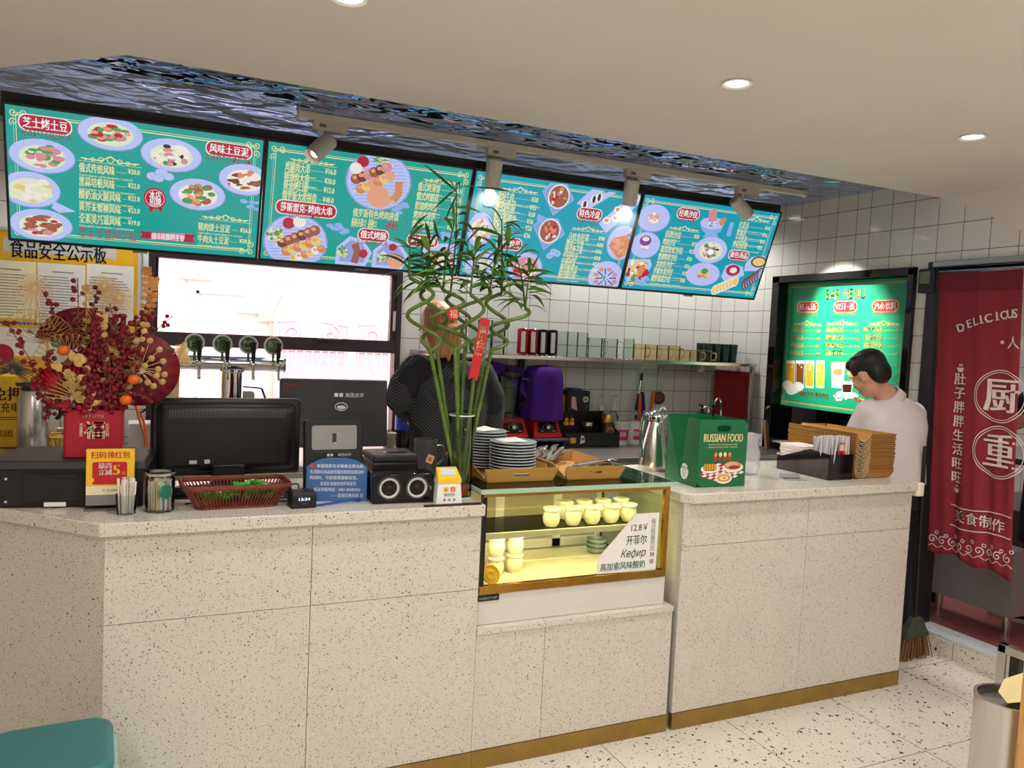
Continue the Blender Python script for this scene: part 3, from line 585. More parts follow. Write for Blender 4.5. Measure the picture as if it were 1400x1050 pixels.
for x, y in ((490, 712), (850, 590), (1160, 760)):
    for k in range(8): p.ell(x+R.uniform(-50, 50), y+R.uniform(-28, 28), 24, 12, 'scr_blue', 2, 8)
done(t, p, w)
# screen three: stews in pots, cold starters
t, p, w = screen(2, 'third menu screen from the left, stew pots on blue boards behind the bamboo leaves', 'scr_cyan', (640, 220, 5.525))
for (x, y, h) in ((680, 285, 0), (610, 545, 0)):
    p.quad([(x-120, y-55), (x-60, y-120), (x+70, y-110), (x+122, y+10), (x-40, y+130)], 'scr_blue', 1); p.quad([(x-105, y-50), (x-52, y-106), (x+60, y-98), (x+106, y+8), (x-36, y+114)], 'scr_rim', 1)
    p.ell(x+5, y-15, 82, 92, 'scr_cream', 2); p.ell(x+5, y-15, 72, 82, 'scr_meat', 2); p.food(x+5, y-15, 56, 64, ('scr_pink', 'scr_orange', 'scr_cream', 'scr_meat', 'scr_red'), 30)
p.quad([(528, 400), (575, 420), (560, 470), (515, 440)], 'scr_blue', 1)
p.quad([(820, 320), (935, 212), (1120, 240), (905, 370)], 'scr_plate', 1); p.quad([(985, 470), (1240, 250), (1320, 270), (1320, 330), (1040, 545)], 'scr_plate', 1)
for x, y in ((880, 330), (950, 290), (990, 275)): p.ell(x, y, 26, 34, 'scr_cream', 2, 10); p.ell(x, y, 12, 30, 'scr_dark', 2, 8)
p.food(1040, 235, 30, 14, ('scr_green',), 12)
for x, y in ((1045, 448), (1108, 430), (1130, 368), (1187, 360), (1270, 280)): p.ell(x, y, 30, 26, 'scr_cream', 2, 14); p.ell(x, y, 16, 14, 'scr_orange', 2, 10)
p.ell(1160, 620, 112, 128, 'scr_rim', 1); p.ell(1160, 618, 108, 124, 'scr_plate', 1); p.quad([(1060, 640), (1100, 580), (1200, 560), (1225, 600), (1190, 710), (1130, 740)], 'scr_orange', 2); p.food(1150, 650, 70, 60, ('scr_orange', 'scr_salmon'), 24); p.food(1215, 555, 30, 34, ('scr_pink', 'scr_cream', 'scr_green'), 10)
p.ell(1035, 880, 130, 120, 'scr_rim', 1); p.ell(1035, 878, 125, 116, 'scr_plate', 1)
for k in range(8): a = k*PI/4; p.line([(1035+30*math.cos(a), 885+28*math.sin(a)), (1035+82*math.cos(a), 885+74*math.sin(a))], .006, 'scr_dark', 2); p.ell(1035+76*math.cos(a+.4), 885+70*math.sin(a+.4), 20, 16, 'scr_pink', 2, 8)
p.food(1030, 888, 26, 20, ('scr_green',), 12)
p.plate(90, 520, 95, 130, ('scr_cream', 'scr_pink', 'scr_cream', 'scr_yellow')); p.ell(120, 800, 140, 120, 'scr_plate', 1); p.food(120, 790, 60, 40, ('scr_yellow', 'scr_sauce'), 14)
p.ell(430, 810, 130, 120, 'scr_rim', 1); p.ell(430, 810, 124, 114, 'scr_plate', 1); p.ell(430, 815, 96, 88, 'scr_pink', 2); p.food(430, 820, 80, 70, ('scr_pink', 'scr_cream', 'scr_salmon', 'scr_red'), 26)
p.line([(145, 200), (140, 250), (130, 330)], .024, 'scr_blue', 2); p.ell(140, 315, 32, 26, 'scr_blue', 2); p.ell(165, 330, 22, 14, 'scr_rim', 2); p.ell(145, 200, 14, 12, 'scr_blue', 2)
for x, y in ((615, 715), (645, 685), (672, 700)): p.ell(x, y, 26, 22, 'scr_plate', 2); p.ell(x, y, 18, 14, 'scr_blue', 2)
p.crest(255, 218, 520, 262)
for k, (a, pr, x0, y, x1) in enumerate((('罐焖牛肉', '38', 218, 286, 340), ('罐焖蘑菇', '32', 208, 344, 355), ('奶汁焗杂拌', '38', 197, 398, 342), ('奶汁焗鳕鱼', '36', 188, 450, 360), ('罐焖土豆', '28', 182, 500, 280), ('红烩牛肉', '36', 172, 556, 260))):
    p.item(a, pr, (x0, y), (x1, y+10), (474-k*12, y+22), (524-k*12, y+28), .040, RU[(4+k) % 10])
p.pill(220, 612, 400, 640, .058, '罐焖烩菜'); p.pill(826, 392, 1006, 412, .058, '特色冷盘'); p.tx('ЗАКУСКИ', (824, 465), (985, 475), .030, 'scr_redtext', 0, .25)
p.crest(782, 520, 1020, 548)
for k, (a, pr, x0, y, x1) in enumerate((('马哈鱼籽酱', '98', 752, 588, 908), ('腌渍三文鱼', '38', 735, 636, 868), ('俄式鱼子酱', '36', 724, 686, 858), ('牛舌萨拉米', '28', 712, 735, 820), ('红肠拼盘', '25', 697, 780, 805), ('俄式酸黄瓜', '18', 686, 830, 820), ('俄式酸白菜', '16', 675, 876, 805))):
    p.item(a, pr, (x0, y), (x1, y+8), (980-k*11, y+12), (1026-k*11, y+16), .036, RU[k])
done(t, p, w)
# screen four: salads and soups
t, p, w = screen(3, 'rightmost menu screen, salads and soup bowls, beside the tiled corner', 'scr_cyan', (840, 220, 5.25))
p.plate(282, 412, 118, 97, ('scr_plate', 'scr_cream', 'scr_pink', 'scr_salmon', 'scr_cream'), fs=.5); p.plate(222, 606, 106, 92, ('scr_plate', 'scr_cream', 'scr_pink'), fs=.45); p.ell(222, 572, 42, 36, 'scr_purple', 2); p.ell(225, 560, 26, 16, 'scr_sauce', 2)
p.quad([(95, 705), (255, 705), (268, 745), (215, 860), (85, 860)], 'scr_plate', 1); p.food(160, 780, 80, 68, ('scr_green', 'scr_red', 'scr_cream', 'scr_yellow', 'scr_orange'), 40)
p.quad([(612, 440), (640, 410), (760, 410), (790, 440), (760, 510), (735, 520), (745, 555), (635, 548), (655, 520), (630, 500)], 'scr_blue', 1); p.ell(702, 450, 84, 40, 'scr_plate', 2); p.quad([(680, 352), (735, 352), (730, 440), (672, 435)], 'scr_pink', 2); p.quad([(745, 440), (790, 400), (805, 420), (770, 470)], 'scr_orange', 2); p.food(702, 448, 30, 20, ('scr_green', 'scr_cream'), 12)
p.plate(690, 642, 120, 92, ('scr_sauce', 'scr_green', 'scr_cream', 'scr_pink', 'scr_dark'), fs=.7); p.ell(690, 655, 22, 20, 'scr_white', 3); p.plate(635, 815, 122, 80, ('scr_plate', 'scr_yellow', 'scr_orange', 'scr_yellow'), fs=.5); p.ell(645, 790, 24, 20, 'scr_green', 3)
p.quad([(800, 880), (765, 830), (800, 750), (850, 735), (920, 760), (930, 820), (870, 850)], 'scr_plate', 1); p.ell(850, 785, 50, 38, 'scr_red', 2); p.ell(852, 785, 26, 20, 'scr_cream', 2)
p.quad([(930, 790), (940, 730), (985, 690), (1080, 680), (1100, 720), (1070, 790)], 'scr_plate', 1); p.ell(1035, 725, 56, 38, 'scr_brown', 2); p.ell(1035, 725, 44, 28, 'scr_yellow', 2)
for k in range(7): p.ell(720+k*24, 925-k*10, 26, 36, 'scr_cream', 2, 12); p.ell(720+k*24, 925-k*10, 20, 28, 'scr_yellow', 2, 10); p.ell(935+k*18, 880-k*12, 24, 42, 'scr_brown', 2, 12); p.ell(938+k*18, 880-k*12, 16, 34, 'scr_rim', 2, 10)
for k in range(14): p.ell(195+R.uniform(-48, 48), 860+R.uniform(-28, 28), 14, 10, 'scr_blue', 2, 8)
p.line([(845, 440), (830, 490), (815, 540)], .030, 'scr_blue', 2)
p.crest(392, 485, 600, 520); p.crest(920, 420, 1108, 450)
for k, (a, pr, x0, y, x1) in enumerate((('招牌沙拉', '28', 360, 543, 472), ('鸡肉沙拉', '25', 342, 597, 435), ('蔬菜彩虹沙拉', '22', 326, 650, 486), ('蟹柳鲜虾沙拉', '26', 308, 703, 445), ('金枪鱼沙拉', '26', 294, 756, 408), ('柠檬水果沙拉', '22', 275, 806, 412), ('鹅肝蔬菜沙拉', '38', 258, 858, 396))):
    p.item(a, pr, (x0, y), (x1, y+8), (566-k*17, y+12), (602-k*17, y+16), .036, RU[9-k])
for k, (a, pr, x0, y, x1) in enumerate((('红菜汤', '18', 888, 478, 955), ('奶油汤', '16', 873, 528, 936), ('土豆浓汤', '15', 860, 575, 940), ('罗宋汤套餐', '22', 842, 618, 945))):
    p.item(a, pr, (x0, y), (x1, y+8), (1075-k*18, y+16), (1110-k*18, y+20), .036, RU[k])
p.pill(452, 372, 606, 388, .056, '经典沙拉'); p.tx('САЛАТЫ', (452, 430), (580, 442), .030, 'scr_redtext', 0, .25); p.pill(822, 668, 960, 682, .054, '面包汤品'); p.tx('СУП ХЛЕБ', (815, 725), (945, 732), .026, 'scr_redtext', 0, .25)
done(t, p, w)
# ------------------------------------------------------------------ drinks board in the pass-through (printed, lit by the last spot)
for n_, h_ in (('pr_green', '1E9A72'), ('pr_gold', 'E2C86A'), ('pr_red', 'B02A34'), ('pr_white', 'EDEBE6'), ('pr_yellow', 'E2A21E'), ('pr_brown', '7C4220'), ('pr_lime', 'A8B63C'), ('pr_dark', '3C1E16'), ('pr_orange', 'D98A4A'), ('pr_redtext', 'A8553C')): pm(n_, h_, .35, noise=.02)
PX = XW+.05
t = thing('drinks_board', 'green drinks menu board in black frame on the right-hand tiled wall', 'menu board', (PX, 4.055, 1.19)); t.rotation_euler = (PI/2, 0, -PI/2)
BW_, BH_ = 4.055-3.08, .81
B('black').box(0, BW_, 0, BH_, -.012, 0).out('backing', t); B('pr_green').rect(.0, BW_, .0, BH_, .0004).out('panel', t)
p = Plan(t.location, (0, -1, 0), (0, 0, 1), (1040, 370, 4.567)); p.g.X = p.t.X = T(0, 0, .0005); p.border(BW_, BH_, 'pr_gold', .02)
a_, b_ = p(412, 182), p(650, 182); p.t.text('BAR MENU', (a_[0]+b_[0])/2, BH_-.115, .075, 'pr_gold', .30, 'c', .02, 0, .0022)
for x0, y0, x1, y1, tt, ru, lx0, ly in ((232, 226, 358, 228, '格瓦斯', 'КВАС', 255, 280), (458, 226, 600, 224, '蜜汁·茶', 'НАПИТКИ', 470, 276), (700, 222, 858, 220, '酒水·饮料', 'ВИНО И НАПИТКИ', 680, 276)):
    p.pill(x0, y0, x1, y1, .062, tt, 'pr_red', 'pr_white', 'pr_gold'); c_ = p(x0, ly); d_ = p(x1, ly); p.t.text(ru, (c_[0]+d_[0])/2, c_[1], .022, 'pr_redtext', d_[0]-c_[0], 'c', 0, .2, .0022)
p.crest(205, 342, 375, 345, 'pr_gold'); p.crest(415, 338, 605, 345, 'pr_gold'); p.crest(672, 342, 868, 345, 'pr_gold')
for k, (y, aa, b2, c2) in enumerate(((382, '原味格瓦斯', '热奶茶', '红莓气泡水'), (430, '黑麦格瓦斯', '蜂蜜柚子茶', '可乐/雪碧/芬达'), (478, '蜂蜜格瓦斯', '柠檬红茶', '俄罗斯啤酒'), (525, '山楂格瓦斯', '热可可', '冰镇精酿'), (590, '', '', '伏特加'), (645, '', '', '红葡萄酒'), (700, '', '', '果味啤酒'))):
    for tt, x0, x1, q0, q1 in ((aa, 190, 268, 345, 372), (b2, 405, 520, 590, 615), (c2, 645, 760, 850, 880)):
        if tt: p.item(tt, str(R.choice((8, 9, 10, 12, 15))), (x0, y), (x1, y+2), (q0, y+4), (q1, y+4), .030, None, 'pr_gold')
for x, c in ((188, 'pr_yellow'), (247, 'pr_brown'), (307, 'pr_yellow'), (373, 'pr_lime')):
    p.quad([(x-26, 560), (x+28, 562), (x+24, 735), (x-26, 730)], 'pr_white', 1); p.quad([(x-23, 580), (x+25, 582), (x+21, 722), (x-23, 718)], c, 2); p.food(x, 610, 14, 24, ('pr_white', c), 9)
for k, (x, y) in enumerate(((170, 715), (205, 740), (235, 725), (190, 745))): p.ell(x, y, 34, 30, 'pr_white', 2)
p.quad([(440, 570), (530, 572), (515, 735), (445, 730)], 'pr_white', 1); p.quad([(455, 615), (512, 615), (508, 650), (458, 650)], 'pr_orange', 2); p.quad([(505, 690), (580, 690), (570, 765), (512, 765)], 'pr_white', 2); p.quad([(510, 710), (572, 710), (566, 760), (516, 760)], 'pr_dark', 2); p.ell(540, 775, 72, 22, 'pr_white', 1)
p.quad([(520, 570), (565, 560), (600, 690), (570, 700)], 'pr_orange', 1); p.food(560, 620, 25, 40, ('pr_white', 'pr_orange', 'pr_redtext'), 14)
for k in range(12): p.ell(500+R.uniform(-45, 60), 795+R.uniform(-14, 14), 9, 7, 'pr_white', 2, 7)
p.food(625, 800, 36, 20, ('pr_red', 'pr_gold'), 12); p.tx('俄式冷饮·清凉特饮', (245, 775), (425, 792), .026, 'pr_redtext')
for b in (p.g, p.t): b.V = [Vector((min(max(v.x, .002), BW_-.002), min(max(v.y, .002), BH_-.002), v.z)) for v in b.V]
p.g.out('board_graphics', t); p.t.out('lettering', t)
th = thing('digital_thermometer', 'small black digital meter mounted on tiles between board and doorway', 'meter', (XW, 3.0, 1.93)); th.rotation_euler = (PI/2, 0, -PI/2)
B('black').rr(-.01, .085, -.03, .10, .008, 0, .03).out('housing', th, bevel=.004); B('lcd').rect(.0, .06, .02, .085, .0305).out('display', th)
# ------------------------------------------------------------------ light track
tr = thing('light_track', 'long white track rail fixed under the rippled mirror ceiling', 'light track', (.59, 3.6, ZM-.03)); B('lamp_white').box(0, 2.92, -.017, .017, 0, .03).box(-.012, 0, -.018, .018, -.002, .031).box(2.92, 2.935, -.018, .018, -.002, .031).out('rail', tr, bevel=.002)
def spot(x, aim, label):
    t = thing('track_spotlight', label, 'spotlight', (x, 3.6, ZM-.03), group='white track spotlights')
    B('lamp_white').box(-.075, .075, -.018, .018, -.042, 0).box(-.05, -.02, -.0185, -.018, -.03, -.015, 'ink_grey').out('adapter', t, bevel=.003)
    B('lamp_white').cyl((-.035, 0, -.085), .011, .045).box(-.04, -.03, -.012, .012, -.1, -.08).out('stem', t)
    d = (Vector(aim)-Vector((x-.035, 3.6, ZM-.13))).normalized(); M_ = T(-.035, 0, -.115) @ d.to_track_quat('-Z', 'Y').to_matrix().to_4x4()
    h = B('lamp_white', M_).lathe([(0, .065), (.034, .065), (.040, .058), (.040, -.070), (.037, -.072), (.034, -.056), (0, -.05)], n=28).out('head', t)
    B('spot_glow', M_).lathe([(0, -.053), (.033, -.053)], n=20).out('lens', t)
    return t, d
glow('spot_glow', 'FFF2DC', 6)
s1, d1 = spot(.72, (.30, 3.42, 1.95), 'track spotlight on the left, tilted over the second menu screen')
s2, d2 = spot(1.55, (1.56, 3.95, 1.2), 'track spotlight hanging straight down above the bamboo')
s3, d3 = spot(2.34, (2.38, 3.95, 1.2), 'track spotlight third from the left, over the cold dishes screen')
s4, d4 = spot(3.08, (XW, 3.56, 1.74), 'rightmost track spotlight, turned towards the green drinks board')
for (x, d, pw, an) in ((.685, d1, 30, 1.2), (1.515, d2, 90, 2.4), (2.305, d3, 90, 2.4), (3.045, d4, 190, .85)):
    o = Vector((x, 3.6, ZM-.145))+d*.085; lamp('spot_beam', 'SPOT', o, pw, (1, .93, .82), o+d, size=.02, spot=an, blend=.8)
# ------------------------------------------------------------------ on the left counter
def wires(name, label, paths, r, m, parent=None):
    b = B(m)
    for P in paths: b.tube(smooth(P), r, m, 6)
    o = b.out(name, parent)
    return o if parent else tag(o, label, 'cable')
def smooth(P, k=5):                           # Catmull-Rom through the points
    P = [Vector(p) for p in P]; out = []
    for i in range(len(P)-1):
        a, b_, c, d = P[max(0, i-1)], P[i], P[i+1], P[min(len(P)-1, i+2)]
        for j in range(k):
            t = j/k; out.append(.5*((2*b_)+(c-a)*t+(2*a-5*b_+4*c-d)*t*t+(3*b_-a-3*c+d)*t**3))
    return out+[P[-1]]
# printer
t = thing('printer', 'wide black office printer on the angled counter end under the red flower box', 'printer', (-.195, 2.905, ZT), -.14)
B('black').box(-.215, .215, -.15, .15, .004, .118).box(-.20, .20, -.14, .14, 0, .004).out('body', t, bevel=.006)
B('charcoal').hexa([(-.225, -.155, .118), (.225, -.155, .118), (.215, .16, .118), (-.215, .16, .118)], [(-.218, -.148, .145), (.218, -.148, .145), (.205, .155, .145), (-.205, .155, .145)]).out('scanner_lid', t, bevel=.004)
B('black_matte').box(-.12, .13, -.158, -.15, .02, .108).box(-.07, .03, -.162, -.157, .095, .104, 'black').out('front_door', t, bevel=.002)
B('white').box(-.06, .0, -.1605, -.158, .006, .019).out('spec_label', t); B('grey_light').cyl((-.165, -.151, .09), .004, .002, ax='y').cyl((-.165, -.151, .02), .004, .002, ax='y').cyl((.17, -.151, .095), .004, .002, ax='y').out('screws', t)
# festive bouquet box
YF = 2.86
t = thing('flower_box', 'red box of festive artificial flowers with fans and berries on the printer', 'flower arrangement', (-.15, YF, 1.115))
O = T(.15, -YF, -1.115)
fb = B('crimson', O); fb.rr(-.232, -.066, YF-.055, YF+.055, .012, 1.115, 1.268); fb.out('box', t, bevel=.004)
b = B('cream', T(0, -.0562, 0) @ UP); b.text('GET FUQI', 0, .128, .013, w=.058, al='c', bold=.03); b.text('福', .004, .066, .05, al='c', bold=.04)
b.text('平安喜乐', -.033, .112, .0095, vert=True); b.text('大吉大利', .040, .112, .0095, vert=True); b.out('lettering', t)
FP = lambda px, py, dy=0: at(px, py, 'y', YF+dy)
def fan(px, py, rp, a0, a1, m, dy, tilt=0):
    c = FP(px, py, dy); r = rp*2.62/1082; n = 36; b = B(m, O @ T(*c) @ RXm(tilt)); v = [(0, 0, 0)]
    for i in range(n+1):
        a = math.radians(a0+(a1-a0)*i/n); z = .006 if i % 2 else -.006
        v += [(r*.12*math.cos(a), z*.3, r*.12*math.sin(a)), (r*math.cos(a), z, r*math.sin(a))]
    b.add(v, [(1+2*i, 2+2*i, 4+2*i, 3+2*i) for i in range(n)]); o = b.out('paper_fan', t, ang=5)
    s = o.modifiers.new('thick', 'SOLIDIFY'); s.thickness = .0012
fan(112, 478, 56, 10, 165, 'red_deep', .045); fan(95, 545, 48, 20, 160, 'red', -.01); fan(192, 505, 50, -160, 200, 'red_deep', .02); fan(128, 520, 42, 30, 200, 'crimson', .0)
def sprig(P, n, r, dy, m='red_deep', spread=7):
    b = B('brown_wood', O); Q = smooth([FP(x, y, dy) for x, y in P], 6); b.tube(Q, .0016, 'brown_wood', 5)
    for i in range(n):
        f = (i+.5)/n; p_ = Q[min(len(Q)-1, int(f*(len(Q)-1)))]; o = Vector((R.uniform(-1, 1)*spread, R.uniform(-1, 1)*4, R.uniform(-1, 1)*spread))*.0024
        if o.length > 1e-3: b.tube([p_, p_+o], .0009, 'brown_wood', 4, cap=False)
        b.ell(p_+o, r*R.uniform(.85, 1.15), m=m, n=9, h=6)
    b.out('berry_sprig', t)
sprig([(105, 560), (108, 480), (106, 380)], 30, .0075, .0); sprig([(70, 565), (45, 500), (8, 440)], 34, .0075, -.02); sprig([(100, 500), (80, 440), (58, 398)], 22, .0072, .03)
sprig([(135, 555), (128, 500), (132, 430)], 44, .0085, -.05, 'red_deep', 6); sprig([(142, 545), (165, 500), (172, 440)], 46, .0085, -.04, 'red_deep', 7); sprig([(160, 540), (168, 480), (166, 432)], 34, .008, -.03)
sprig([(150, 520), (190, 450), (215, 430)], 24, .0072, .03); sprig([(195, 480), (215, 450), (237, 432)], 12, .0065, .04); sprig([(120, 450), (130, 410), (133, 395)], 10, .007, .05); sprig([(85, 560), (62, 545), (50, 520)], 18, .0075, -.05)
sprig([(120, 560), (118, 520), (125, 470)], 40, .0085, -.06, 'red_deep', 6); sprig([(178, 545), (185, 450), (207, 425)], 22, .007, .03); sprig([(150, 560), (150, 510), (148, 460)], 34, .0085, -.055, 'red_deep', 7)
for P, n, dy in (([(140, 555), (115, 500), (95, 445)], 34, -.02), ([(155, 555), (140, 480), (120, 430)], 36, -.045), ([(165, 558), (178, 510), (190, 470)], 30, -.05), ([(110, 560), (85, 520), (62, 480)], 26, -.03), ([(150, 550), (160, 470), (150, 415)], 26, .0), ([(150, 560), (180, 540), (205, 545)], 16, -.05), ([(120, 560), (95, 555), (75, 548)], 16, -.055)): sprig(P, n, .0078, dy, R.choice(('red_deep', 'red_deep', 'crimson')), 8)
def feather(px, py, rp, dy, m, a0=0, a1=360, n=44, base_=None):
    b = B(m, O); c = FP(px, py, dy); k = 2.62/1082
    for i in range(n):
        a = math.radians(a0+(a1-a0)*i/n); q = rp*k*R.uniform(.8, 1.05); dr = Vector((math.cos(a), R.uniform(-.25, .25), math.sin(a)))
        b.tube([c+dr*q*.15, c+dr*q*.6+Vector((0, 0, -.06*q)), c+dr*q+Vector((0, 0, -.25*q))], .0011, m, 4, cap=False)
    b.ell(c, .008, .004, .01, m, 10, 6)
    if base_: b.tube(smooth([c, FP(*base_, dy)]), .0013, m, 5)
    b.out('peacock_feather', t)
feather(47, 394, 26, .05, 'gold_pale', base_=(80, 560)); feather(142, 392, 22, .06, 'gold_pale', base_=(130, 550)); feather(162, 408, 24, .06, 'gold_pale', base_=(140, 550)); feather(17, 508, 26, -.0, 'grey_dark', -30, 200, base_=(80, 560)); feather(255, 480, 18, .03, 'gold_pale', 90, 300, base_=(190, 560))
def lace(px, py, rp, dy, a0, a1, n=11):
    b = B('gold', O); c = FP(px, py, dy); k = 2.62/1082; tips = []
    for i in range(n):
        a = math.radians(a0+(a1-a0)*i/(n-1)); q = rp*k
        for f in (-.04, .04): b.tube([c, c+Vector((math.cos(a), -.1, math.sin(a)))*q*.55, c+Vector((math.cos(a+f*2), -.1, math.sin(a+f*2)))*q], .0009, 'gold', 4, cap=False)
        tips.append(c+Vector((math.cos(a), -.1, math.sin(a)))*q)
    b.tube(tips, .0009, 'gold', 4); b.out('gold_lace_leaf', t)
lace(58, 470, 40, .02, 30, 170); lace(148, 470, 34, .01, -30, 80); lace(140, 458, 38, .02, 60, 190); lace(95, 500, 42, -.02, 50, 170, 13); lace(40, 455, 30, .03, -20, 160)
def eucal(P, n, rr_, dy, m, flat=.35):
    b = B('gold', O); Q = smooth([FP(x, y, dy) for x, y in P], 6); b.tube(Q, .0013, 'gold', 5)
    for i in range(n):
        p_ = Q[int((i+.5)/n*(len(Q)-1))]; s = 1 if i % 2 else -1; X = b.X; b.X = O @ T(*p_) @ RYm(s*R.uniform(.5, 1.2)) @ RXm(R.uniform(-.5, .5))
        b.ell((0, 0, rr_*1.0), rr_*.9, rr_*flat*.3, rr_*1.05, m, 9, 6); b.X = X
    b.out('gold_eucalyptus', t)
eucal([(125, 560), (112, 500), (98, 490)], 16, .012, -.06, 'gold'); eucal([(165, 560), (160, 500), (152, 470)], 22, .010, -.02, 'gold'); eucal([(190, 470), (200, 410), (202, 365)], 34, .009, .05, 'gold_orange'); eucal([(118, 470), (118, 410), (116, 392)], 14, .008, .04, 'gold'); eucal([(125, 555), (105, 545), (93, 520)], 12, .011, -.06, 'gold')
pm('coin_gold', 'B39A62', .45, .3, noise=.1); eucal([(150, 558), (140, 480), (138, 430)], 22, .011, -.03, 'gold'); eucal([(170, 555), (180, 500), (200, 440)], 20, .010, .0, 'gold'); eucal([(135, 558), (100, 520), (70, 500)], 16, .011, -.05, 'gold'); eucal([(190, 470), (206, 420), (212, 380)], 26, .010, .055, 'gold_orange')
b = B('gold_pale', O); st = FP(160, 560, -.03)
for x, y in ((186, 467), (205, 466), (218, 478), (223, 494), (216, 505), (207, 490), (193, 478), (186, 492), (214, 514), (225, 512), (202, 523), (210, 528), (198, 500), (182, 505), (222, 522), (190, 520)):
    p_ = FP(x, y, -.035); b.tube(smooth([st, FP(188, 510, -.03), p_]), .0009, 'gold_pale', 4, cap=False); b.ell(p_, .0105, .003, .0105, 'coin_gold', 12, 6)
b.out('gold_coin_leaves', t)
b = B('gold', O)
for k in range(9):
    a = math.radians(100+k*9); c = FP(112, 548, -.08); b.tube(smooth([c, c+Vector((math.cos(a)*.05, -.01, math.sin(a)*.05)), c+Vector((math.cos(a)*.1, -.012, math.sin(a)*.085))]), [.001]*5+[.0022]*5+[.001], 'coffee_gold', 5)
b.out('gold_palm_leaf', t)
for x, y, dy in ((87, 479, -.03), (183, 519, -.06), (172, 547, -.07)):
    p_ = FP(x, y, dy); f = B('orange', O).ell(p_, .0185, .018, .0165, n=16, h=10).out('persimmon', t); B('leaf_dark', O).lathe([(0, 0), (.008, .001), (.003, .004), (0, .006)], n=5, c=p_+Vector((.0, 0, .0155))).out('calyx', f)
b = B('leaf_dark', O)
for x, y, a in ((70, 470, .4), (74, 478, 2.6), (80, 462, 1.4), (170, 505, 1.2), (165, 530, 2.2), (228, 475, .3)):
    X = b.X; b.X = O @ T(*FP(x, y, -.03)) @ RYm(a); b.ell((.012, 0, 0), .014, .002, .006, 'leaf_dark', 8, 6); b.X = X
b.out('green_leaves', t)
b = B('gold', O)
for i in range(70):
    a = R.uniform(0, 2*PI); q = R.random(); p_ = Vector((-.15+.075*q*math.cos(a), YF+.045*q*math.sin(a), 1.268)); b.tube([p_+Vector((0, 0, -.02)), p_+Vector((R.uniform(-.02, .02), 0, .03+.05*R.random()))], .0011, R.choice(('gold', 'brown_wood')), 4, cap=False)
b.out('stems', t)
# table signs, stirrers
t = thing('table_sign', 'small yellow and red coupon sign in clear stand before the printer', 'sign', (-.095, 2.71, ZT), -.05)
B('acrylic').box(-.068, .068, 0, .004, .01, .19).box(-.07, .07, -.03, .035, 0, .005).out('stand', t); B('grey_mid').box(-.067, .067, -.0006, -.0002, .012, .045).out('stand_foot', t)
b = B('yellow', T(0, -.0012, 0) @ UP); b.rect(-.067, .067, .045, .188, -.0004); b.rr(-.05, .046, .077, .147, .006, .0002, m='red'); b.rr(-.055, -.045, .085, .098, .004, .0003, m='yellow'); b.rect(-.067, .067, .045, .072, .0, 'cream'); b.out('printed_card', t)
b = B('red', T(0, -.0018, 0) @ UP); b.text('扫码领红包', 0, .160, .019, 'red', .108, 'c', .04); b.text('最高', -.034, .128, .016, 'white', .038, 'l', .04); b.text('立减', -.034, .108, .016, 'white', .038, 'l', .04); b.text('5', .008, .107, .036, 'yellow', None, 'l', .08); b.text('元', .031, .107, .010, 'yellow', None, 'l'); b.text('扫一扫 领优惠', 0, .056, .006, 'ink_black', None, 'c'); b.out('lettering', t)
t = thing('stirrer_cup', 'short clear cup of paper-wrapped stirrers in front of the yellow sign', 'cup', (-.048, 2.635, ZT))
B('clear_glass').lathe([(0, .001), (.026, .001), (.031, .06), (.029, .06), (.025, .004), (0, .004)], n=24).out('cup', t)
b = B('paper')
for i in range(26): a = R.uniform(0, 6.28); q = .02*math.sqrt(R.random()); b.tube([(q*math.cos(a), q*math.sin(a), .005), (q*1.25*math.cos(a), q*1.25*math.sin(a), .10+R.uniform(-.006, .012))], .0034, R.choice(('paper', 'napkin', 'grey_light')), 6)
b.out('stirrers', t)
t = thing('stirrer_jar', 'clear glass jar packed with wooden stirrers and a green round label', 'jar', (.045, 2.655, ZT))
B('clear_glass').lathe([(0, .001), (.040, .001), (.043, .006), (.043, .100), (.039, .106), (.041, .112), (.041, .124), (.0385, .124), (.0385, .112), (.037, .106), (.040, .1), (.040, .006), (0, .005)], n=32).out('glass', t)
B('steel').lathe([(.0415, .113), (.044, .114), (.044, .121), (.0415, .122)], n=32).out('rim', t)
b = B('paper')
for i in range(40): a = R.uniform(0, 6.28); q = .034*math.sqrt(R.random()); b.tube([(q*math.cos(a), q*math.sin(a), .007), (q*1.04*math.cos(a), q*1.04*math.sin(a), .088+R.uniform(-.01, .012))], .0036, R.choice(('paper', 'gold_pale', 'napkin', 'paper')), 5)
b.out('stirrers', t)
b = B('green_print'); v = []
for i in range(20): a = -PI/2+.42+.52*math.cos(i*PI/10); v.append((.0434*math.cos(a), .0434*math.sin(a), .066+.022*math.sin(i*PI/10)))
b.poly(v).out('round_label', t)
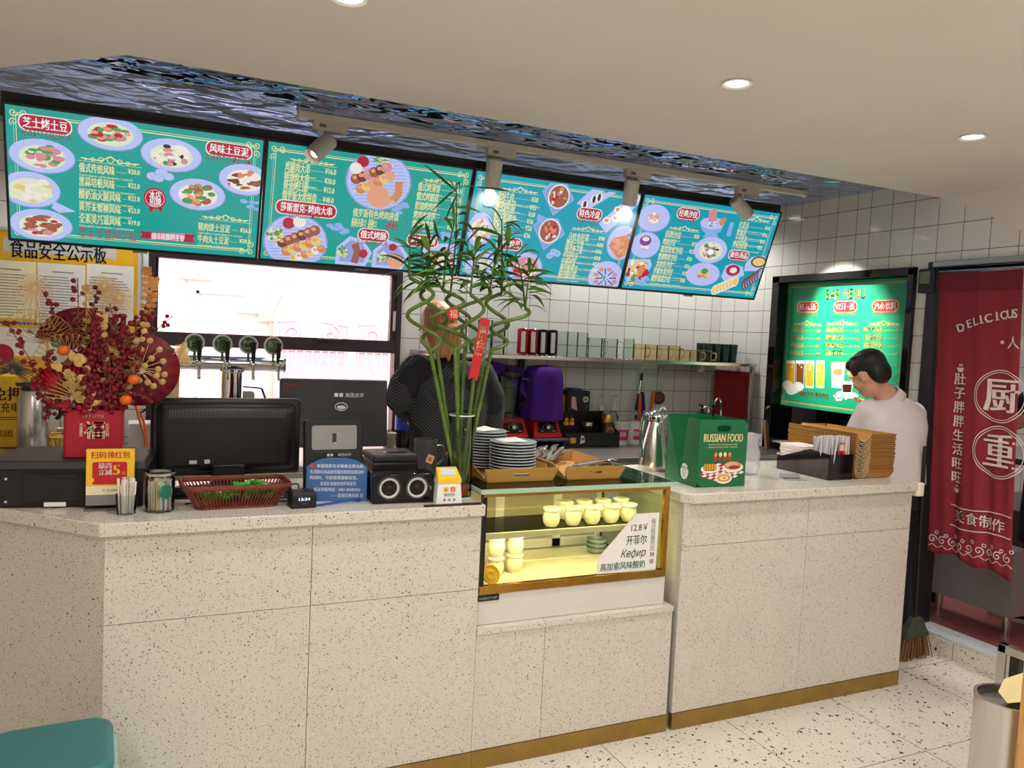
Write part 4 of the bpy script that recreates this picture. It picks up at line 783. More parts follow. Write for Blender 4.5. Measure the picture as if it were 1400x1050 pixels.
# monitor
t = thing('monitor', 'large black flat monitor seen from behind at the till', 'monitor', (.272, 3.0, ZT), .01)
v0 = [(-.255, -.0, .045), (.255, -.0, .045), (.255, 0, .318), (-.255, 0, .318)]
B('black').hexa([(-.256, .03, .042), (.256, .03, .042), (.256, -.004, .042), (-.256, -.004, .042)], [(-.256, .05, .32), (.256, .05, .32), (.256, .01, .32), (-.256, .01, .32)]).out('frame', t, bevel=.012, seg=3)
B('black').hexa([(-.244, .012, .054), (.244, .012, .054), (.225, -.022, .07), (-.225, -.022, .07)], [(-.244, .02, .308), (.244, .02, .308), (.225, -.018, .285), (-.225, -.018, .285)]).out('back_shell', t, bevel=.018, seg=4)
b = B('grey_dark', T(0, .0, 0))
for i in range(46): x = -.195+i*.39/45; b.hexa([(x-.0022, -.0198, .252), (x+.0022, -.0198, .252), (x+.0022, -.012, .252), (x-.0022, -.012, .252)], [(x-.0022, -.0193, .28), (x+.0022, -.0193, .28), (x+.0022, -.012, .28), (x-.0022, -.012, .28)])
b.out('vents', t)
B('black').box(-.055, .055, -.05, -.0, .012, .09).out('stand_neck', t, bevel=.006); b = B('black'); b.lathe([(0, 0), (.105, 0), (.1, .008), (.04, .014), (0, .014)], n=40); [setattr(v, 'y', v.y*.75-.01) for v in b.V]; b.out('stand_base', t)
B('grey_light').box(-.13, -.105, -.024, -.0205, .09, .102).box(-.08, -.062, -.024, -.0205, .09, .104).out('ports', t)
g = thing('mouse', 'black computer mouse on the counter between jar and basket', 'mouse', (.095, 2.86, ZT), .6); B('black_gloss').ell((0, 0, .014), .032, .052, .018, n=18).out('shell', g); B('black_matte').rr(-.028, .028, -.045, .045, .02, 0, .008).out('underside', g)
g = thing('keyboard', 'black keyboard lying before the monitor, mostly behind the basket', 'keyboard', (.29, 2.885, ZT)); B('black').hexa([(-.19, -.055, 0), (.19, -.055, 0), (.19, .055, 0), (-.19, .055, 0)], [(-.19, -.055, .012), (.19, -.055, .012), (.19, .055, .022), (-.19, .055, .022)]).out('case', g, bevel=.003)
b = B('charcoal')
for r_ in range(5):
    for c in range(17): x = -.18+c*.0213; y = -.046+r_*.0195; z = .013+.0018*r_; b.box(x, x+.018, y, y+.016, z, z+.004)
b.out('keys', g)
wires('cable', 'tangle of thin black cables on the counter behind the basket', [[(.12, 2.72, ZT+.003), (.2, 2.78, ZT+.003), (.1, 2.81, ZT+.003), (.04, 2.76, ZT+.003)], [(.41, 2.75, ZT+.003), (.46, 2.70, ZT+.02), (.49, 2.76, ZT+.03), (.45, 2.80, ZT+.003), (.40, 2.79, ZT+.015)], [(.42, 2.78, ZT+.03), (.48, 2.75, ZT+.05), (.46, 2.70, ZT+.01), (.41, 2.70, ZT+.003)], [(.5, 2.66, ZT+.003), (.43, 2.68, ZT+.02), (.44, 2.74, ZT+.04)]], .0025, 'black')
wires('cable', 'blue network cable lying before the blue notice', [[(.50, 2.60, ZT+.004), (.54, 2.62, ZT+.004), (.6, 2.63, ZT+.008), (.655, 2.635, ZT+.012), (.675, 2.66, ZT+.004)]], .004, 'cable_blue')
# candy basket
t = thing('candy_basket', 'brown wicker basket of green wrapped candies on the counter edge', 'basket', (.272, 2.705, ZT), .04)
def oval(hx, hy, r, n=5): return rrect(-hx, hx, -hy, hy, r, n)
b = B('wicker'); lo, hi = oval(.125, .07, .03, 9), oval(.165, .09, .035, 9); n = len(lo)
def rimline(P, dz=0): return [(x, y, dz) for x, y in P]
def resamp(P, k):
    L = [0]; Q = P+[P[0]]
    for i in range(len(P)): L.append(L[-1]+math.dist(Q[i], Q[i+1]))
    out = []
    for j in range(k):
        d = L[-1]*j/k; i = max(q for q in range(len(P)) if L[q] <= d+1e-9); f = (d-L[i])/max(1e-9, L[i+1]-L[i]); out.append((Q[i][0]*(1-f)+Q[i+1][0]*f, Q[i][1]*(1-f)+Q[i+1][1]*f))
    return out
A1, A2 = resamp(lo, 84), resamp(hi, 84)
for i in range(84): b.tube([(*A1[i], .004), (*A2[i], .070)], .0027, 'wicker', 5, cap=False)
b.out('woven_side', t)
b = B('wicker')
for z, P, r_ in ((.003, lo, .004), (.070, hi, .0055), (.075, hi, .004), (.066, hi, .004)):
    b.tube(rimline(resamp(P, 60), z), r_, 'wicker', 7, closed=True)
b.out('rim', t); B('wicker').prism(lo, .001, .004).out('bottom', t)
cd = None; k = 0
for layer, nn in ((0, 14), (1, 13), (2, 8)):
    for i in range(nn):
        x, y = R.uniform(-.10, .12), R.uniform(-.045, .045); z = ZT+.03+layer*.017
        if layer == 2: x = R.uniform(.0, .12)
        lo_ = (.272+x, 2.705+y, z); rt = (R.uniform(-.35, .35), R.uniform(-.3, .3), R.uniform(0, 3))
        if cd is None:
            b = B('candy_green'); b.rr(-.019, .019, -.011, .011, .004, -.006, .006); b.box(.019, .027, -.010, .010, -.001, .001); b.box(-.027, -.019, -.010, .010, -.001, .001); b.rr(-.009, .010, -.005, .006, .002, .0062, m='white')
            cd = tag(b.out('candy', bevel=.0025), 'green wrapped candy in the brown wicker basket', 'candy', 'candies in the wicker basket'); cd.location = lo_; cd.rotation_euler = rt
        else: dup(cd, lo_, rot=rt)
# clock box
t = thing('digital_clock', 'small black box clock with lit digits right of the basket', 'clock', (.472, 2.62, ZT), .08)
B('black').rr(-.041, .041, -.032, .032, .006, .0, .042).hexa([(-.041, -.032, .042), (.041, -.032, .042), (.041, .032, .042), (-.041, .032, .042)], [(-.037, -.02, .054), (.037, -.02, .054), (.037, .03, .054), (-.037, .03, .054)]).out('case', t, bevel=.003)
glow('digits_blue', 'C8D4FF', 2.5); B('digits_blue', T(0, -.0328, 0) @ UP).text('13:34', 0, .026, .011, al='c', w=.036, bold=.04).out('digits', t); B('grey_dark', T(0, -.0326, 0) @ UP).rr(-.008, .008, .014, .018, .002, 0).out('button', t)
# payment terminal and the blue notice
t = thing('payment_terminal', 'black upright payment terminal with grey back panel behind the blue notice', 'terminal', (.605, 2.755, ZT), .05)
TM = RXm(-.12)
B('black', TM).rr(-.105, .105, -.05, .0, .0, 0, .0001); b = B('black', TM @ UP); b.rr(-.104, .104, .0, .272, .016, -.018, .012); b.out('body', t, bevel=.005)
B('grey_mid', TM @ UP).rr(-.08, .08, .165, .25, .008, .012, .0145).out('back_panel', t, bevel=.001); b = B('charcoal', TM @ UP); b.box(-.008, .006, .19, .222, .0145, .0155); b.rect(-.003, .006, .188, .190, .016, 'white'); b.out('slot', t)
b = B('grey_light', TM @ UP); b.text('美团点评', .012, .142, .010, z=.0128); b.rr(-.026, -.017, .142, .151, .002, .0127, m='grey_light'); b.rr(-.014, -.005, .142, .151, .002, .0127, m='grey_light'); b.rect(-.085, .085, .157, .159, .0128, 'grey_dark'); b.out('lettering', t)
B('black').hexa([(-.1, -.02, 0), (.1, -.02, 0), (.1, .12, 0), (-.1, .12, 0)], [(-.09, .0, .02), (.09, .0, .02), (.08, .08, .03), (-.08, .08, .03)]).out('foot', t, bevel=.004)
t = thing('blue_notice', 'blue arched notice with white lines of text leaning on the terminal', 'sign', (.597, 2.675, ZT), -.22)
TM = RXm(-.2) @ UP; b = B('blue', TM); pts = [(-.102, 0), (.102, 0), (.102, .118), (.085, .13), (.06, .142), (.03, .149), (-.03, .149), (-.06, .142), (-.085, .13), (-.102, .118)]; b.prism(pts, -.004, 0); b.out('panel', t)
b = B('white', TM)
for k, (s_, x, w) in enumerate((('根据国家有关税收法律法规，', -.068, .16), ('在您购买商品接受服务取得发票同时', -.09, .18), ('的同时，可获取增值税发票。', -.09, .16), ('道里区各税务局开具发票', -.055, .12), ('投诉举报电话：0451-84585000', -.075, .155), ('——道里区税务局 宣', -.02, .11))): b.text(s_, x, .115-k*.020, .0115, 'white', w, 'l', .03, z=.0006)
b.disc(-.082, .121, .008, z=.0006, m='red'); b.out('lettering', t)
# speaker, receipt printer, small payment box, plate on the edge
t = thing('speaker', 'glossy black desktop speaker with two white ringed cones', 'speaker', (.812, 2.635, ZT), -.05)
B('black_gloss').box(-.108, .108, -.04, .055, .0, .103).out('cabinet', t, bevel=.004)
for x in (-.05, .048):
    c = B('grey_light', T(x, -.041, .054)).lathe([(.036, 0), (.034, -.003), (.030, -.003), (.019, .012), (.012, .015), (.012, .018), (.036, .018)], n=36, ax='y').out('cone', t); [v.co.__setitem__(1, v.co.y) for v in c.data.vertices]
    B('black', T(x, -.041, .054)).ell((0, .008, 0), .014, .010, .014, n=18).out('dust_cap', t); B('charcoal', T(x, -.0405, .054)).lathe([(.036, -.003), (.042, -.002), (.042, .001), (.036, .001)], n=36, ax='y').out('surround', t)
b = B('grey_light', T(.09, -.0412, .05) @ UP); b.strip([(.008*math.cos(a), .008*math.sin(a)) for a in [i*.3 for i in range(-2, 9)]], .002); b.out('emblem', t)
t = thing('receipt_printer', 'black receipt printer standing behind the speaker', 'printer', (.83, 2.83, ZT), .0); B('black').box(-.085, .085, -.07, .1, .0, .115).out('body', t, bevel=.006); B('charcoal').box(-.083, .083, -.068, .098, .115, .142).out('lid', t, bevel=.006); B('black_gloss').box(-.055, .055, -.02, .0, .142, .1435).out('paper_slot', t)
g = thing('card_reader', 'flat black card reader behind the yellow payment box', 'card reader', (.985, 2.86, ZT)); B('black').box(-.05, .05, -.05, .05, 0, .03).out('body', g, bevel=.004); B('grey_mid').box(-.03, .03, -.03, .02, .03, .031).out('display', g)
t = thing('payment_box', 'white and yellow slanted payment code box beside the glass vase', 'payment box', (.962, 2.560, ZT), -.04); t.scale = (1, .62, 1)
B('white').hexa([(-.048, -.02, 0), (.048, -.02, 0), (.044, .085, 0), (-.044, .085, 0)], [(-.04, -.012, .085), (.04, -.012, .085), (.036, .06, .12), (-.036, .06, .12)]).out('body', t, bevel=.003)
ul = B('yellow'); ul.hexa([(-.0445, -.0165, .072), (.0445, -.0165, .072), (.038, .063, .105), (-.038, .063, .105)], [(-.042, -.015, .090), (.042, -.015, .090), (.038, .063, .124), (-.038, .063, .124)]); ul.out('top_frame', t, bevel=.003)
sl = math.atan2(.034, .078); glow('pay_screen', 'DDE9F2', .9); B('pay_screen', T(0, -.015, .0925) @ RXm(sl)).rr(-.026, .026, .02, .064, .003, .0006).out('display', t)
b = B('orange', T(0, -.0205, 0) @ RXm(-.09) @ UP); b.rr(-.022, -.004, .044, .060, .003, .0015, m='yellow'); b.rr(.003, .021, .044, .060, .003, .0015, m='orange'); b.text('美团收银', -.0, .029, .010, 'grey_dark', .038, 'c', z=.0015); b.disc(-.018, .016, .004, z=.0015, m='red'); b.disc(.0, .016, .004, z=.0015, m='green_print'); b.rr(.014, .022, .012, .02, .001, .0015, m='grey_mid'); b.text('收', -.013, .047, .008, 'ink_black', None, 'c', z=.002); b.text('付', .012, .047, .008, 'white', None, 'c', z=.002); b.out('front_print', t)
tag(B('black', T(.965, 2.530, ZT) @ RZ(-.01)).box(-.10, .105, -.014, .004, .0, .006).box(-.10, .105, -.0145, -.014, .0, .002, 'brass').out('edge_plate'), 'thin dark plate lying along the counter edge before the payment box', 'plate')
t = thing('mug', 'dark metal mug with sticker standing behind the payment box', 'mug', (1.035, 3.04, ZT)); B('grey_dark').lathe([(0, 0), (.045, 0), (.047, .005), (.047, .160), (.043, .160), (.043, .02), (0, .02)], n=32).out('cup', t); B('grey_dark').tube(smooth([(.046, 0, .13), (.075, 0, .125), (.08, 0, .08), (.05, 0, .05), (.046, 0, .05)]), .006).out('handle', t)
B('gold_pale', T(.005, -.0478, .085) @ RYm(.4) @ UP).rr(-.015, .015, -.017, .017, .006, 0).rr(-.009, .009, -.01, .008, .004, .0003, m='orange').out('sticker', t)
# lucky bamboo
VX, VY = 1.037, 2.655
t = thing('bamboo_vase', 'tall clear glass cylinder vase holding curled lucky bamboo', 'vase', (VX, VY, ZT)); B('clear_glass').lathe([(0, .0), (.045, .0), (.046, .004), (.046, .30), (.0435, .30), (.0435, .012), (0, .012)], n=40).out('glass', t); pm('glass_rim', 'DCE6E2', .05, noise=.03); B('glass_rim').lathe([(.0435, .298), (.0468, .298), (.0468, .3025), (.0435, .3025)], n=40).lathe([(.0445, .0), (.047, .001), (.047, .006), (.0445, .007)], n=40).out('rim', t); B('amber').lathe([(0, .0125), (.043, .0125), (.043, .055), (0, .055)], n=32).out('pebbles', t)
t = thing('lucky_bamboo', 'bunch of curled lucky bamboo stalks with long leaves in the glass vase', 'plant', (VX, VY, ZT+.056)); O = T(-VX, -VY, -ZT-.056)
BP = lambda px, py, dy=0: at(px, py, 'y', VY+dy)
def leaf(b, p0, d, L, w, droop, m):
    d = d.normalized(); side = d.cross(Vector((0, 0, 1))); side = side.normalized() if side.length > .05 else Vector((1, 0, 0)); v = []; n = 7
    tw = R.uniform(-.7, .7); nrm = side.cross(d); side = side*math.cos(tw)+nrm*math.sin(tw)
    for i in range(n+1):
        f = i/n; c = p0+d*L*f+Vector((0, 0, -droop*L*f*f)); ww = w*math.sin(PI*min(1, f*.92+.08))**.8*(1 if i < n else .05)
        v += [c-side*ww/2, c+Vector((0, 0, -.12*ww)), c+side*ww/2]
    b.add(v, [q for i in range(n) for q in ((3*i, 3*i+1, 3*i+4, 3*i+3), (3*i+1, 3*i+2, 3*i+5, 3*i+4))], m)
def stalk(px0, top, curl, leaves_at, dyy, cr=26, turns=1.6, r=.007):
    """a straight stem out of the vase, one corkscrew, then a thin leafy shoot"""
    base_ = Vector((VX+(px0-631)*.0013, VY+dyy*.5, ZT+.058)); q = BP(*top, dyy); pts = [base_, base_.lerp(q, .5), q]
    c0 = curl
    P = smooth(pts, 6); k = 2.9/1082
    n = 26; dirs = 1 if c0[2] > 0 else -1; H = (top[1]-c0[1])*k
    cen = []
    for i in range(1, n+1):
        f = i/n; a = -PI/2*dirs*0+f*turns*2*PI; xx = top[0]+(c0[0]-top[0])*f
        cen.append(BP(xx, top[1], dyy)+Vector((dirs*cr*k*math.sin(a), cr*k*.8*(math.cos(a)-1)*-.6, H*f)))
    P = P+cen; o = B('bamboo', O).tube(P, r, 'bamboo', 8)
    for i in range(4, len(P), 3): o.ell(P[i], r*1.12, r*1.12, r*.35, 'bamboo_ring', 8, 4)
    o.out('stalk', t)
    return P[-1]
SH_ = []
for px0, top, curl, dy, cr, tu in ((618, (588, 480), (568, 385, 1), -.03, 20, 1.55), (622, (598, 482), (592, 400, -1), .01, 18, 1.4), (628, (622, 478), (610, 400, 1), -.045, 24, 1.5), (632, (626, 476), (628, 405, -1), .03, 18, 1.4), (636, (650, 500), (645, 405, 1), -.02, 16, 1.5), (640, (662, 492), (690, 400, -1), .02, 22, 1.5), (644, (672, 478), (712, 420, 1), -.01, 20, 1.4), (634, (636, 470), (652, 395, 1), .045, 22, 1.3)):
    SH_.append((stalk(px0, top, curl, None, dy, cr, tu), dy))
shoots = [((568, 385), (562, 315), 0, .0), ((592, 400), (588, 330), 1, .0), ((575, 395), (600, 350), 1, .02), ((610, 400), (622, 300), 2, -.03), ((628, 405), (624, 250), 3, .03), ((645, 405), (650, 340), 4, -.02), ((690, 400), (686, 300), 5, .02), ((700, 395), (696, 330), 5, -.02), ((712, 420), (724, 370), 6, -.01), ((652, 395), (682, 340), 7, .03), ((640, 400), (636, 330), 7, -.04), ((605, 395), (575, 340), 2, .03), ((690, 405), (705, 345), 6, .03)]
for (x0, y0), (x1, y1), si, dy in shoots:
    p0, p1 = SH_[si][0], BP(x1, y1, dy); b = B('bamboo', O); Q = smooth([p0, p0.lerp(p1, .5)+Vector((R.uniform(-.01, .01), 0, 0)), p1], 8); b.tube(Q, [.0042-.0024*i/len(Q) for i in range(len(Q))], 'bamboo', 6); b.out('shoot', t)
    b = B('leaf', O); n = 15
    for i in range(n):
        f = .12+.85*i/(n-1); p_ = Q[min(len(Q)-1, int(f*(len(Q)-1)))]; a = R.uniform(0, 2*PI); up_ = R.uniform(.1, .9) if i < n-3 else R.uniform(.5, 1.8)
        leaf(b, p_, Vector((math.cos(a), math.sin(a)*.55, up_)), R.uniform(.08, .16), R.uniform(.014, .024), R.uniform(.25, .9), R.choice(('leaf', 'leaf', 'leaf_dark', 'leaf_light')))
    b.out('foliage', t)
b = B('leaf', O)
for (x0, y0), (x1, y1), w in (((624, 262), (578, 218), .012), ((624, 258), (590, 285), .014), ((626, 256), (652, 252), .012), ((625, 265), (608, 300), .012), ((690, 305), (712, 300), .013), ((690, 322), (735, 305), .014), ((725, 372), (738, 345), .016), ((588, 335), (556, 320), .014), ((652, 256), (700, 258), .011), ((600, 330), (592, 295), .013), ((686, 330), (665, 290), .016), ((640, 330), (612, 345), .015), ((680, 345), (700, 400), .016), ((575, 350), (552, 365), .014)):
    a, c = BP(x0, y0, -.01), BP(x1, y1, -.03); leaf(b, a, c-a, (c-a).length, w, .08, R.choice(('leaf', 'leaf_dark')))
b.out('long_leaves', t)
tg = thing('red_ribbon_tag', 'red new year ribbon with gold characters tied to the bamboo', 'ribbon', BP(655, 478, -.06)); tg.rotation_euler = (PI/2, .17, 0)
B('red').prism([(-.017, -.112), (0, -.098), (.017, -.112), (.019, .112), (-.019, .112)], -.0008, .0008).out('ribbon', tg); B('gold_pale').text('新年快乐', 0, .088, .024, vert=True, z=.0012, bold=.04).out('lettering', tg)
tg = thing('red_paper_disc', 'round red paper disc hanging on the bamboo curls', 'decoration', BP(620, 429, -.06)); tg.rotation_euler = (PI/2, 0, 0); B('red').lathe([(0, -.001), (.021, -.001), (.022, 0), (.021, .001), (0, .001)], n=28).out('disc', tg); B('gold_pale').text('福', 0, -.012, .026, al='c', z=.0016).out('lettering', tg)
# ------------------------------------------------------------------ pastry case
t = thing('pastry_case', 'brass framed glass pastry case lit yellow, on the low counter', 'display case', (1.5, 2.8, .517)); O = T(-1.5, -2.8, -.517)
CX0, CX1, CY0, CY1 = 1.095, 1.902, 2.56, 3.07
pm('case_white', 'DAD7D0', .4, noise=.02); pm('case_cream', 'F2E8C4', .35, noise=.02)
B('case_white', O).box(CX0-.004, CX1+.004, CY0+.005, CY1, .517, .632).out('base', t, bevel=.004)
b = B('brass', O); b.box(CX0, CX1, CY0-.002, CY0+.02, .632, .662); b.box(CX0, CX1, CY0-.002, CY0+.02, .985, 1.008); b.box(CX1-.022, CX1, CY0-.001, CY0+.02, .662, .985); b.box(CX1-.02, CX1, CY1-.02, CY1, .632, 1.008); b.box(CX1-.018, CX1, CY0+.02, CY1-.02, .632, .65); b.box(CX1-.018, CX1, CY0+.02, CY1-.02, .992, 1.008); b.out('brass_frame', t, bevel=.0015)
b = B('black_gloss', O); b.box(CX0, CX0+.016, CY0, CY0+.02, .662, 1.008); b.box(CX0, CX0+.016, CY1-.02, CY1, .632, 1.008); b.box(CX0, CX0+.016, CY0+.02, CY1-.02, .632, .66); b.box(CX0, CX0+.016, CY0+.02, CY1-.02, .99, 1.008); b.out('left_frame', t)
B('case_glass', O).box(CX0+.016, CX1-.022, CY0+.004, CY0+.009, .662, .985).out('front_pane', t); B('case_glass', O).box(CX1-.009, CX1-.004, CY0+.02, CY1-.02, .65, .992).out('side_pane', t)
B('green_glass', O).box(CX0-.018, CX1+.010, CY0-.022, CY1+.003, 1.008, 1.018).out('top_pane', t); pm('glass_edge', 'A8C6B2', .15, noise=.05); b = B('glass_edge', O); b.box(CX0-.02, CX1+.012, CY0-.028, CY0-.022, 1.002, 1.0185); b.box(CX1+.010, CX1+.014, CY0-.022, CY1+.003, 1.004, 1.0185); b.box(CX0-.022, CX0-.018, CY0-.022, CY1+.003, 1.004, 1.0185); b.out('pane_edge', t)
B('case_cream', O).box(CX0+.016, CX1-.02, CY0+.025, CY1-.02, .634, .646).box(CX0+.2, CX1-.03, CY0+.15, CY0+.28, .646, .652).box(CX0+.2, CX1-.03, CY0+.30, CY0+.42, .646, .650).out('floor_tray', t)
b = B('grey_dark', O)
for i in range(44): x = CX0+.1+i*.0125; b.box(x, x+.006, CY0+.028, CY0+.05, .646, .6475)
for i in range(40): x = CX0+.25+i*.0125; b.box(x, x+.006, CY1-.06, CY1-.035, .646, .6475)
b.out('vent_slots', t)
B('case_glass', O).box(CX0+.016, CX1-.02, 2.63, 3.0, .826, .832).out('glass_shelf', t); B('case_cream', O).box(CX0+.016, CX1-.02, 2.618, 2.632, .815, .836).out('shelf_rail', t)
b = B('white_gloss', O)
for x in (CX0+.016, 1.36, 1.38, 1.64, 1.66, CX1-.04): b.box(x, x+.02, CY1-.028, CY1-.012, .646, .99)
b.box(CX0+.016, CX1-.02, CY1-.028, CY1-.012, .646, .68); b.box(CX0+.016, CX1-.02, CY1-.028, CY1-.012, .965, .99); b.out('sliding_door_frames', t); pm('brightened_pane', 'D6CDB0', .4, noise=.1, scale=8, alpha=.5); B('brightened_pane', O).box(CX0+.02, CX1-.02, CY1-.022, CY1-.018, .66, .97).out('sliding_pane', t)  # half-opaque cream panes: colour stands in for the lit space behind
glow('case_led', 'FFE9A8', 7); B('case_led', O).box(CX0+.03, CX1-.03, CY0+.022, CY0+.034, .982, .987).out('top_light_strip', t); B('case_led', O).box(CX0+.03, CX1-.03, 2.634, 2.642, .814, .818).out('shelf_light_strip', t)
for z, pw in ((.98, 1.7), (.812, 1.3)): lamp('case_light', 'AREA', (1.5, 2.64, z), pw, (1, .78, .42), (1.5, 2.78, z-.2), .72, parent=t, sy=.02)
g = B('black', O @ T(CX0+.0, CY0-.0, 0) @ UP); g.rect(-.004, .08, .607, .630, -.0015); g.text('KERATOP', .038, .613, .011, 'white', .07, 'c', .03, z=-.001); g.out('badge', t)
s_ = thing('price_sign', 'white slanted price card with green kefir lettering inside the case front', 'sign', (1.72, CY0+.0035, .66)); M_ = UP
b = B('white', M_); b.prism([(-.135, .006), (.135, .0), (.138, .232), (.028, .232), (-.135, .066)], -.003, 0); b.out('card', s_)
b = B('green_print', M_ @ T(0, 0, .0006)); b.text('12.8￥', .085, .165, .030, 'green_print', .075, 'r', .02); b.text('开菲尔', .085, .113, .034, 'green_print', .095, 'r', .04); b.text('Кефир', .083, .062, .036, 'green_print', .115, 'r', .02, .3); b.text('高加索风味酸奶', .083, .018, .027, 'green_print', .205, 'r', .04); b.text('每日限量供应', .113, .212, .0195, 'ink_grey', vert=True); b.text('20', .113, .058, .018, 'ink_black', None, 'c', .06); b.text('罐', .113, .030, .018, 'ink_grey', None, 'c'); b.out('lettering', s_)
# yogurt jars
def jar(x, y, z, label, group, top='cream_lid', first=[None]):
    if first[0] is None:
        t = thing('yogurt_jar', label, 'jar', (x, y, z), group=group)
        B('cream').lathe([(0, 0), (.022, 0), (.031, .014), (.034, .032), (.031, .050), (.027, .058), (.029, .062)], n=28).out('pot', t); b = B('cream_lid'); b.lathe([(.029, .062), (.034, .064), (.034, .071), (.028, .073), (0, .072)], n=28); b.disc(0, 0, .018, z=.0728, m='yellow'); b.disc(.004, .0, .008, .005, z=.0734, m='leaf_light'); b.out('lid', t); first[0] = t; return t
    return dup(first[0], (x, y, z), R.uniform(0, 6), label, group)
for i, x in enumerate((1.442, 1.537, 1.625, 1.713, 1.797)): jar(x, 2.69, .8325, 'round cream yogurt jar, %s in the front row on the glass shelf' % ('first from the left', 'second from the left', 'in the middle', 'second from the right', 'first from the right')[i], 'yogurt jars on the glass shelf')
for i, x in enumerate((1.556, 1.645, 1.734, 1.824)): jar(x, 2.79, .8325, 'round cream yogurt jar, %s in the back row on the glass shelf' % ('first from the left', 'second from the left', 'third from the left', 'fourth from the left')[i], 'yogurt jars on the glass shelf')
for i, (x, y) in enumerate(((1.225, 2.72), (1.315, 2.74))):
    for k in range(2): jar(x, y, .6465+k*.0745, 'cream yogurt jar, %s of the %s stack on the case floor' % (('bottom', 'top')[k], ('left', 'right')[i]), 'stacked yogurt jars on the case floor')
t = thing('lid', 'bright yellow round lid leaning in the front left corner of the case', 'lid', (1.158, 2.615, .684)); t.rotation_euler = (PI/2-.5, 0, .2)
b = B('yellow'); b.lathe([(0, 0), (.030, .0), (.036, .003), (.037, .010), (.034, .011), (.032, .006), (.022, .006), (.020, .009), (.010, .009), (.008, .005), (0, .005)], n=32); b.out('lid', t)
for i in range(3):
    b = B('plate_blue').lathe([(0, .0), (.026, 0), (.040, .012), (.043, .026), (.040, .026), (.036, .012), (0, .004)], n=30)
    o = tag(b.out('bowl'), 'small grey bowl, %s of the stack of three on the case floor' % ('bottom', 'middle', 'top')[i], 'bowl', 'stacked grey bowls'); o.location = (1.77, 2.88, .6525+i*.0185)
# cardboard trays on the case
def tray(b, w, d, h, notch=True, fl=.02, m='card'):
    """folded carton: flared front and back with a slot, sides that rise behind a rounded notch"""
    th = .003
    b.box(-w/2, w/2, 0, d, 0, th, m)
    for y, s in ((0, -1), (d, 1)):
        pts = [(-w/2, 0), (w/2, 0), (w/2+fl, h), (-w/2-fl, h)]; sl_ = [(-.03, h*.42), (.03, h*.42), (.03, h*.62), (-.03, h*.62)]
        X = b.X; b.X = X @ T(0, y, th) @ RXm(PI/2) @ RXm(s*-.25); b.ring(pts, sl_, -th/2, th/2, m); b.X = X
    for x, s in ((-w/2, -1), (w/2, 1)):
        X = b.X; b.X = X @ T(x, 0, th) @ RZ(PI/2) @ RXm(PI/2) @ RXm(s*.38)
        prof = [(0, 0), (d, 0), (d, h), (.1, h)]+[(.1-.075*math.sin(a)*1.0-.0, h-h*.8*math.sin(a)) for a in (.35, .8, 1.2, PI/2)]+[(.012, h*.25), (0, h*.75)]
        b.prism(prof if notch else [(0, 0), (d, 0), (d, h), (0, h)], -th/2, th/2, m); b.X = X
    return b
ZG = 1.0185
t = thing('cardboard_tray', 'folded brown cardboard tray holding the plate stacks, on the glass case', 'tray', (1.285, 2.655, ZG)); tray(B('card'), .27, .40, .05).out('carton', t)
t = thing('cardboard_tray', 'folded brown cardboard tray full of cutlery, on the glass case', 'tray', (1.60, 2.65, ZG), -.02); tray(B('card'), .23, .42, .05).out('carton', t)
pm('plate_rim', 'CBD6D8', .25, noise=.02)
def plate_stack(cx, cy, n, r, where):
    p0 = None
    for i in range(n):
        lab = 'grey-blue plate, number %s up in the %s' % (i+1, where) if 0 < i < n-1 else 'grey-blue plate at the %s of the %s' % ('bottom' if i == 0 else 'top', where)
        z = ZG+.0035+i*.0116
        if p0 is None:
            p0 = tag(B('plate_blue').lathe([(0, 0), (r*.62, 0), (r*.66, .002), (r, .0125)], n=44).lathe([(r, .0125), (r*1.004, .0145), (r*.985, .0158)], 'plate_rim', 44).lathe([(r*.985, .0158), (r*.64, .0065), (0, .0055)], 'plate_blue', 44).out('plate'), lab, 'plate', 'stacked plates, '+where); p0.location = (cx, cy, z)
        else:
            o = p0.copy(); COL.objects.link(o); o.location = (cx+R.uniform(-.002, .002), cy+R.uniform(-.002, .002), z); o['label'] = lab
    return ZG+.0035+n*.0116+.004
z1 = plate_stack(1.315, 2.80, 11, .092, 'front plate stack'); z2 = plate_stack(1.262, 2.955, 13, .086, 'rear plate stack')
for (x, y, z, a, lb) in ((1.30, 2.79, z1, .1, 'folded white napkin lying on the front plate stack'), (1.25, 2.95, z2, .5, 'white paper napkin lying on the rear plate stack')):
    b = B('paper'); b.box(-.055, .055, -.035, .035, 0, .002); b.add([(-.05, -.03, .002), (.05, -.03, .002), (.03, .02, .012), (-.05, .03, .003)], [(0, 1, 2, 3)]); o = tag(b.out('napkin'), lb, 'napkin'); o.location = (x, y, z+.001); o.rotation_euler = (0, 0, a)
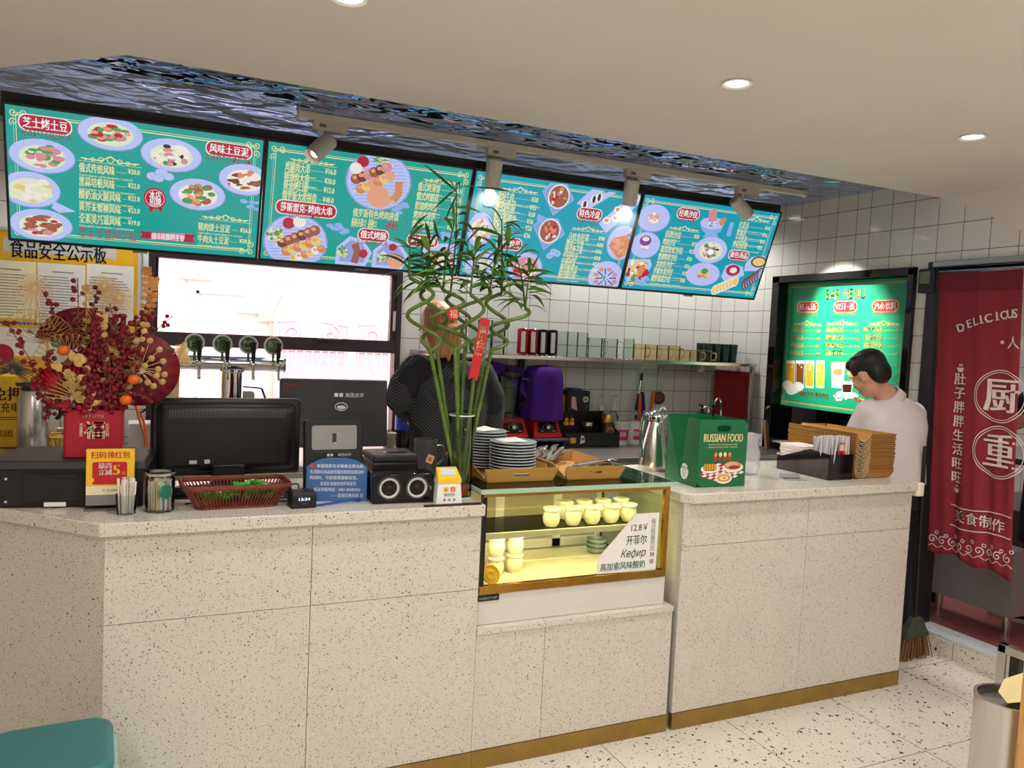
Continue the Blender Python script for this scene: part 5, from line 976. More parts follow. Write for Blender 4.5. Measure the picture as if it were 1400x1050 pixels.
# cutlery
def flat(b, P, z0, th):                       # outline with width along y: list of (y, halfwidth, z)
    v = []
    for y, w, z in P: v += [(-w, y, z), (w, y, z), (w, y, z+th), (-w, y, z+th)]
    n = len(P); f = [(0, 1, 2, 3)[::-1], tuple(4*(n-1)+k for k in range(4))]
    for i in range(n-1):
        for k in range(4): f.append((4*i+k, 4*i+(k+1) % 4, 4*i+4+(k+1) % 4, 4*i+4+k))
    b.add(v, f)
def make_cut(kind):
    b = B('steel')
    flat(b, [(0, .005, 0), (.02, .007, 0), (.06, .006, .002), (.11, .0035, .005), (.135, .003, .006)], 0, .002)
    if kind == 'fork':
        flat(b, [(.134, .003, .006), (.142, .011, .004), (.158, .0125, .002)], 0, .002)
        for x in (-.010, -.0033, .0033, .010): b.box(x-.0017, x+.0017, .157, .195, .003, .005)
    elif kind == 'spoon': b.ell((0, .165, .004), .019, .032, .004)
    else: flat(b, [(.134, .003, .006), (.14, .009, .004), (.2, .009, .002), (.222, .002, .002)], 0, .0015)
    return b
pro = {}
LABC = {'fork': 'steel fork lying in the pile in the right cardboard tray', 'spoon': 'steel spoon lying in the pile in the right cardboard tray', 'knife': 'steel table knife lying in the pile in the right cardboard tray'}
k = 0
for i in range(34):
    kd = ('fork', 'spoon', 'knife')[i % 3]; lay = i//7
    if i < 22: loc_ = (1.505+R.uniform(-.02, .05), 2.90+R.uniform(-.02, .1), ZG+.02+lay*.008); rt = (R.uniform(.0, .16), R.uniform(-.3, .3), R.uniform(-.9, -.25)+PI*R.choice((0, 0)))
    else: loc_ = (1.52+R.uniform(0, .05), 2.69+R.uniform(-.0, .04), ZG+.012+(i-22)*.0035); rt = (R.uniform(0, .1), R.uniform(-.2, .2), R.uniform(-1.5, -1.1))
    if kd not in pro: o = make_cut(kd).out(kd); pro[kd] = tag(o, LABC[kd], 'cutlery', 'loose cutlery in the tray')
    else: o = pro[kd].copy(); COL.objects.link(o)
    o.location = loc_; o.rotation_euler = rt
# steel jug on the right counter
t = thing('thermos_jug', 'tall tapered steel thermos jug between the case and the green bag', 'jug', (2.165, 3.06, ZT))
B('steel').lathe([(0, 0), (.066, 0), (.068, .006), (.068, .03), (.062, .09), (.050, .16), (.038, .205), (.033, .225), (.036, .232), (.036, .24), (0, .24)], n=40).out('body', t)
B('chrome').lathe([(0, .24), (.036, .24), (.038, .25), (.030, .268), (.012, .28), (0, .281)], n=28).out('lid', t); B('chrome').tube(smooth([(-.03, 0, .255), (-.062, 0, .262), (-.078, 0, .20), (-.074, 0, .13), (-.066, 0, .06)]), [.006]*4+[.008]*17).out('handle', t); B('chrome').tube(smooth([(.0, -.02, .28), (.02, -.02, .297), (.045, -.01, .285)]), .005).out('thumb_lever', t); B('chrome').hexa([(.02, -.012, .225), (.058, -.004, .25), (.058, .004, .25), (.02, .012, .225)], [(.02, -.02, .25), (.06, -.006, .258), (.06, .006, .258), (.02, .02, .25)]).out('spout', t)
# green paper bag
t = thing('paper_bag', 'green paper carrier bag with food print standing on the right counter', 'bag', (2.21, 2.74, ZT), -.03)
w, d, h, th = .124, .115, .285, .0012
b = B('green_bag')
b.box(-w, w, -d, d, 0, .002)
hole = rrect(-.035, .035, h-.05, h-.025, .012, 5); out_ = []
for i in range(24): x0, x1, y0, y1 = -w, w, 0, h
o24 = resamp([(w, 0), (w, h), (-w, h), (-w, 0)], 24)
c24 = sorted(hole, key=lambda p_: math.atan2(p_[1]-(h-.0375), p_[0])); o24 = sorted(o24, key=lambda p_: math.atan2(p_[1]-(h-.0375), p_[0]))
for y in (-d, d):
    X = b.X; b.X = X @ T(0, y, 0) @ UP; b.ring(o24, c24, -th, th); b.X = X
b.out('bag_body', t)
for s in (-1, 1):
    b = B('green_bag'); fx_ = s*w; ind = -s*.028
    for y0, y1, xa, xb in ((-d, 0, 0, ind), (0, d, ind, 0)):
        b.hexa([(fx_, y0, 0), (fx_+.001, y0, 0), (fx_+.001, y1, 0), (fx_, y1, 0)], [(fx_+xa, y0, h), (fx_+xa+.001, y0, h), (fx_+xb+.001, y1, h), (fx_+xb, y1, h)])
    b.out('gusset', t)
X0 = T(0, -d-.0018, 0) @ UP; b = B('pr_gold', X0); pm('bag_cream', 'F0DDA8', .5, noise=.02)
b.text('RUSSIAN FOOD', 0, .192, .040, 'bag_cream', .20, 'c', .06); b.text('национальная кухня для всей семьи', 0, .178, .007, 'bag_cream', .15, 'c'); b.text('вкусная еда каждый день с любовью', 0, .167, .007, 'bag_cream', .15, 'c'); b.out('lettering', t)
b = B('pr_red', X0)
for x in (-.036, -.012, .012, .036): b.disc(x, .138, .008, .010, .0004, 'pr_orange' if abs(x) > .02 else 'bag_cream', 12); b.poly([(x-.010, .112, .0002), (x+.010, .112, .0002), (x+.006, .132, .0002), (x-.006, .132, .0002)], 'pr_red')
b.poly([(-.118, .052, .0002), (.02, .012, .0002), (.118, .082, .0002), (-.02, .102, .0002)], 'pr_red')
for i in range(9):
    for k in range(6):
        if (i+k) % 2: u0, v0 = i/9, k/6; P = lambda u, v: (-.118+.138*u+.098*v, .052-.04*u+.05*v+.03*u*v*0, .0004); b.poly([P(u0, v0), P(u0+1/9, v0), P(u0+1/9, v0+1/6), P(u0, v0+1/6)], 'pr_white')
b.disc(-.06, .078, .048, .018, .0006, 'pr_white'); b.rr(-.095, -.03, .07, .098, .01, .0008, m='pr_brown')
for i in range(5): b.rr(-.092+i*.0125, -.083+i*.0125, .072, .1, .004, .0009, m='pr_yellow')
b.disc(.058, .083, .052, .022, .0006, 'pr_white'); b.disc(.055, .09, .044, .018, .0008, 'pr_orange'); b.disc(.05, .094, .034, .012, .0009, 'skin'); b.disc(.062, .083, .03, .008, .001, 'pr_red')
b.disc(.012, .036, .042, .022, .0011, 'pr_white'); b.disc(.012, .038, .034, .016, .0012, 'pr_orange'); b.disc(.012, .038, .022, .010, .0013, 'bag_cream'); b.disc(.014, .039, .009, .006, .0014, 'pr_yellow'); b.out('food_print', t)
X1 = T(-w-.0012, 0, 0) @ RZ(-PI/2) @ UP @ T(0.03, 0, .001)
b = B('white', X1); b.disc(0, .055, .028, .034, .0002, 'white', 30); b.text('俄式小馆', 0, .066, .011, 'ink_black', None, 'c', .03, z=.0006); b.strip([(.012*math.cos(i*.45), .048+.014*math.sin(i*.45)) for i in range(13)], .002, .0006, 'ink_black'); b.strip([(-.006, .042), (.0, .05), (.006, .042)], .002, .0006, 'ink_black'); b.out('round_sticker', t)
# plastic bag, phone clip, dispenser, stacked cartons
b = B('film'); P = [(.0, .0), (.05, .0), (.062, .05), (.055, .1), (.04, .15), (.05, .19), (.0, .2)]; b.lathe([(r_*1.0, z) for r_, z in P], n=14)
for v in b.V: k = 1+.18*math.sin(9*math.atan2(v.y, v.x)+v.z*30); v.x *= k; v.y *= k*.6
pb = tag(b.out('plastic_bag', ang=180), 'crumpled clear plastic bag standing right behind the green bag', 'bag'); pb.location = (2.56, 2.86, ZT)
t = thing('phone_stand', 'flat grey metal phone stand lying on the pickup counter', 'stand', (2.70, 2.72, ZT), -.25); B('grey_mid').box(-.05, .05, -.04, .04, 0, .003).hexa([(-.05, .02, .003), (.05, .02, .003), (.05, .023, .003), (-.05, .023, .003)], [(-.05, .035, .02), (.05, .035, .02), (.05, .038, .02), (-.05, .038, .02)]).out('plate', t, bevel=.001); B('grey_dark').box(-.045, .03, -.006, .004, .003, .006).out('hinge', t)
t = thing('napkin_dispenser', 'black napkin and straw dispenser on the pickup counter beside the cartons', 'dispenser', (2.851, 2.655, ZT))
b = B('black_gloss'); prof = [(0, 0), (.33, 0), (.33, .068), (.30, .07), (.12, .128), (.0, .118)]
b.X = Matrix(((0, 0, 1, 0), (1, 0, 0, 0), (0, 1, 0, 0), (0, 0, 0, 1))); b.prism(prof, 0, .004); b.prism(prof, .146, .150); b.X = Matrix(); b.box(0, .15, 0, .004, 0, .118); b.box(.004, .146, .326, .33, 0, .068); b.box(0, .15, 0, .33, 0, .004); b.box(.004, .146, .13, .134, 0, .12); b.out('case', t, bevel=.0015)
B('chrome').cyl((-.002, .325, .075), .006, .12, ax='x').out('roller', t)
for i in range(14):
    b = B('napkin'); b.box(-.065, .065, -.075, .075, 0, .0075); o = tag(b.out('napkin', bevel=.003), 'folded pale napkin in the pile at the back of the black dispenser', 'napkin', 'napkins in the dispenser'); o.location = (2.926+R.uniform(-.003, .003), 2.905+R.uniform(-.004, .004), ZT+.012+i*.0085)
s0 = None
for i in range(52):
    x, y = 2.86+.13*R.random(), 2.665+.055*R.random(); x0 = Vector((x, y, ZT+.006)); 
    if s0 is None: s0 = tag(B('straw_clear').tube([(0, 0, 0), (0, 0, .195)], .0042, 'straw_clear', 7).out('straw'), 'clear wrapped straw standing in the black dispenser', 'straw', 'wrapped straws in the dispenser'); o = s0
    else: o = s0.copy(); COL.objects.link(o)
    o.location = x0; o.rotation_euler = (R.uniform(-.05, .05), R.uniform(-.06, .06)+(x-2.925)*1.0, R.uniform(0, 6))
s0 = None
for i in range(7):
    if s0 is None:
        b = B('gold_pale'); b.box(-.003, .003, -.001, .001, .03, .125); b.box(-.0055, .0055, -.0014, .0014, 0, .10, 'red'); b.ell((0, 0, .135), .004, m='red'); s0 = tag(b.out('stirrer'), 'red sleeved wooden stick in front of the straws in the dispenser', 'stick', 'red sleeved sticks'); o = s0
    else: o = s0.copy(); COL.objects.link(o)
    o.location = (2.895+i*.0098, 2.6605, ZT+.035); o.rotation_euler = (0, R.uniform(-.06, .06), 0)
for i in range(3):
    b = B('film')
    for k in range(5): b.tube(smooth([(R.uniform(-.015, .015), R.uniform(-.01, .01), 0), (R.uniform(-.015, .015), R.uniform(-.01, .01), .08), (R.uniform(-.025, .025), R.uniform(-.012, .012), .16)]), [.008]*5+[.010]*5+[.006], 'film', 6)
    o = tag(b.out('wrapped_cutlery', ang=180), 'bundle of film wrapped cutlery between napkins and straws, black dispenser', 'cutlery', 'film wrapped bundles'); o.location = (2.885+i*.035, 2.765, ZT+.03)
pm('card_edge_shade', '7E5426', .85, noise=.1)  # dark lip colour accentuates the shade between nested cartons
def carton(b, w=.235, d=.42, h=.030, th=.002):
    """flat nested carton: flared walls, and a rounded dip where the front left corner is folded"""
    b.box(-w/2+.07, w/2, 0, d, 0, th)
    for y, s in ((0, -1), (d, 1)):
        X = b.X; b.X = X @ T(0, y, th) @ RXm(PI/2) @ RXm(s*-.36); b.prism([(-w/2+.07, 0), (w/2, 0), (w/2+.010, h), (-w/2+.07, h)], -th/2, th/2)
        if s < 0: b.box(-w/2+.07, w/2+.009, h-.0016, h+.0004, th/2-.0002, th/2+.0006, 'card_edge_shade'); b.box(-w/2+.07, w/2+.009, h-.0016, h+.0004, -th/2-.0006, -th/2+.0002, 'card_edge_shade')
        b.X = X
    X = b.X; b.X = X @ T(w/2, 0, th) @ RZ(PI/2) @ RXm(PI/2) @ RXm(.36); b.prism([(0, 0), (d, 0), (d, h), (0, h)], -th/2, th/2); b.X = X
    pts = [(-w/2-.020, h+.004), (-w/2-.010, h*.6), (-w/2+.004, h*.10), (-w/2+.024, -h*.16), (-w/2+.044, h*.10), (-w/2+.060, h*.62), (-w/2+.075, h+.004)]; Q = smooth([(x, 0, z) for x, z in pts], 3); n = len(Q); v = []
    for q in Q: v += [(q.x, -.014, q.z), (q.x, d, q.z), (q.x, d, q.z+th), (q.x, -.014, q.z+th)]
    b.add(v, [(4*i+k, 4*i+(k+1) % 4, 4*i+4+(k+1) % 4, 4*i+4+k) for i in range(n-1) for k in (0, 1, 2)]+[(3, 2, 1, 0), tuple(4*(n-1)+k for k in range(4))]); b.add(v, [(4*i+3, 4*i, 4*i+4, 4*i+7) for i in range(n-1)], 'cream')
    return b
c0 = None
for i in range(19):
    lab = 'folded brown carton, %s of the stack on the pickup counter' % ('lowest' if i == 0 else 'topmost' if i == 18 else 'number %d from the bottom' % (i+1))
    loc_ = (3.148, 2.665, ZT+.003+i*.0099)
    if c0 is None:
        c0 = thing('cardboard_carton', lab, 'carton', loc_, group='nested cardboard cartons'); b = carton(B('card')); b.out('carton', c0)
    else: dup(c0, (loc_[0]+R.uniform(-.0025, .0025), loc_[1]+R.uniform(-.003, .003), loc_[2]), label=lab)
# ------------------------------------------------------------------ back wall: shelf with cans and glasses
t = thing('wall_shelf', 'long stainless shelf on the tiled back wall carrying cans and glasses', 'shelf', (1.5, 4.6, 1.43))
SZ = 1.4535
B('steel', T(-1.5, -4.6, -1.43)).box(1.46, 3.80, 4.22, 4.668, SZ-.022, SZ).out('board', t, bevel=.002)
b = B('steel_dull', T(-1.5, -4.6, -1.43))
for x in (3.72,): b.box(x+.05, x+.075, 4.235, 4.26, .90, SZ-.022)
b.out('upright', t); B('black', T(-1.5, -4.6, -1.43)).box(2.20, 2.235, 4.64, 4.668, .92, SZ-.022).out('wall_bracket', t)
B('white', T(-1.5, -4.6, -1.43)).ell((3.50, 4.45, SZ-.05), .03, .03, .03).out('clip_lamp', t)
protos = {}
def shelf_item(kind, build, x, y, label, cat, group, z=SZ):
    if kind not in protos: protos[kind] = build(); o = protos[kind]; o['label'] = label; o['category'] = cat; o['group'] = group; o.location = (x, y, z); return o
    return dup(protos[kind], (x, y, z), label=label, group=group)
def can(m1, m2):
    def f():
        t = thing('drink_can', '', 'can')
        b = B(m1); b.lathe([(.029, .008), (.033, .014), (.033, .150), (.029, .158)], n=28); b.lathe([(.0332, .05), (.0332, .10)], m2, 10, a=PI*.55, c=(0, 0, 0)); b.X = RZ(-2.3); b.lathe([(.0333, .02), (.0333, .142)], m2, 8, a=.8); b.out('body', t)
        B('chrome').lathe([(0, .002), (.026, 0), (.029, .008)], n=28).lathe([(.029, .158), (.026, .161), (.025, .157), (0, .157)], n=28).out('ends', t); return t
    return f
pm('can_red', 'A81E26', .3, .4, noise=.03); pm('can_white', 'D8D8DE', .3, .4, noise=.03); pm('can_black', '1C1C24', .3, .4, noise=.03); pm('can_gold', 'C9A04E', .3, .6, noise=.03)
SX = lambda px, y: at(px, 488, 'y', y).x
for i, px in enumerate((713.5, 727)): shelf_item('can_r', can('can_red', 'can_white'), SX(px, 4.28), 4.28, 'tall red drink can on the shelf, %s of the two red ones' % ('left', 'right')[i], 'can', 'red cans on the shelf')
for i, px in enumerate((740.5, 754)): shelf_item('can_w', can('can_black', 'can_white'), SX(px, 4.28), 4.28, 'tall black and white drink can, %s of the two beside the red cans' % ('left', 'right')[i], 'can', 'black and white cans on the shelf')
def vessel(r, h, m, rim=None, handle=None, taper=1.0, ripple=0, name='drinking_glass', cat='glass'):
    def f():
        t = thing(name, '', cat); b = B(m); n = 28
        b.lathe([(0, .0), (r*taper, 0), (r*taper*1.01, .004)]+[(r*(taper+(1-taper)*i/8)*(1+ripple*math.sin(i*2.2)), h*i/8) for i in range(1, 9)]+[(r*.93, h), (r*.93*(taper+(1-taper)*.1), .008), (0, .008)], n=n); b.out('bowl', t)
        if rim: B(rim).lathe([(r*.93, h), (r*1.01, h-.001), (r*1.01, h+.0015), (r*.93, h+.0015)], n=n).out('rim', t)
        if handle: B(handle).tube(smooth([(r*.75, -r*.66, h*.82), (r*1.2, -r*1.05, h*.8), (r*1.28, -r*1.1, h*.5), (r*1.1, -r*.95, h*.22), (r*.75, -r*.66, h*.2)]), .0045, handle, 7).out('handle', t)
        return t
    return f
glass('ribbed_glass', 'F4F8F5', .05, .15)
for i, px in enumerate((768, 781.5, 795)): shelf_item('tall', vessel(.036, .155, 'ribbed_glass', taper=.95, ripple=.02), SX(px, 4.29), 4.29, 'tall clear textured tumbler, %s of the three beside the cans' % ('first', 'second', 'third')[i], 'glass', 'tall tumblers on the shelf')
for i, px in enumerate((813, 834)): shelf_item('mug', vessel(.046, .125, 'ribbed_glass', handle='ribbed_glass', ripple=.02, name='glass_mug', cat='mug'), SX(px, 4.29), 4.29, 'clear ribbed glass beer mug with handle, %s one on the shelf' % ('left', 'right')[i], 'mug', 'glass beer mugs on the shelf')
shelf_item('tall2', vessel(.034, .13, 'ribbed_glass', taper=.97), SX(859, 4.29), 4.29, 'single clear straight tumbler right of the glass beer mugs', 'glass', 'straight tumbler')
for i, px in enumerate((874, 890, 906, 921)): shelf_item('gold', vessel(.040, .098, 'gold_glass', 'gold', 'gold', name='glass_cup', cat='cup'), SX(px, 4.27), 4.27, 'gold rimmed clear glass cup with handle, number %d from the left' % (i+1), 'cup', 'gold rimmed glass cups')
for i, px in enumerate((936, 951, 966)): shelf_item('gold2', vessel(.036, .074, 'gold_glass', 'gold', 'gold', name='glass_cup', cat='cup'), SX(px, 4.255), 4.255, 'low gold rimmed glass cup, number %d from the left of three' % (i+1), 'cup', 'low gold rimmed cups')
for i in range(9):
    x, y = (3.47+.066*i, 4.42) if i < 5 else (3.46+.072*(i-5), 4.335)
    shelf_item('teal', vessel(.033, .125, 'teal_glass', taper=.8, ripple=.015), x, y, 'dark teal fluted tumbler, %s in the %s row by the corner' % (('first', 'second', 'third', 'fourth', 'fifth')[i if i < 5 else i-5], 'back' if i < 5 else 'front'), 'glass', 'dark teal tumblers at the shelf end')
for i, px in enumerate((645, 662, 680)): shelf_item('jug', vessel(.045, .2, 'clear_glass', taper=.9, name='glass_carafe', cat='carafe'), SX(px, 4.35), 4.35, 'tall clear glass carafe behind the bamboo, number %d from the left' % (i+1), 'carafe', 'glass carafes on the shelf')
# blenders on a black stand
st = tag(B('black_matte').box(1.84, 2.305, 4.10, 4.48, ZB, ZB+.012).box(1.86, 1.88, 4.12, 4.46, ZB+.012, ZB+.055).box(2.265, 2.285, 4.12, 4.46, ZB+.012, ZB+.055).box(1.84, 2.305, 4.10, 4.48, ZB+.055, ZB+.068).out('blender_stand', bevel=.003), 'low black stand under the two red blenders', 'stand')
def blender_():
    t = thing('blender', '', 'blender')
    B('blender_red').hexa([(-.098, -.11, .0), (.098, -.11, 0), (.098, .10, 0), (-.098, .10, 0)], [(-.078, -.055, .115), (.078, -.055, .115), (.078, .09, .115), (-.078, .09, .115)]).out('base', t, bevel=.008)
    sl = math.atan2(.055, .115); P = T(0, -.1105, .0) @ RXm(-sl) @ UP
    f = B('black_gloss', P).rr(-.062, .062, .032, .095, .012, -.001, .004).out('control_panel', t); B('chrome', P).cyl((0, .062, .004), .012, .012).out('dial', f); b = B('grey_light', P)
    for i in range(9): a = PI*i/8; b.disc(.03*math.cos(a), .062+.024*math.sin(a), .002, z=.0045)
    b.rect(-.05, -.03, .04, .044, .0045); b.rect(.03, .05, .04, .044, .0045); b.out('scale_marks', f); B('grey_dark', P).rr(-.055, .055, .1, .114, .003, .001, .003).out('badge_strip', t)
    B('black').lathe([(.06, .115), (.055, .14), (.05, .14), (0, .14)], n=24).out('collar', t)
    B('clear_glass').lathe([(0, .145), (.048, .145), (.058, .20), (.072, .36), (.070, .36), (.056, .2), (.046, .15), (0, .15)], n=24).out('jug', t); B('black').tube(smooth([(.07, -.02, .34), (.11, -.03, .335), (.11, -.03, .22), (.065, -.02, .19)]), .010).out('handle', t); B('black').lathe([(0, .36), (.075, .36), (.072, .385), (.03, .39), (.03, .405), (0, .405)], n=24).out('jug_lid', t)
    return t
bl = [shelf_item('blender', blender_, 1.965, 4.28, 'left red blender, jug half covered by the purple cloth', 'blender', 'red blenders', ZB+.068), None]
bl[1] = shelf_item('blender', None, 2.19, 4.28, 'right red blender, jug hidden under the hanging purple cloth', 'blender', 'red blenders', ZB+.068)
def cloth(name, label, f, nu, nv):
    b = B('purple'); v = [f(i/nu, j/nv) for j in range(nv+1) for i in range(nu+1)]
    b.add(v, [(j*(nu+1)+i, j*(nu+1)+i+1, (j+1)*(nu+1)+i+1, (j+1)*(nu+1)+i) for j in range(nv) for i in range(nu)]); o = tag(b.out(name, ang=180), label, 'cloth'); s = o.modifiers.new('thick', 'SOLIDIFY'); s.thickness = .004; q = o.modifiers.new('smooth', 'SUBSURF'); q.levels = q.render_levels = 1; return o
def drape(u, v):                               # over the right blender: dome on top, folds hanging
    a = u*2*PI; r = .012+.104*min(1, v*2.6); fold = 1+.10*math.sin(7*a)*max(0, v-.35)+.15*max(0, v-.4)
    z = ZB+.068+.425-.02*min(1, v*2.6)**2-max(0, v-.34)*.46
    return (2.19+r*fold*math.cos(a)*1.0, 4.28+r*fold*math.sin(a), z)
cloth('cloth', 'purple cloth draped right over the right-hand blender', drape, 56, 20)
def drape2(u, v):                              # a long sheet over the left blender and what stands beside it
    x = 1.72+.40*u; top = ZB+.505-.10*max(0, u-.45)**1.5*2.0+.012*math.sin(u*9); y = 4.40-.14*v; d = max(0, v-.62)
    return (x+.02*math.sin(v*5), y-.015*math.sin(u*14)*v, top-d*(.10+.42*u*u*u)-.02*(v-.5)**2)
cloth('cloth', 'purple cloth laid over the left-hand blender and the dark machine', drape2, 36, 14)
t = thing('drink_machine', 'brown vending dispenser with stickers, half hidden behind the woman in black', 'machine', (1.755, 4.42, ZB)); B('brown_wood').box(-.075, .07, -.12, .14, 0, .46).out('body', t, bevel=.004); b = B('paper', T(0, -.1215, 0) @ UP); b.rr(-.06, .05, .28, .44, .006, 0, m='black'); b.rr(.01, .045, .36, .42, .004, .0006, m='paper'); b.text('A2', .028, .38, .02, 'ink_black', None, 'c', .04, z=.001); b.rr(-.055, -.005, .40, .432, .004, .0006, m='red'); b.rr(-.03, .045, .19, .26, .004, .0002, m='red'); b.rr(-.05, 0, .34, .38, .004, .0006, m='gold_pale'); b.out('stickers', t)
# black organizer with coffee things
t = thing('desk_organizer', 'black stepped organizer holding coffee jars on the steel bench', 'organizer', (2.52, 4.22, ZB)); b = B('black'); b.X = T(-.2, 0, 0) @ Matrix(((0, 0, 1, 0), (1, 0, 0, 0), (0, 1, 0, 0), (0, 0, 0, 1)))
for x in (0, .395): b.prism([(0, 0), (.24, 0), (.24, .20), (.10, .19), (.06, .11), (0, .09)], x, x+.005)
b.X = T(-.2, 0, 0); b.box(0, .4, 0, .005, 0, .09); b.box(0, .4, .235, .24, 0, .2); b.box(0, .4, 0, .24, 0, .004); b.box(0, .4, .1, .104, 0, .12); b.out('case', t)
b = B('yellow', T(0, -.001, 0) @ UP); b.rr(-.155, -.115, .025, .06, .008, 0, m='yellow'); b.rr(-.15, -.12, .05, .056, .002, .0006, m='white'); b.poly([(-.085, .02, 0), (-.05, .03, 0), (-.06, .07, 0), (-.08, .075, 0)], 'white'); b.disc(-.068, .05, .008, z=.0006, m='ink_black'); b.out('stickers', t)
t = thing('instant_coffee_jar', 'brown coffee jar with gold lid standing in the black organizer', 'jar', (2.655, 4.27, ZB+.005)); B('coffee').lathe([(0, 0), (.036, 0), (.04, .02), (.04, .12), (.034, .145), (0, .145)], n=28).out('jar', t); B('coffee_gold').lathe([(.034, .145), (.039, .147), (.039, .195), (.036, .2), (0, .2)], n=28).out('lid', t); b = B('gold_pale', T(0, -.0415, .075) @ UP); b.rr(-.028, .028, -.035, .045, .02, 0, m='coffee_gold'); b.disc(0, .01, .023, .018, .0006, 'red_deep'); b.text('COFFEE', 0, .005, .010, 'cream', .036, 'c', .04, z=.0012); b.rr(-.012, .012, -.05, -.03, .004, .0006, m='brown_wood'); b.out('label', t)
t = thing('spice_jar', 'small glass jar with steel lid in the black organizer', 'jar', (2.515, 4.27, ZB+.005)); B('coffee').lathe([(0, .002), (.028, .002), (.028, .07), (0, .07)], n=20).out('contents', t); B('clear_glass').lathe([(0, 0), (.032, 0), (.032, .125), (.03, .125), (.03, .003), (0, .003)], n=24).out('glass', t); B('steel').lathe([(0, .145), (.033, .145), (.034, .125), (.03, .125)], n=24).out('lid', t)
for i in range(2):
    t = thing('toy_duck', 'tiny yellow toy duck with red beak on the organizer, %s one' % ('left', 'right')[i], 'toy', (2.395+i*.04, 4.34, ZB+.205-.09)); B('yellow').ell((0, 0, .018), .018, .022, .016).ell((0, -.008, .042), .013).out('body', t); B('red').ell((0, -.022, .040), .006, .006, .003).out('beak', t); B('red').cyl((0, -.004, .052), .004, .02, r1=.002).out('hat', t); B('black').box(-.02, .02, -.02, .02, -.03, .002).out('perch', t)
t = thing('coffee_machine', 'black coffee pod machine with blue top and stickers behind the organizer', 'coffee machine', (2.56, 4.56, ZB)); B('charcoal').rr(-.085, .085, -.09, .09, .02, 0, .33).out('body', t, bevel=.008); B('label_blue').rr(-.04, .04, -.06, .05, .015, .33, .342).out('tank_lid', t); b = B('pink_pale', T(0, -.0912, 0) @ UP); b.poly([(-.06, .22, 0), (-.015, .20, 0), (-.03, .29, 0), (-.06, .295, 0)], 'pink_pale'); b.disc(.045, .275, .02, z=0, m='cream'); b.disc(.045, .275, .012, z=.0005, m='plate_blue'); b.disc(.055, .225, .01, z=0, m='label_blue'); b.out('stickers', t)
t = thing('yellow_carton', 'yellow box with black printing behind the right blender', 'box', (2.42, 4.58, ZB)); B('yellow').box(-.06, .06, -.06, .06, 0, .30).out('carton', t, bevel=.003); B('black').box(-.061, .061, -.061, .061, .30, .325).out('lid', t, bevel=.003); b = B('ink_black', T(0, -.0608, 0) @ UP); b.rr(-.03, -.005, .255, .275, .004, 0); b.rr(.005, .03, .255, .275, .004, 0); b.text('COFFEE', 0, .23, .014, w=.06, al='c'); b.disc(.03, .2, .007, z=0); b.out('printing', t)
def tub():
    t = thing('yogurt_tub', '', 'tub'); B('white').lathe([(0, 0), (.052, 0), (.062, .135), (0, .135)], n=30).out('tub', t); B('white_gloss').lathe([(.064, .130), (.067, .133), (.067, .148), (.062, .15), (0, .148)], n=30).out('lid', t)
    b = B('pink'); X = RZ(-PI/2-.7)
    b.X = X; b.lathe([(.0545, .03), (.0605, .10)], 'pink', 14, a=1.4); b.lathe([(.0575, .055), (.060, .085)], 'pink_pale', 6, a=.9); b.out('label', t); return t
for i, x in enumerate((2.79, 2.915)): shelf_item('tub', tub, x, 4.33+.02*i, ('white tub with pink label beside the coffee jar', 'white tub with pink label, right one, next to the utensil jar')[i], 'tub', 'pink labelled tubs', ZB)
for i, x in enumerate((2.76, 2.86)):
    def pump():
        t = thing('syrup_bottle', '', 'bottle'); B('clear_glass').lathe([(0, 0), (.035, 0), (.035, .16), (.015, .2), (.012, .2), (.03, .158), (.032, .004), (0, .004)], n=20).out('bottle', t); B('white').lathe([(0, .2), (.02, .2), (.018, .225), (.006, .235), (.006, .30), (0, .30)], n=16).tube([(0, 0, .295), (-.0, -.05, .30), (0, -.055, .285)], .005).out('pump', t); return t
    shelf_item('pump', pump, x, 4.53, 'clear syrup bottle with white pump against the wall, %s one' % ('left', 'right')[i], 'bottle', 'pump bottles', ZB)
t = thing('utensil_jar', 'clear container of orange and purple handled spatulas on the bench', 'container', (3.05, 4.45, ZB)); B('clear_glass').lathe([(0, 0), (.055, 0), (.06, .17), (.057, .17), (.052, .005), (0, .005)], n=24).out('jar', t); B('orange').tube([(-.02, 0, .01), (-.04, .0, .32)], .011).out('utensil', t); B('purple').tube([(.0, .02, .01), (.0, .03, .33)], .012).out('utensil', t); B('orange').tube([(.02, -.02, .01), (.05, -.03, .34)], .013).out('utensil', t); B('steel').tube([(.0, -.03, .01), (.02, -.045, .22)], .003).out('utensil', t)
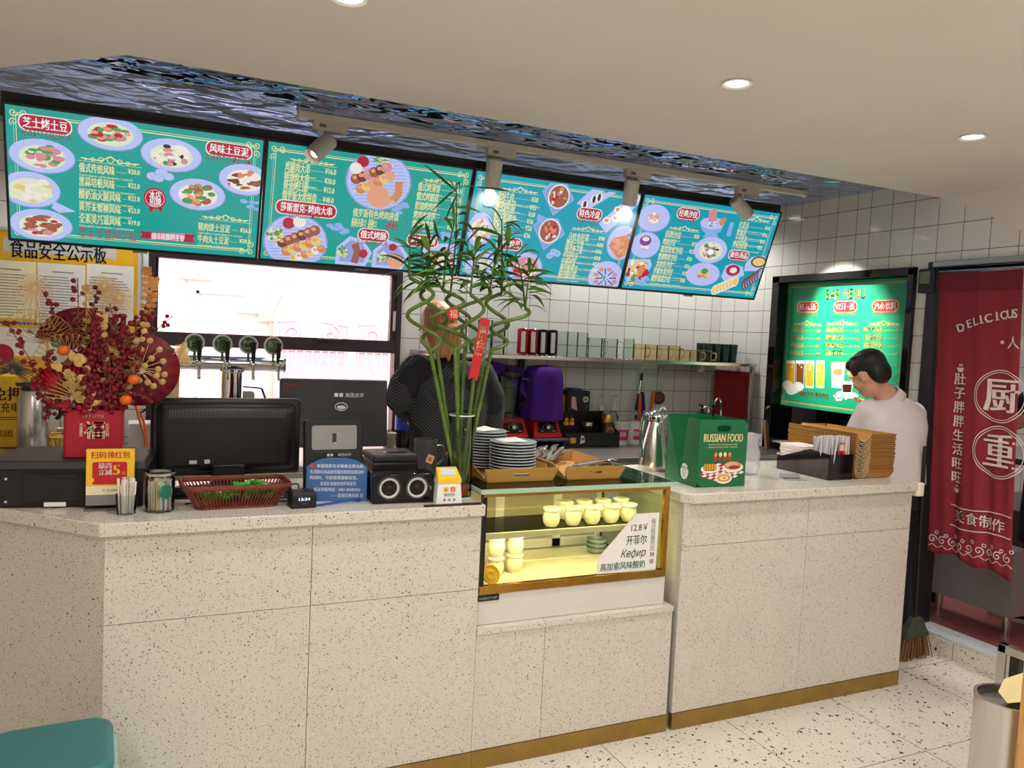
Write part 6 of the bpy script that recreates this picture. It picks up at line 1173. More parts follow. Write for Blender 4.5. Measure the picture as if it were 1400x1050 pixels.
for px, py, nm, lb in ((876, 508, 'tongs', 'black handled steel tongs hanging from a wall hook'), (902, 508, 'strainer', 'small round wire strainer hanging from a wall hook beside the tongs')):
    q = at(px, py, 'y', 4.66); t = thing('wall_hook', 'clear adhesive hook on the tiles carrying the %s' % nm, 'hook', q); B('acrylic').rr(-.022, .022, -.03, .045, .005, 0, .003).out('plate', t); t.rotation_euler = (PI/2, 0, 0); B('chrome').tube(smooth([(0, .02, .003), (0, .0, .012), (0, -.012, .02), (0, -.004, .028)]), .003).out('hook', t)
    g = thing(nm, lb, nm, q+Vector((0, -.018, -.012)))
    if nm == 'tongs':
        B('black').tube([(0, 0, 0), (-.004, 0, -.05)], .009).out('hinge', g)
        for s in (-1, 1): B('steel').tube([(0, 0, -.03), (s*.02-.0, 0, -.15)], .006).out('arm', g); B('black').tube([(s*.02, 0, -.14), (s*.032, 0, -.26)], [.008, .012]).out('grip', g)
    else:
        B('steel').tube([(-.01, 0, 0), (-.012, 0, -.13)], .0025).tube([(.01, 0, 0), (.012, 0, -.13)], .0025).out('handle', g); B('steel_dull').lathe([(.046, 0), (.048, .004), (.046, .007), (.043, .004)], n=28, c=(0, 0, -.175), ax='y').out('rim', g); B('brown_wood', T(0, .003, -.175)).ell((0, 0, 0), .043, .02, .043, n=20).out('mesh', g)
t = thing('hand_soap', 'green liquid soap bottle by the tap under the shelf', 'bottle', (3.56, 4.48, ZB)); B('green_soap').rr(-.04, .04, -.025, .025, .015, 0, .19).out('bottle', t, bevel=.012); B('white').rr(-.022, .022, -.0262, -.0255, .0001, .05, .12).out('label', t); B('green_soap').lathe([(.015, .19), (.015, .21), (.006, .215), (.006, .245), (0, .245)], n=16).tube([(0, 0, .24), (-.035, -.01, .245)], .006).out('pump', t)
for px, lb in ((965, 'left curved chrome tap by the green soap'), (981, 'right tall curved chrome tap beside the red board')):
    q = at(px, 560, 'y', 4.38); t = thing('tap', lb, 'tap', (q.x, 4.38, ZB), group=None); h = .24 if px < 970 else .30; B('chrome').tube(smooth([(0.03, 0, 0), (.03, 0, h*.8), (.01, -.0, h), (-.025, 0, h*.97), (-.045, 0, h*.75)]), .010).out('spout', t); B('chrome').cyl((.03, 0, 0), .022, .03).out('base', t)
t = thing('red_board', 'tall red panel standing in the corner under the shelf end', 'board', (3.74, 4.42, ZB)); B('red_panel').box(.03, .05, -.17, .20, .0, .49).out('panel', t, bevel=.002); B('steel').box(.022, .056, -.18, -.17, 0, .49).box(.022, .056, .20, .21, 0, .49).out('edge', t)
b = B('brown_wood'); b.prism([(-.03, 0), (.03, 0), (.035, .16), (.02, .19), (-.02, .19)], -.008, .008); o = tag(b.out('cutting_board', bevel=.003), 'small worn wooden board leaning at the drinks window', 'board'); o.location = at(1048, 628, 'y', 4.0)+Vector((0, 0, .0)); o.location.z = ZB+.003; o.rotation_euler = (PI/2-.15, 0, .5)
# ------------------------------------------------------------------ left: beer tower, terminal, notice board
t = thing('beer_tower', 'polished steel beer tower with four taps in front of the window', 'beer tower', (.385, 4.12, ZB))
B('chrome').lathe([(.075, 0), (.075, .01), (.052, .02), (.050, .42), (.060, .425), (.060, .435), (.05, .44)], n=36).out('column', t); B('chrome').lathe([(0, -.245), (.032, -.245), (.036, -.24), (.036, .24), (.032, .245), (0, .245)], n=32, c=(0, 0, .465), ax='x').out('crossbar', t); B('steel').lathe([(.036, -.25), (.046, -.25), (.046, -.243), (.036, -.243)], n=32, c=(0, 0, .465), ax='x').lathe([(.036, .243), (.046, .243), (.046, .25), (.036, .25)], n=32, c=(0, 0, .465), ax='x').out('end_flanges', t)
for px, ch in ((271, '百'), (308.5, '富'), (343.5, '黑'), (377, '鲜')):
    x = at(px, 490, 'y', 4.12).x-.385
    f = B('chrome').cyl((x, -.075, .465), .013, .045, ax='y').ell((x, -.075, .465), .019).tube([(x, -.08, .46), (x, -.098, .43), (x, -.1, .39)], .008).out('faucet', t); B('black').tube([(x, -.082, .48), (x, -.088, .50), (x, -.092, .575)], [.007, .010, .013], 'black', 10).out('tap_handle', f)
    g = B('green_badge', T(x-.02, -.05, .56) @ UP); g.cyl((0, 0, -.004), .046, .004, 'white', 36); g.disc(0, 0, .037, z=.0008); g.text(ch, -.002, -.018, .042, 'cream', None, 'c', .04, z=.0016); g.X = T(x-.02, -.05, .50); g.box(-.006, .006, -.002, .002, -.02, .02, 'green_badge'); g.out('badge', t)
t = thing('touch_terminal', 'wide dark grey till screen seen from behind, right of the beer tower', 'terminal', (.872, 3.98, ZB), .0)
B('charcoal', RXm(-.12) @ UP).rr(-.272, .272, .06, .405, .012, -.02, .012).out('screen_shell', t, bevel=.006); b = B('grey_light', RXm(-.12) @ UP); b.text('美团点评', .05, .315, .020, z=.0135); b.rr(-.005, .014, .315, .334, .003, .0135); b.rr(.02, .039, .315, .334, .003, .0135); b.strip([(.03+.032*math.cos(i*PI/5), .265+.020*math.sin(i*PI/5)) for i in range(11)], .004, .0135); b.disc(.03, .262, .022, .010, .0135); b.text('快餐专用', -.21, .366, .014, 'red', .07, 'c', .03, z=.0135); b.out('lettering', t)
B('charcoal').box(-.06, .06, .02, .06, .02, .2).rr(-.12, .12, -.06, .14, .02, 0, .02).out('stand', t, bevel=.004)
t = thing('paper_cup', 'small pale paper cup on the bench beside the till screen', 'cup', (1.245, 4.30, ZB)); B('paper').lathe([(0, 0), (.030, 0), (.040, .088), (.042, .09), (.038, .09), (.028, .004), (0, .004)], n=24).out('cup', t)
t = thing('cola_bottle', 'blue labelled plastic cola bottle standing behind the woman in black', 'bottle', (1.345, 4.36, ZB)); B('cola').lathe([(0, 0), (.045, 0), (.048, .02), (.045, .06), (.048, .10), (.048, .2), (.03, .26), (.014, .29), (.014, .31), (0, .31)], n=24).out('bottle', t); B('label_blue').lathe([(.0485, .10), (.0485, .20)], n=24).out('label', t); B('label_blue').lathe([(.017, .305), (.017, .325), (0, .325)], n=16).out('cap', t); B('red', T(0, -.0495, .15) @ UP).strip([(-.02, -.02), (.015, .03)], .008, 0).strip([(-.015, .03), (.02, -.02)], .008, .0004, 'white').out('label_mark', t)
t = thing('purple_bag', 'purple and white folded bag hanging behind the beer column', 'bag', (.50, 4.45, ZB)); B('paper').box(-.05, .03, -.03, .03, 0, .30).out('pouch', t, bevel=.01); b = B('purple'); b.add([(-.06, -.04, .33), (.07, -.04, .32), (.07, .04, .32), (-.06, .04, .33), (.10, -.045, .24), (.10, .04, .24), (-.06, -.042, .30), (-.06, .042, .30)], [(0, 1, 2, 3), (1, 4, 5, 2), (0, 3, 7, 6)]); o = b.out('flap', t); o.modifiers.new('thick', 'SOLIDIFY').thickness = .006
t = thing('tumbler_cup', 'slim dark pink cup on the window sill left of the beer column', 'cup', (.265, 4.55, ZB)); B('pink').lathe([(0, 0), (.022, 0), (.028, .20), (0, .20)], n=20).out('cup', t); B('grey_dark').lathe([(0, .20), (.029, .20), (.029, .215), (0, .215)], n=20).out('lid', t)
t = thing('window_post', 'pale wooden post standing at the left window edge behind the flowers', 'post', (.10, 4.60, ZB)); B('gold_pale').box(-.06, .06, -.03, .03, 0, .45).out('board', t)
# notice board
t = thing('notice_board', 'yellow food safety notice board with papers on the back wall', 'notice board', (-.5, 4.665, 1.25)); O = T(.5, 0, -1.25) @ UP
B('yellow_board', O).box(-1.15, -.05, 1.22, 1.97, -.006, .004).out('board', t); B('grey_light', O).box(-.05, -.035, 1.22, 1.97, -.006, .01).box(-1.15, -.035, 1.97, 1.985, -.006, .01).out('frame', t)
pt = Plan((0, 4.66, 0), (1, 0, 0), (0, 0, 1), (0, 310, 4.775)); g = B('grey_light', O @ T(0, 0, .0045)); L_ = lambda zx, zy: pt(zx, zy)
def qd(b, x0, y0, x1, y1, m, z=0): a, c = L_(x0, y0), L_(x1, y1); b.rect(a[0], c[0], min(a[1], c[1]), max(a[1], c[1]), z, m); return a, c
qd(g, 20, 70, 760, 215, 'grey_light'); a, c = L_(65, 140), L_(695, 190); g.text('食品安全公示板', (a[0]+c[0])/2, (a[1]+c[1])/2-.035, .082, 'ink', c[0]-a[0], 'c', .05, z=.001); g.out('title_strip', t)
for (x0, y0, x1, y1, m) in ((-160, 205, 232, 605, 'cream'), (246, 232, 552, 640, 'paper'), (568, 240, 868, 640, 'paper')):
    g = B(m, O @ T(0, 0, .005)); a, c = qd(g, x0, y0, x1, y1, m); w_ = c[0]-a[0]; yt = a[1]
    g.rect(a[0]+w_*.3, c[0]-w_*.25, yt-.045, yt-.040, .0006, 'ink_grey')
    for i in range(22):
        y = yt-.07-i*.0145
        if y < c[1]+.01: break
        g.rect(a[0]+w_*.06, a[0]+w_*R.uniform(.6, .95), y, y+.0035, .0006, 'ink_grey')
    g.out('notice_sheet', t)
g = B('blue', O @ T(0, 0, .005)); qd(g, -100, 610, 290, 645, 'blue'); qd(g, -100, 650, 300, 850, 'paper', .0002); qd(g, 320, 660, 860, 900, 'paper', .0002); g.out('permit_card', t)
o = tag(B('crimson', T(0, 0, 0) @ UP).lathe([(0, 0), (.05, 0), (.05, .006), (0, .008)], n=30).out('round_ornament'), 'round red ornament on the wall at the left photo edge', 'ornament'); q = at(3, 484, 'y', 4.655); o.location = (q.x, 4.66, q.z)
t = thing('air_pot', 'brushed steel insulated pot with black lid behind the printer', 'thermos', (-.475, 4.28, ZB)); B('steel').lathe([(.066, .015), (.068, .02), (.068, .27), (.055, .305), (0, .31)], n=36).out('body', t); B('black').lathe([(0, 0), (.07, 0), (.07, .016), (0, .016)], n=30).out('foot', t); B('black').lathe([(.055, .300), (.05, .325), (.02, .34), (0, .34)], n=30).hexa([(-.07, -.015, .325), (0, -.02, .32), (0, .02, .32), (-.07, .015, .325)], [(-.075, -.012, .34), (0, -.018, .345), (0, .018, .345), (-.075, .012, .34)]).out('lid', t); B('black').tube(smooth([(.05, 0, .29), (.10, 0, .27), (.11, 0, .2), (.09, 0, .17)]), .010).out('handle', t)
t = thing('power_bank_stand', 'yellow rental cabinet with black characters behind the steel pot', 'cabinet', (-.66, 4.56, ZB)); B('yellow').box(-.14, .14, -.05, .08, .0, .36).out('body', t, bevel=.01); b = B('ink_black', T(0, -.0508, 0) @ UP); b.text('免押金', -.02, .24, .06, w=.2, al='l', bold=.05); b.text('借充电宝', -.02, .18, .045, w=.16, al='l', bold=.03); b.rect(-.02, .12, .150, .154, 0); b.rect(-.02, .10, .140, .143, 0); b.text('美团', .0, .06, .03, al='l', bold=.03); b.out('lettering', t)
t = thing('wicker_tray', 'shallow yellow woven basket of packets behind the flower box', 'basket', (-.33, 4.40, ZB)); b = B('gold_orange'); A1, A2 = resamp(oval(.09, .07, .04), 40), resamp(oval(.12, .09, .05), 40)
for i in range(40): b.tube([(*A1[i], .003), (*A2[i], .075)], .004, 'yellow', 5, cap=False)
b.tube(rimline(A2, .075), .006, 'yellow', 6, closed=True); b.prism(oval(.09, .07, .04), 0, .004, 'yellow'); b.out('woven_side', t)
for i in range(6):
    o = tag(B(('pink_pale', 'paper', 'cream')[i % 3]).box(-.04, .04, -.025, .025, -.008, .008).out('packet', bevel=.004), 'small wrapped packet in the yellow woven basket', 'packet', 'packets in the yellow basket'); o.location = (-.33+R.uniform(-.05, .05), 4.40+R.uniform(-.03, .03), ZB+.05+i*.012); o.rotation_euler = (R.uniform(-.5, .5), R.uniform(-.4, .4), R.uniform(0, 3))
t = thing('router_box', 'white electrical box with orange cable beside the flower box', 'box', (.06, 4.42, ZB)); B('white').box(-.14, .10, -.06, .08, 0, .14).out('body', t, bevel=.005); b = B('grey_light', T(0, -.0605, 0) @ UP); b.rr(.03, .08, .03, .08, .004, .001); b.out('socket', t)
wires('cable', 'orange cable running down beside the flower box', [[(-.06, 4.30, 1.20), (-.03, 4.28, 1.08), (0, 4.26, .97), (.0, 4.25, ZB+.005)], [(-.05, 4.31, 1.14), (-.01, 4.30, 1.06), (.01, 4.27, .95), (.02, 4.24, ZB+.005)]], .006, 'orange')
wires('cable', 'loop of black cable hanging between flower box and monitor', [[(-.02, 4.3, 1.10), (.04, 4.27, 1.14), (.08, 4.27, 1.09), (.03, 4.27, 1.05), (.08, 4.26, .98), (.12, 4.2, ZB+.005)]], .005, 'black')
# ------------------------------------------------------------------ people
def limb(b, P, m=None):
    """a tapering limb through (point, radius) joints, rounded at every joint"""
    for i in range(len(P)-1):
        (p, r), (q, s) = P[i], P[i+1]; n = 4; b.tube([Vector(p).lerp(Vector(q), k/n) for k in range(n+1)], [r+(s-r)*k/n for k in range(n+1)], m, 14)
    for p, r in P: b.ell(p, r, m=m, n=14, h=10)
def loft(b, S, m=None, n=22):
    """closed body: sections (centre, half width, half depth) turned by yaw about z"""
    v = []; k = len(S)
    for c, w, d, yaw in S:
        for i in range(n):
            a = 2*PI*i/n; x, y = w*math.copysign(abs(math.cos(a))**.8, math.cos(a)), d*math.copysign(abs(math.sin(a))**.8, math.sin(a)); v.append((c[0]+x*math.cos(yaw)-y*math.sin(yaw), c[1]+x*math.sin(yaw)+y*math.cos(yaw), c[2]))
    f = [(j*n+i, j*n+(i+1) % n, (j+1)*n+(i+1) % n, (j+1)*n+i) for j in range(k-1) for i in range(n)]+[tuple(range(n-1, -1, -1)), tuple((k-1)*n+i for i in range(n))]
    b.add(v, f, m)
def skin_out(b, name, parent, vox=.009, it=8, fac=.5):
    o = b.out(name, parent, ang=180); r = o.modifiers.new('one_surface', 'REMESH'); r.mode = 'VOXEL'; r.voxel_size = vox; r.use_smooth_shade = True
    s = o.modifiers.new('relax', 'SMOOTH'); s.factor = fac; s.iterations = it; return o
def head_frame(c, fwd, roll=0):
    f = Vector(fwd).normalized(); r = f.cross(Vector((0, 0, 1))).normalized(); u = r.cross(f)
    return Matrix(((r.x, f.x, u.x, c[0]), (r.y, f.y, u.y, c[1]), (r.z, f.z, u.z, c[2]), (0, 0, 0, 1)))   # x = right ear, y = nose, z = crown
def head(b, M):
    X = b.X; b.X = X @ M
    b.ell((0, -.012, .02), .074, .092, .098); b.ell((0, .02, -.03), .060, .068, .080); b.ell((0, .045, -.085), .036, .034, .026); b.ell((0, .085, -.02), .013, .018, .020); b.tube([(0, .078, .02), (0, .094, -.025)], [.008, .011]); b.ell((0, .074, -.062), .022, .012, .009)
    for s in (-1, 1): b.ell((s*.077, -.005, -.012), .010, .020, .031); b.ell((s*.035, .066, .012), .017, .012, .010); b.ell((s*.045, .055, -.03), .024, .025, .025)
    b.X = X
def face(M, par, O):
    for s in (-1, 1): e = B('white', O @ M).ell((s*.031, .0785, .004), .012, .006, .007).out('eye', par); B('hair_black', O @ M).ell((s*.031, .084, .004), .005, .003, .005).out('pupil', e); B('hair_black', O @ M).tube(smooth([(s*.018, .083, .024), (s*.033, .083, .029), (s*.048, .074, .024)]), .003).out('eyebrow', par)
    B('pink', O @ M).tube(smooth([(-.022, .078, -.062), (0, .087, -.060), (.022, .078, -.062)]), .003).out('mouth', par)
def hand(b, wrist, d, palm_n, side):
    d = Vector(d).normalized(); n = Vector(palm_n).normalized(); s = d.cross(n).normalized()*side; w = Vector(wrist)
    b.tube([w, w+d*.04, w+d*.085], [.022, .030, .030], None, 10); b.ell(w+d*.05, .03, m=None)
    for k, L in enumerate((.070, .078, .073, .058)):
        r0 = w+d*.085+s*(.027-.018*k); b.tube([r0, r0+d*L*.45+n*.004, r0+d*L*.75+n*.018, r0+d*L*.9+n*.034], [.0092, .0088, .008, .007], None, 8); b.ell(r0+d*L*.9+n*.034, .007)
    r0 = w+d*.03+s*.028; b.tube([r0, r0+s*.028+d*.025, r0+s*.036+d*.055+n*.012], [.012, .010, .008], None, 8); b.ell(r0+s*.036+d*.055+n*.012, .008)
def shoe(par, O, p, yaw, nm='shoe'):
    b = B('black', O @ T(*p) @ RZ(yaw)); b.ell((0, .06, .035), .045, .10, .04); b.ell((0, -.06, .045), .04, .06, .05); o = skin_out(b, nm, par, .008, 4)
    B('sole', O @ T(*p) @ RZ(yaw)).prism([(.045*math.cos(a)*(1 if math.sin(a) > 0 else .9), .02+.145*math.sin(a)) for a in [2*PI*i/20 for i in range(20)]], 0, .02).out('sole', o)
# woman in black, back turned
PC = at(612, 560, 'y', 3.47); wx, wy = PC.x, 3.47
t = thing('person', 'person in black cable knit sweater with blond hair, back turned behind the bamboo', 'person', (wx, wy, 0)); O = T(-wx, -wy, 0)
hc = at(598, 452, 'y', 3.50); sh_z = at(610, 497, 'y', 3.47).z
M = head_frame((hc.x, hc.y+.01, hc.z), (-.25, .9, -.3))
eL, eR = at(545, 545, 'y', 3.46), at(672, 572, 'y', 3.5)
sL, sR = Vector((wx-.165, wy, sh_z-.035)), Vector((wx+.155, wy, sh_z-.045))
b = B('skin', O); head(b, M); limb(b, [((hc.x+.01, hc.y-.02, hc.z-.05), .052), ((wx, wy, sh_z+.0), .058)])
loft(b, [((wx, wy, .85), .155, .105, 0), ((wx, wy, .98), .135, .09, 0), ((wx, wy+.01, 1.12), .14, .095, 0), ((wx, wy, 1.28), .165, .10, 0), ((wx, wy, sh_z-.04), .15, .085, 0)])
hl, hr = (wx-.08, wy+.36, 1.13), (wx+.16, wy+.36, 1.10)
limb(b, [(sL, .05), (eL, .04), (hl, .026)]); limb(b, [(sR, .05), (eR, .04), (hr, .026)])
for s in (-1, 1): limb(b, [((wx+s*.085, wy, .86), .088), ((wx+s*.085, wy+.01, .48), .058), ((wx+s*.085, wy-.01, .09), .04)])
hand(b, hl, (.5, .8, -.2), (0, .2, -1), 1); hand(b, hr, (-.4, .85, -.2), (0, .2, -1), -1)
skin_out(b, 'body', t)
b = B('knit', O); b_ = [((wx, wy, .78), .185, .13, 0), ((wx, wy, .9), .178, .125, 0), ((wx, wy, 1.05), .172, .118, 0), ((wx, wy, 1.22), .188, .125, 0), ((wx, wy, sh_z-.05), .18, .112, 0), ((wx, wy, sh_z+.0), .12, .085, 0), ((wx, wy, sh_z+.02), .075, .07, 0)]
loft(b, b_); limb(b, [(sL, .072), (sL.lerp(eL, .5)+Vector((-.02, -.01, 0)), .066), (eL, .062), (Vector(hl)+(eL-Vector(hl)).normalized()*.07, .042)]); limb(b, [(sR, .072), (sR.lerp(eR, .5)+Vector((.025, -.01, 0)), .066), (eR, .062), (Vector(hr)+(eR-Vector(hr)).normalized()*.07, .042)])
skin_out(b, 'sweater', t, .009, 6)
b = B('knit', O); b.lathe([(.062, 0), (.066, .02), (.062, .045), (.055, .045), (.056, 0)], n=24, c=(wx, wy, sh_z+.005)); b.out('collar', t)
b = B('trouser_black', O); loft(b, [((wx, wy, .72), .175, .12, 0), ((wx, wy, .90), .16, .11, 0)]); [limb(b, [((wx+s*.088, wy, .80), .10), ((wx+s*.086, wy+.01, .48), .072), ((wx+s*.085, wy-.01, .08), .06)]) for s in (-1, 1)]; skin_out(b, 'trousers', t, .012, 5)
b = B('hair_blond', O @ M); b.ell((0, -.03, .035), .086, .092, .098); b.ell((0, -.055, -.03), .078, .066, .09); b.ell((-.045, -.03, -.06), .035, .05, .06); b.ell((.045, -.03, -.06), .035, .05, .06)
for i in range(26): a = PI*(.0+i/25); p0 = Vector((.08*math.cos(a), -.03-.06*math.sin(a), .0)); b.tube([p0, p0+Vector((.004, -.01, -.06)), p0*.72+Vector((R.uniform(-.012, .012), -.02, -.13-R.uniform(0, .05)))], [.014, .011, .004], None, 6)
skin_out(b, 'hair', t, .006, 3); face(M, t, O)
for s in (-1, 1): shoe(t, O, (wx+s*.085, wy+.03, 0), 0)
# man in the white shirt, bent over at the drinks window
mx, my = 3.515, 2.93
t = thing('person', 'person with short black hair in white shirt looking down by the drinks board', 'person', (mx, my, 0)); O = T(-mx, -my, 0)
hc = at(1188, 513, 'y', 2.98); M = head_frame(hc, (-.10, .92, -.58))
nk = at(1222, 552, 'y', 2.95); nk = Vector((nk.x, nk.y, nk.z))
fw_ = Vector((.12, .99, 0)); sd = Vector((.99, -.12, 0)); yaw = math.atan2(sd.y, sd.x)
top = Vector((nk.x-.012, nk.y, nk.z-.008)); hip = Vector((mx+.045, my-.02, .93))
S = lambda f, w, d, dz=0: ((hip.x+(top.x-hip.x)*f, hip.y+(top.y-hip.y)*f, hip.z+(top.z-hip.z)*f+dz), w, d, yaw)
sF, sB = top-sd*.145+Vector((0, 0, -.045)), top+sd*.135+Vector((0, 0, -.05))   # near (left) and far (right) shoulder
eF = sF+fw_*.12+Vector((-.03, -.0, -.24)); wF = eF+fw_*.22+Vector((-.02, .0, .0)); eB = sB+fw_*.15+Vector((0, 0, -.24)); wB = eB+fw_*.2+Vector((0, 0, .02))
b = B('skin', O); head(b, M); limb(b, [(hc+Vector((.02, -.015, -.03)), .055), (top+Vector((0, 0, .01)), .06)])
loft(b, [S(0, .155, .105), S(.35, .14, .095), S(.75, .165, .105), S(1, .13, .085)])
limb(b, [(sF, .052), (eF, .042), (wF, .028)]); limb(b, [(sB, .052), (eB, .042), (wB, .028)])
for s in (-1, 1): q = hip+sd*.09*s; limb(b, [((q.x, q.y, .9), .09), ((q.x, q.y, .48), .06), ((q.x+.02, q.y, .09), .042)])
hand(b, wF, fw_+Vector((0, 0, -.2)), (0, 0, -1), 1); hand(b, wB, fw_+Vector((0, 0, -.2)), (0, 0, -1), -1); skin_out(b, 'body', t)
b = B('shirt_white', O); loft(b, [S(-.12, .190, .135), S(.1, .188, .132), S(.4, .182, .128), S(.72, .195, .128), S(.93, .182, .112), S(1.04, .125, .085), S(1.12, .075, .07)])
for s_, e_, w_ in ((sF, eF, wF), (sB, eB, wB)): limb(b, [(s_, .075), (s_.lerp(e_, .5), .068), (e_, .058), (e_.lerp(w_, .75), .045)])
skin_out(b, 'shirt', t, .009, 5)
b = B('shirt_white', O); d_ = (hc-top).normalized(); b.tube([top+Vector((0, 0, .02))+d_*.0, top+Vector((0, 0, .02))+d_*.055], [.078, .066], None, 20, cap=False); o = b.out('collar', t); o.modifiers.new('thick', 'SOLIDIFY').thickness = .005
b = B('trouser_black', O); loft(b, [S(-.45, .175, .13), S(0, .165, .118)])
for s in (-1, 1): q = hip+sd*.092*s; limb(b, [((q.x, q.y, .82), .105), ((q.x, q.y, .48), .078), ((q.x+.02, q.y, .08), .065)]); shoe(t, O, (q.x+.0, q.y+.02, 0), .95)
skin_out(b, 'trousers', t, .012, 5)
b = B('hair_black', O @ M); b.ell((0, -.022, .048), .084, .098, .088); b.ell((0, -.06, .0), .076, .056, .078); b.ell((0, .045, .085), .064, .046, .036); b.ell((-.064, .0, .045), .022, .05, .04); b.ell((.064, .0, .045), .022, .05, .04); b.ell((-.04, -.01, .04), .046, .07, .05); b.ell((.04, -.01, .04), .046, .07, .05)
for i in range(46): a, q = R.uniform(0, 6.28), R.uniform(.2, 1); p0 = Vector((.07*q*math.cos(a), -.02+.085*q*math.sin(a), .10-.03*q*q)); b.tube([p0, p0+Vector((R.uniform(-.01, .01), .012, .022)), p0+Vector((R.uniform(-.015, .015), .03, .030))], [.008, .006, .003], None, 6)
skin_out(b, 'hair', t, .006, 3); face(M, t, O)
# cook beyond the curtain
kx, ky, kz = 4.62, 2.70, .095
t = thing('person', 'person in pale blue cap and black apron, half hidden beyond the red curtain', 'person', (kx, ky, kz)); O = T(-kx, -ky, -kz)
M = head_frame((kx, ky+.07, 1.70), (-.3, .95, -.2)); b = B('skin', O); head(b, M); limb(b, [((kx, ky+.03, 1.64), .055), ((kx, ky, 1.53), .062)])
loft(b, [((kx, ky, .95), .15, .11, .3), ((kx, ky, 1.2), .155, .11, .3), ((kx, ky, 1.45), .175, .105, .3), ((kx, ky, 1.53), .12, .08, .3)])
for s in (-1, 1):
    s0 = Vector((kx+s*.17, ky+s*.05, 1.47)); e0 = Vector((kx+s*.22, ky+.10, 1.22)); w0 = Vector((kx+s*.14, ky+.33, 1.20)); limb(b, [(s0, .055), (e0, .045), (w0, .03)]); hand(b, w0, (-.2*s, .9, -.1), (0, 0, -1), -s); limb(b, [((kx+s*.09, ky, .96), .09), ((kx+s*.09, ky, .55), .06), ((kx+s*.09, ky, .18), .045)])
skin_out(b, 'body', t)
b = B('apron_black', O); loft(b, [((kx, ky, .55), .19, .15, .3), ((kx, ky, 1.0), .18, .135, .3), ((kx, ky, 1.25), .178, .13, .3), ((kx, ky, 1.47), .185, .115, .3), ((kx, ky, 1.55), .09, .075, .3)])
for s in (-1, 1): limb(b, [((kx+s*.17, ky+s*.05, 1.46), .075), ((kx+s*.21, ky+.08, 1.30), .062)]); limb(b, [((kx+s*.092, ky, .9), .10), ((kx+s*.09, ky, .55), .078), ((kx+s*.09, ky, .17), .062)]); shoe(t, O, (kx+s*.1-.02, ky+.05, kz), .4+s*.1)
skin_out(b, 'apron', t, .011, 5)
b = B('cap_blue', O @ M); b.ell((0, -.02, .06), .088, .10, .07); b.ell((0, .09, .045), .06, .055, .010); skin_out(b, 'cap', t, .008, 3); face(M, t, O)
# ------------------------------------------------------------------ door curtain
def fold(y, z):                                # depth of the cloth at (distance from the hanging edge, height)
    k = min(1, max(0, (2.0-z)/1.2)); return .010*math.sin(y*34+.5*math.sin(z*3))*(.35+.65*k)+.006*math.sin(y*71+z*2)*k
def curtain(label, y0, y1, drift, marks):
    t = thing('door_curtain', label, 'curtain', (XW-.012, y0, 2.0), group='two halves of the door curtain'); nu, nv = 60, 50; b = B('red_cloth'); v = []
    def P(u, w, off=0):                        # u across from the left edge (m), w down (m)
        y = y0-u*(1+.0)-drift*w; z = 2.0-w
        return Vector((-fold(u, z)-off, y-y0, -w))
    Wd = y0-y1
    for j in range(nv+1):
        for i in range(nu+1):
            u = Wd*i/nu; hgt = 1.46+.035*(i/nu)+.012*math.sin(i/nu*14); v.append(P(u, hgt*j/nv))
    b.add(v, [(j*(nu+1)+i, j*(nu+1)+i+1, (j+1)*(nu+1)+i+1, (j+1)*(nu+1)+i) for j in range(nv) for i in range(nu)]); o = b.out('cloth', t, ang=180); o.modifiers.new('thick', 'SOLIDIFY').thickness = .002
    g = B('white'); marks(g); g.V = [P(q.x, -q.y, .0065) for q in g.V]; g.out('printing', t, ang=180)
    tb = B('red_deep'); tb.V = []; vv = [P(Wd*i/30, w, .0025) for w in (.0, .10) for i in range(31)]; tb.add(vv, [(i, i+1, 32+i, 31+i) for i in range(30)]); tb.out('top_hem', t, ang=180)
    return t
pm('print_cream', 'E9DCD2', .8, noise=.02)
def fine(g, pts, w, m='print_cream', closed=False): g.strip(pts, w, 0, m, closed)
def circ(cx, cy, r, a0=0, a1=2*PI, n=48): return [(cx+r*math.cos(a0+(a1-a0)*i/n), cy+r*math.sin(a0+(a1-a0)*i/n)) for i in range(n+1)]
CU = Plan((XW-.012, 2.914, 2.0), (0, -1, 0), (0, 0, 1), (1240, 340, 4.775)); Q1 = lambda zx, zy: CU(zx, zy)
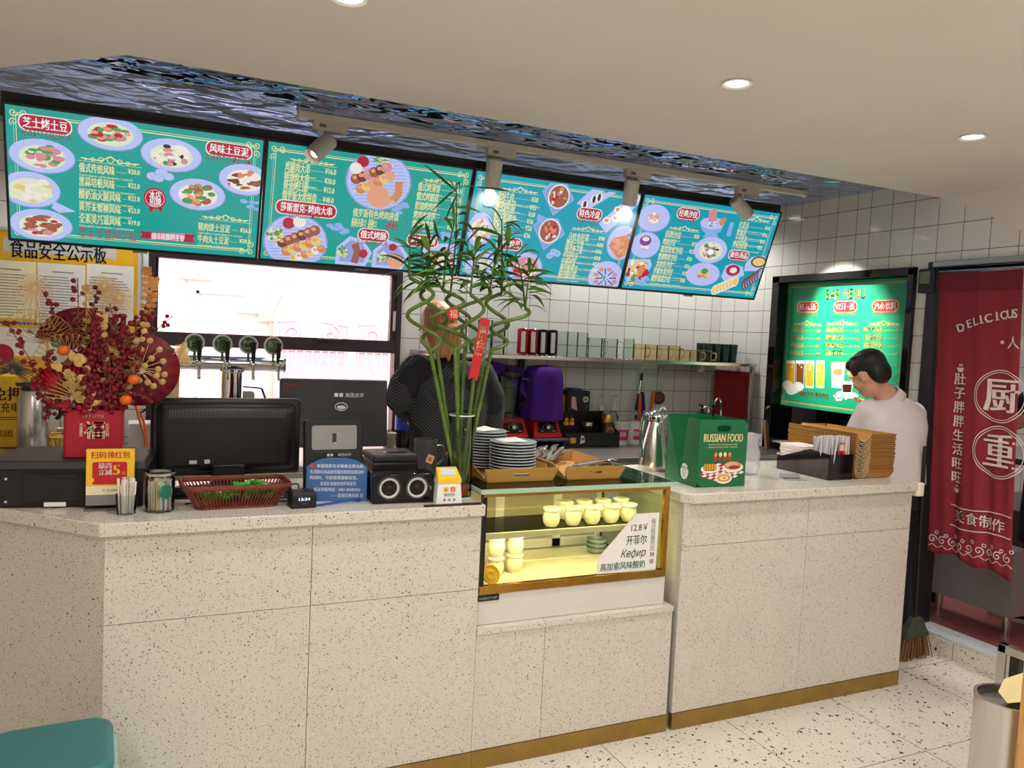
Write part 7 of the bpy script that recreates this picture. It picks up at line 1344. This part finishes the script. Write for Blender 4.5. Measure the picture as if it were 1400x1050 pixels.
def marks_left(g):
    for ch, zx, zy, a in zip('DELICIOUS', (330, 385, 430, 467, 510, 562, 610, 650, 684), (515, 490, 475, 463, 455, 442, 435, 428, 425), (.35, .28, .24, .2, .16, .12, .08, .05, .03)):
        x, y = Q1(zx, zy); g.X = T(x-.0, y-.018, 0) @ RZ(a); g.text(ch, 0, 0, .048, 'print_cream', None, 'c', .06); g.strip([(-.011, 0), (.011, 0)], .004, 0, 'print_cream'); g.X = Matrix()
    x, y = Q1(585, 610); g.disc(x, y, .009, m='print_cream'); x, y = Q1(620, 640); g.text('人间', x, y-.005, .055, 'print_cream', None, 'l')
    x, y = Q1(302, 812)
    for i, ch in enumerate('肚子胖胖生活旺旺'): g.text(ch, x+.004, y-.052-i*.0725, .054, 'print_cream', None, 'c', .04)
    def bowl(x, y): g.poly([(x-.02, y, 0), (x-.012, y-.022, 0), (x+.012, y-.022, 0), (x+.02, y, 0)], 'print_cream'); [g.strip([(x+d, y+.006), (x+d+.003, y+.02)], .004, 0, 'print_cream') for d in (-.008, 0, .008)]
    bowl(x+.004, y+.03); bowl(x+.004, y-.052-8*.0725+.040)
    for ch, zx, zy, zr in (('厨', 560, 960, 150), ('重', 535, 1320, 150)):
        x, y = Q1(zx, zy); r = .128
        fine(g, circ(x, y, r), .0045); fine(g, circ(x, y, r-.011), .0035); g.text(ch, x+.005, y-.062, .15, 'print_cream', None, 'c', .05)
    y = -1.20; fine(g, [(.115+i*.0165, y-.008*math.sin(i*.3)) for i in range(21)], .005); fine(g, [(.115+i*.0165, y-.105-.008*math.sin(i*.3)) for i in range(21)], .005)
    g.text('美食制作', .14, y-.075, .055, 'print_cream', .27, 'l', .03)
    for i in range(9): cx = .03+i*.05; fine(g, [(cx+.022*(1-k/16)*math.cos(k*.6+i), -1.40+.024*(1-k/16)*math.sin(k*.6+i)) for k in range(15)], .005); fine(g, circ(cx+.02, -1.362-.008*(i % 2), .008, n=10), .004); fine(g, [(cx-.02, -1.44), (cx, -1.425), (cx+.025, -1.442)], .004)
curtain('dark red door curtain half with white characters beside the black frame', 2.900, 2.452, .045, marks_left)
def marks_right(g):
    for i, ch in enumerate('AND TASTY'): g.text(ch, .03+i*.04, -.30-.01*i, .048, 'print_cream', None, 'c', .06)
    fine(g, circ(.2, -.7, .128), .0045); g.text('地', .2, -.76, .14, 'print_cream', None, 'c', .05)
curtain('other dark red curtain half, cut off by the right photo edge', 2.425, 1.99, .115, marks_right)
t = thing('curtain_rod', 'thin steel rod carrying the red door curtain', 'rod', (XW-.01, 2.42, 2.01)); B('steel').tube([(0, .48, 0), (0, -.5, 0)], .008).out('rod', t)
# kitchen table beyond
t = thing('work_table', 'stainless work table standing in the kitchen behind the curtain', 'table', (5.6, 3.25, .095)); O = T(-5.6, -3.25, -.095)
B('steel', O).box(4.95, 6.3, 2.98, 3.6, .91, .95).out('tabletop', t, bevel=.004); B('steel_dull', O).box(4.97, 6.28, 3.0, 3.58, .30, .62).out('lower_cabinet', t)
for x in (5.0, 6.2):
    for y in (3.03, 3.55): B('steel', O).box(x-.02, x+.02, y-.02, y+.02, .095, .91).out('leg', t)
t = thing('steel_cabinet', 'low stainless cabinet panel seen below the curtain hem', 'cabinet', (4.2, 2.85, .095)); pm('cab_grey', 'A3A0A2', .45, .3, noise=.04); B('cab_grey').box(-.02, .0, -.24, .24, .10, .46).box(.0, .10, -.24, .24, .10, .46).out('body', t); 
for y in (-.2, .2): B('steel').cyl((0.02, y, 0), .022, .10).out('leg', t)
# tall fridge seen in the pass-through under the drinks board
t = thing('oven', 'black glass oven with steel handle seen under the drinks board', 'oven', (4.28, 3.7, .0)); B('black_gloss').box(-.06, .02, -.58, .38, .95, 1.40).out('door', t, bevel=.004); B('steel').tube([(-.13, -.30, 1.24), (-.13, .2, 1.22)], .010).box(-.13, -.10, .19, .2, 1.21, 1.23).box(-.13, -.1, -.3, -.29, 1.23, 1.25).out('handle', t); B('red').cyl((-.13, .2, 1.22), .012, .03, ax='y').out('handle_cap', t); B('black_matte').box(.02, .08, -.58, .38, .0, 1.42).out('body', t)
# broom behind the counter end
bq = Vector((3.55, 2.80, 0))
t = thing('broom', 'worn brown broom standing on the floor behind the counter end', 'broom', (3.62, 2.74, 0)); b = B('broom_tan')
for i in range(90): x = R.uniform(-.11, .11); y = R.uniform(-.03, .03); b.tube([(x*.75, y*.7, .13), (x*1.15, y, .002)], .0035, R.choice(('broom_tan', 'brown_wood')), 4, cap=False)
b.out('bristles', t); B('broom_green').hexa([(-.09, -.03, .12), (.09, -.03, .12), (.09, .03, .12), (-.09, .03, .12)], [(-.03, -.02, .22), (.03, -.02, .22), (.03, .02, .22), (-.03, .02, .22)]).out('head', t, bevel=.008); B('black').tube([(0, 0, .2), (.012, .03, 1.1)], .010).out('handle', t)
# foreground: stool, bin, cart frame, post
t = thing('stool', 'teal topped plastic stool in the lower left foreground', 'stool', (-.19, 2.26, 0), .05)
b = B('teal'); v = rrect(-.17, .13, -.14, .16, .06, 7); b.prism(v, .405, .45); b.out('seat', t, bevel=.018, seg=4)
b = B('mint'); lo_, hi_ = rrect(-.18, .165, -.17, .18, .07, 7), rrect(-.168, .138, -.14, .158, .06, 7); k = len(lo_)
b.add([(x, y, 0.0) for x, y in lo_]+[(x, y, .406) for x, y in hi_], [(i, (i+1) % k, k+(i+1) % k, k+i) for i in range(k)]+[tuple(range(k-1, -1, -1)), tuple(range(k, 2*k))]); b.out('body', t)
t = thing('waste_bin', 'round brushed steel waste bin in the lower right foreground', 'bin', (2.285, 1.40, 0)); B('steel').lathe([(0, 0), (.093, 0), (.095, .01), (.095, .575), (.097, .58), (.097, .59), (.088, .59), (.088, .58), (.086, .03), (0, .03)], n=44).out('body', t); B('black').lathe([(.095, 0), (.099, 0), (.099, .03), (.095, .03)], n=44).out('foot_ring', t); B('steel_dull').lathe([(0, .565), (.087, .565)], n=32).out('inner_lid', t)
pm('paper_bag_tan', 'E3CF9A', .8, noise=.04)
b = B('paper_bag_tan'); random.seed(3); P = [(-.10, -.03, .0), (-.03, -.07, .012), (.06, -.06, .004), (.115, .0, .02), (.09, .06, .0), (.0, .05, .03), (-.06, .03, .006), (.04, .0, .065), (-.02, -.02, .03), (.10, .03, .055)]
b.add(P, [(0, 1, 8), (1, 2, 7, 8), (2, 3, 9, 7), (3, 4, 9), (4, 5, 7, 9), (5, 6, 8, 7), (6, 0, 8), (0, 6, 5, 4, 3, 2, 1)]); o = tag(b.out('crumpled_paper', ang=10), 'crumpled tan paper bag lying on top of the steel bin', 'paper'); o.location = (2.31, 1.40, .594); o.scale = (.85, .85, 1)
t = thing('cart_frame', 'square steel tube handle of a cart behind the bin', 'cart', (2.62, 1.62, 0))
b = B('steel'); q0 = at(1374, 880, 'x', 2.62); q1 = at(1400, 892, 'x', 2.62); O = T(-2.62, -1.62, 0)
B('steel', O).box(2.605, 2.635, q0.y-.015, q0.y+.015, .0, q0.z).box(2.605, 2.635, q0.y-.5, q0.y+.015, q0.z-.03, q0.z).box(2.605, 2.635, q0.y-.5, q0.y-.47, .0, q0.z-.03).out('handle_frame', t, bevel=.003); B('black', O).box(2.604, 2.636, q0.y-.06, q0.y-.03, .0, q0.z-.03).out('inner_post', t); B('steel', O).box(2.605, 3.1, q0.y-.5, q0.y+.015, .10, .13).out('shelf', t)
q0 = at(1390.5, 1000, 'y', 1.2); o = struct(B('oak').box(q0.x, q0.x+.12, 1.06, 1.2, 0, .98).out('trim_5', bevel=.004))
# ------------------------------------------------------------------ ceiling lamps
def downlight(x, y, z, label, first=[None], power=34):
    if first[0] is None:
        t = thing('ceiling_downlight', label, 'ceiling light', (x, y, z), group='recessed downlights')
        B('white').lathe([(.036, -.001), (.048, -.002), (.05, -.006), (.046, -.008), (.036, -.004)], n=28).out('trim_ring', t)
        B('lamp_glow').lathe([(0, -.003), (.036, -.003)], n=24).out('lens', t); first[0] = t
    else: t = dup(first[0], (x, y, z), label=label)
    lamp('downlight_beam', 'SPOT', (x, y, z-.02), power, WARM, size=.05, spot=2.3, blend=.8)
    return t
glow('lamp_glow', 'FFF4E0', 12)
downlight(1.689, 2.052, ZC, 'round recessed ceiling light nearest the track lights, top right centre')
downlight(2.823, 2.055, ZC, 'small round recessed ceiling light near the right wall')
downlight(.448, 2.06, ZC, 'recessed ceiling light cut by the top edge of the photo')
for x in (-.8, .8, 2.3):
    for y in (.4, -1.4): lamp('room_light', 'AREA', (x, y, ZC-.03), 15.5, WARM, size=.35)
wl = None
for i, x in enumerate((-.2, .75, 1.7, 2.65, 3.45)):  # added fill lights, put in to brighten the back wall
    if wl is None:
        wl = thing('added_fill_light', 'added fill light in the mirrored ceiling behind the menu screens', 'ceiling light', (x, 4.36, ZM), group='added fill lights behind the screens'); B('white').lathe([(.05, -.001), (.062, -.002), (.064, -.005), (.05, -.004)], n=28).out('trim_ring', wl); B('lamp_glow').lathe([(0, -.002), (.05, -.002)], n=24).out('lens', wl)
    else: dup(wl, (x, 4.36, ZM))
    lamp('added_fill_beam', 'SPOT', (x, 4.36, ZM-.02), 26, (1, .97, .92), size=.06, spot=2.6, blend=.8)
lamp('kitchen_light', 'AREA', (5.2, 2.9, 2.58), 60, (1, .96, .9), size=1.0)
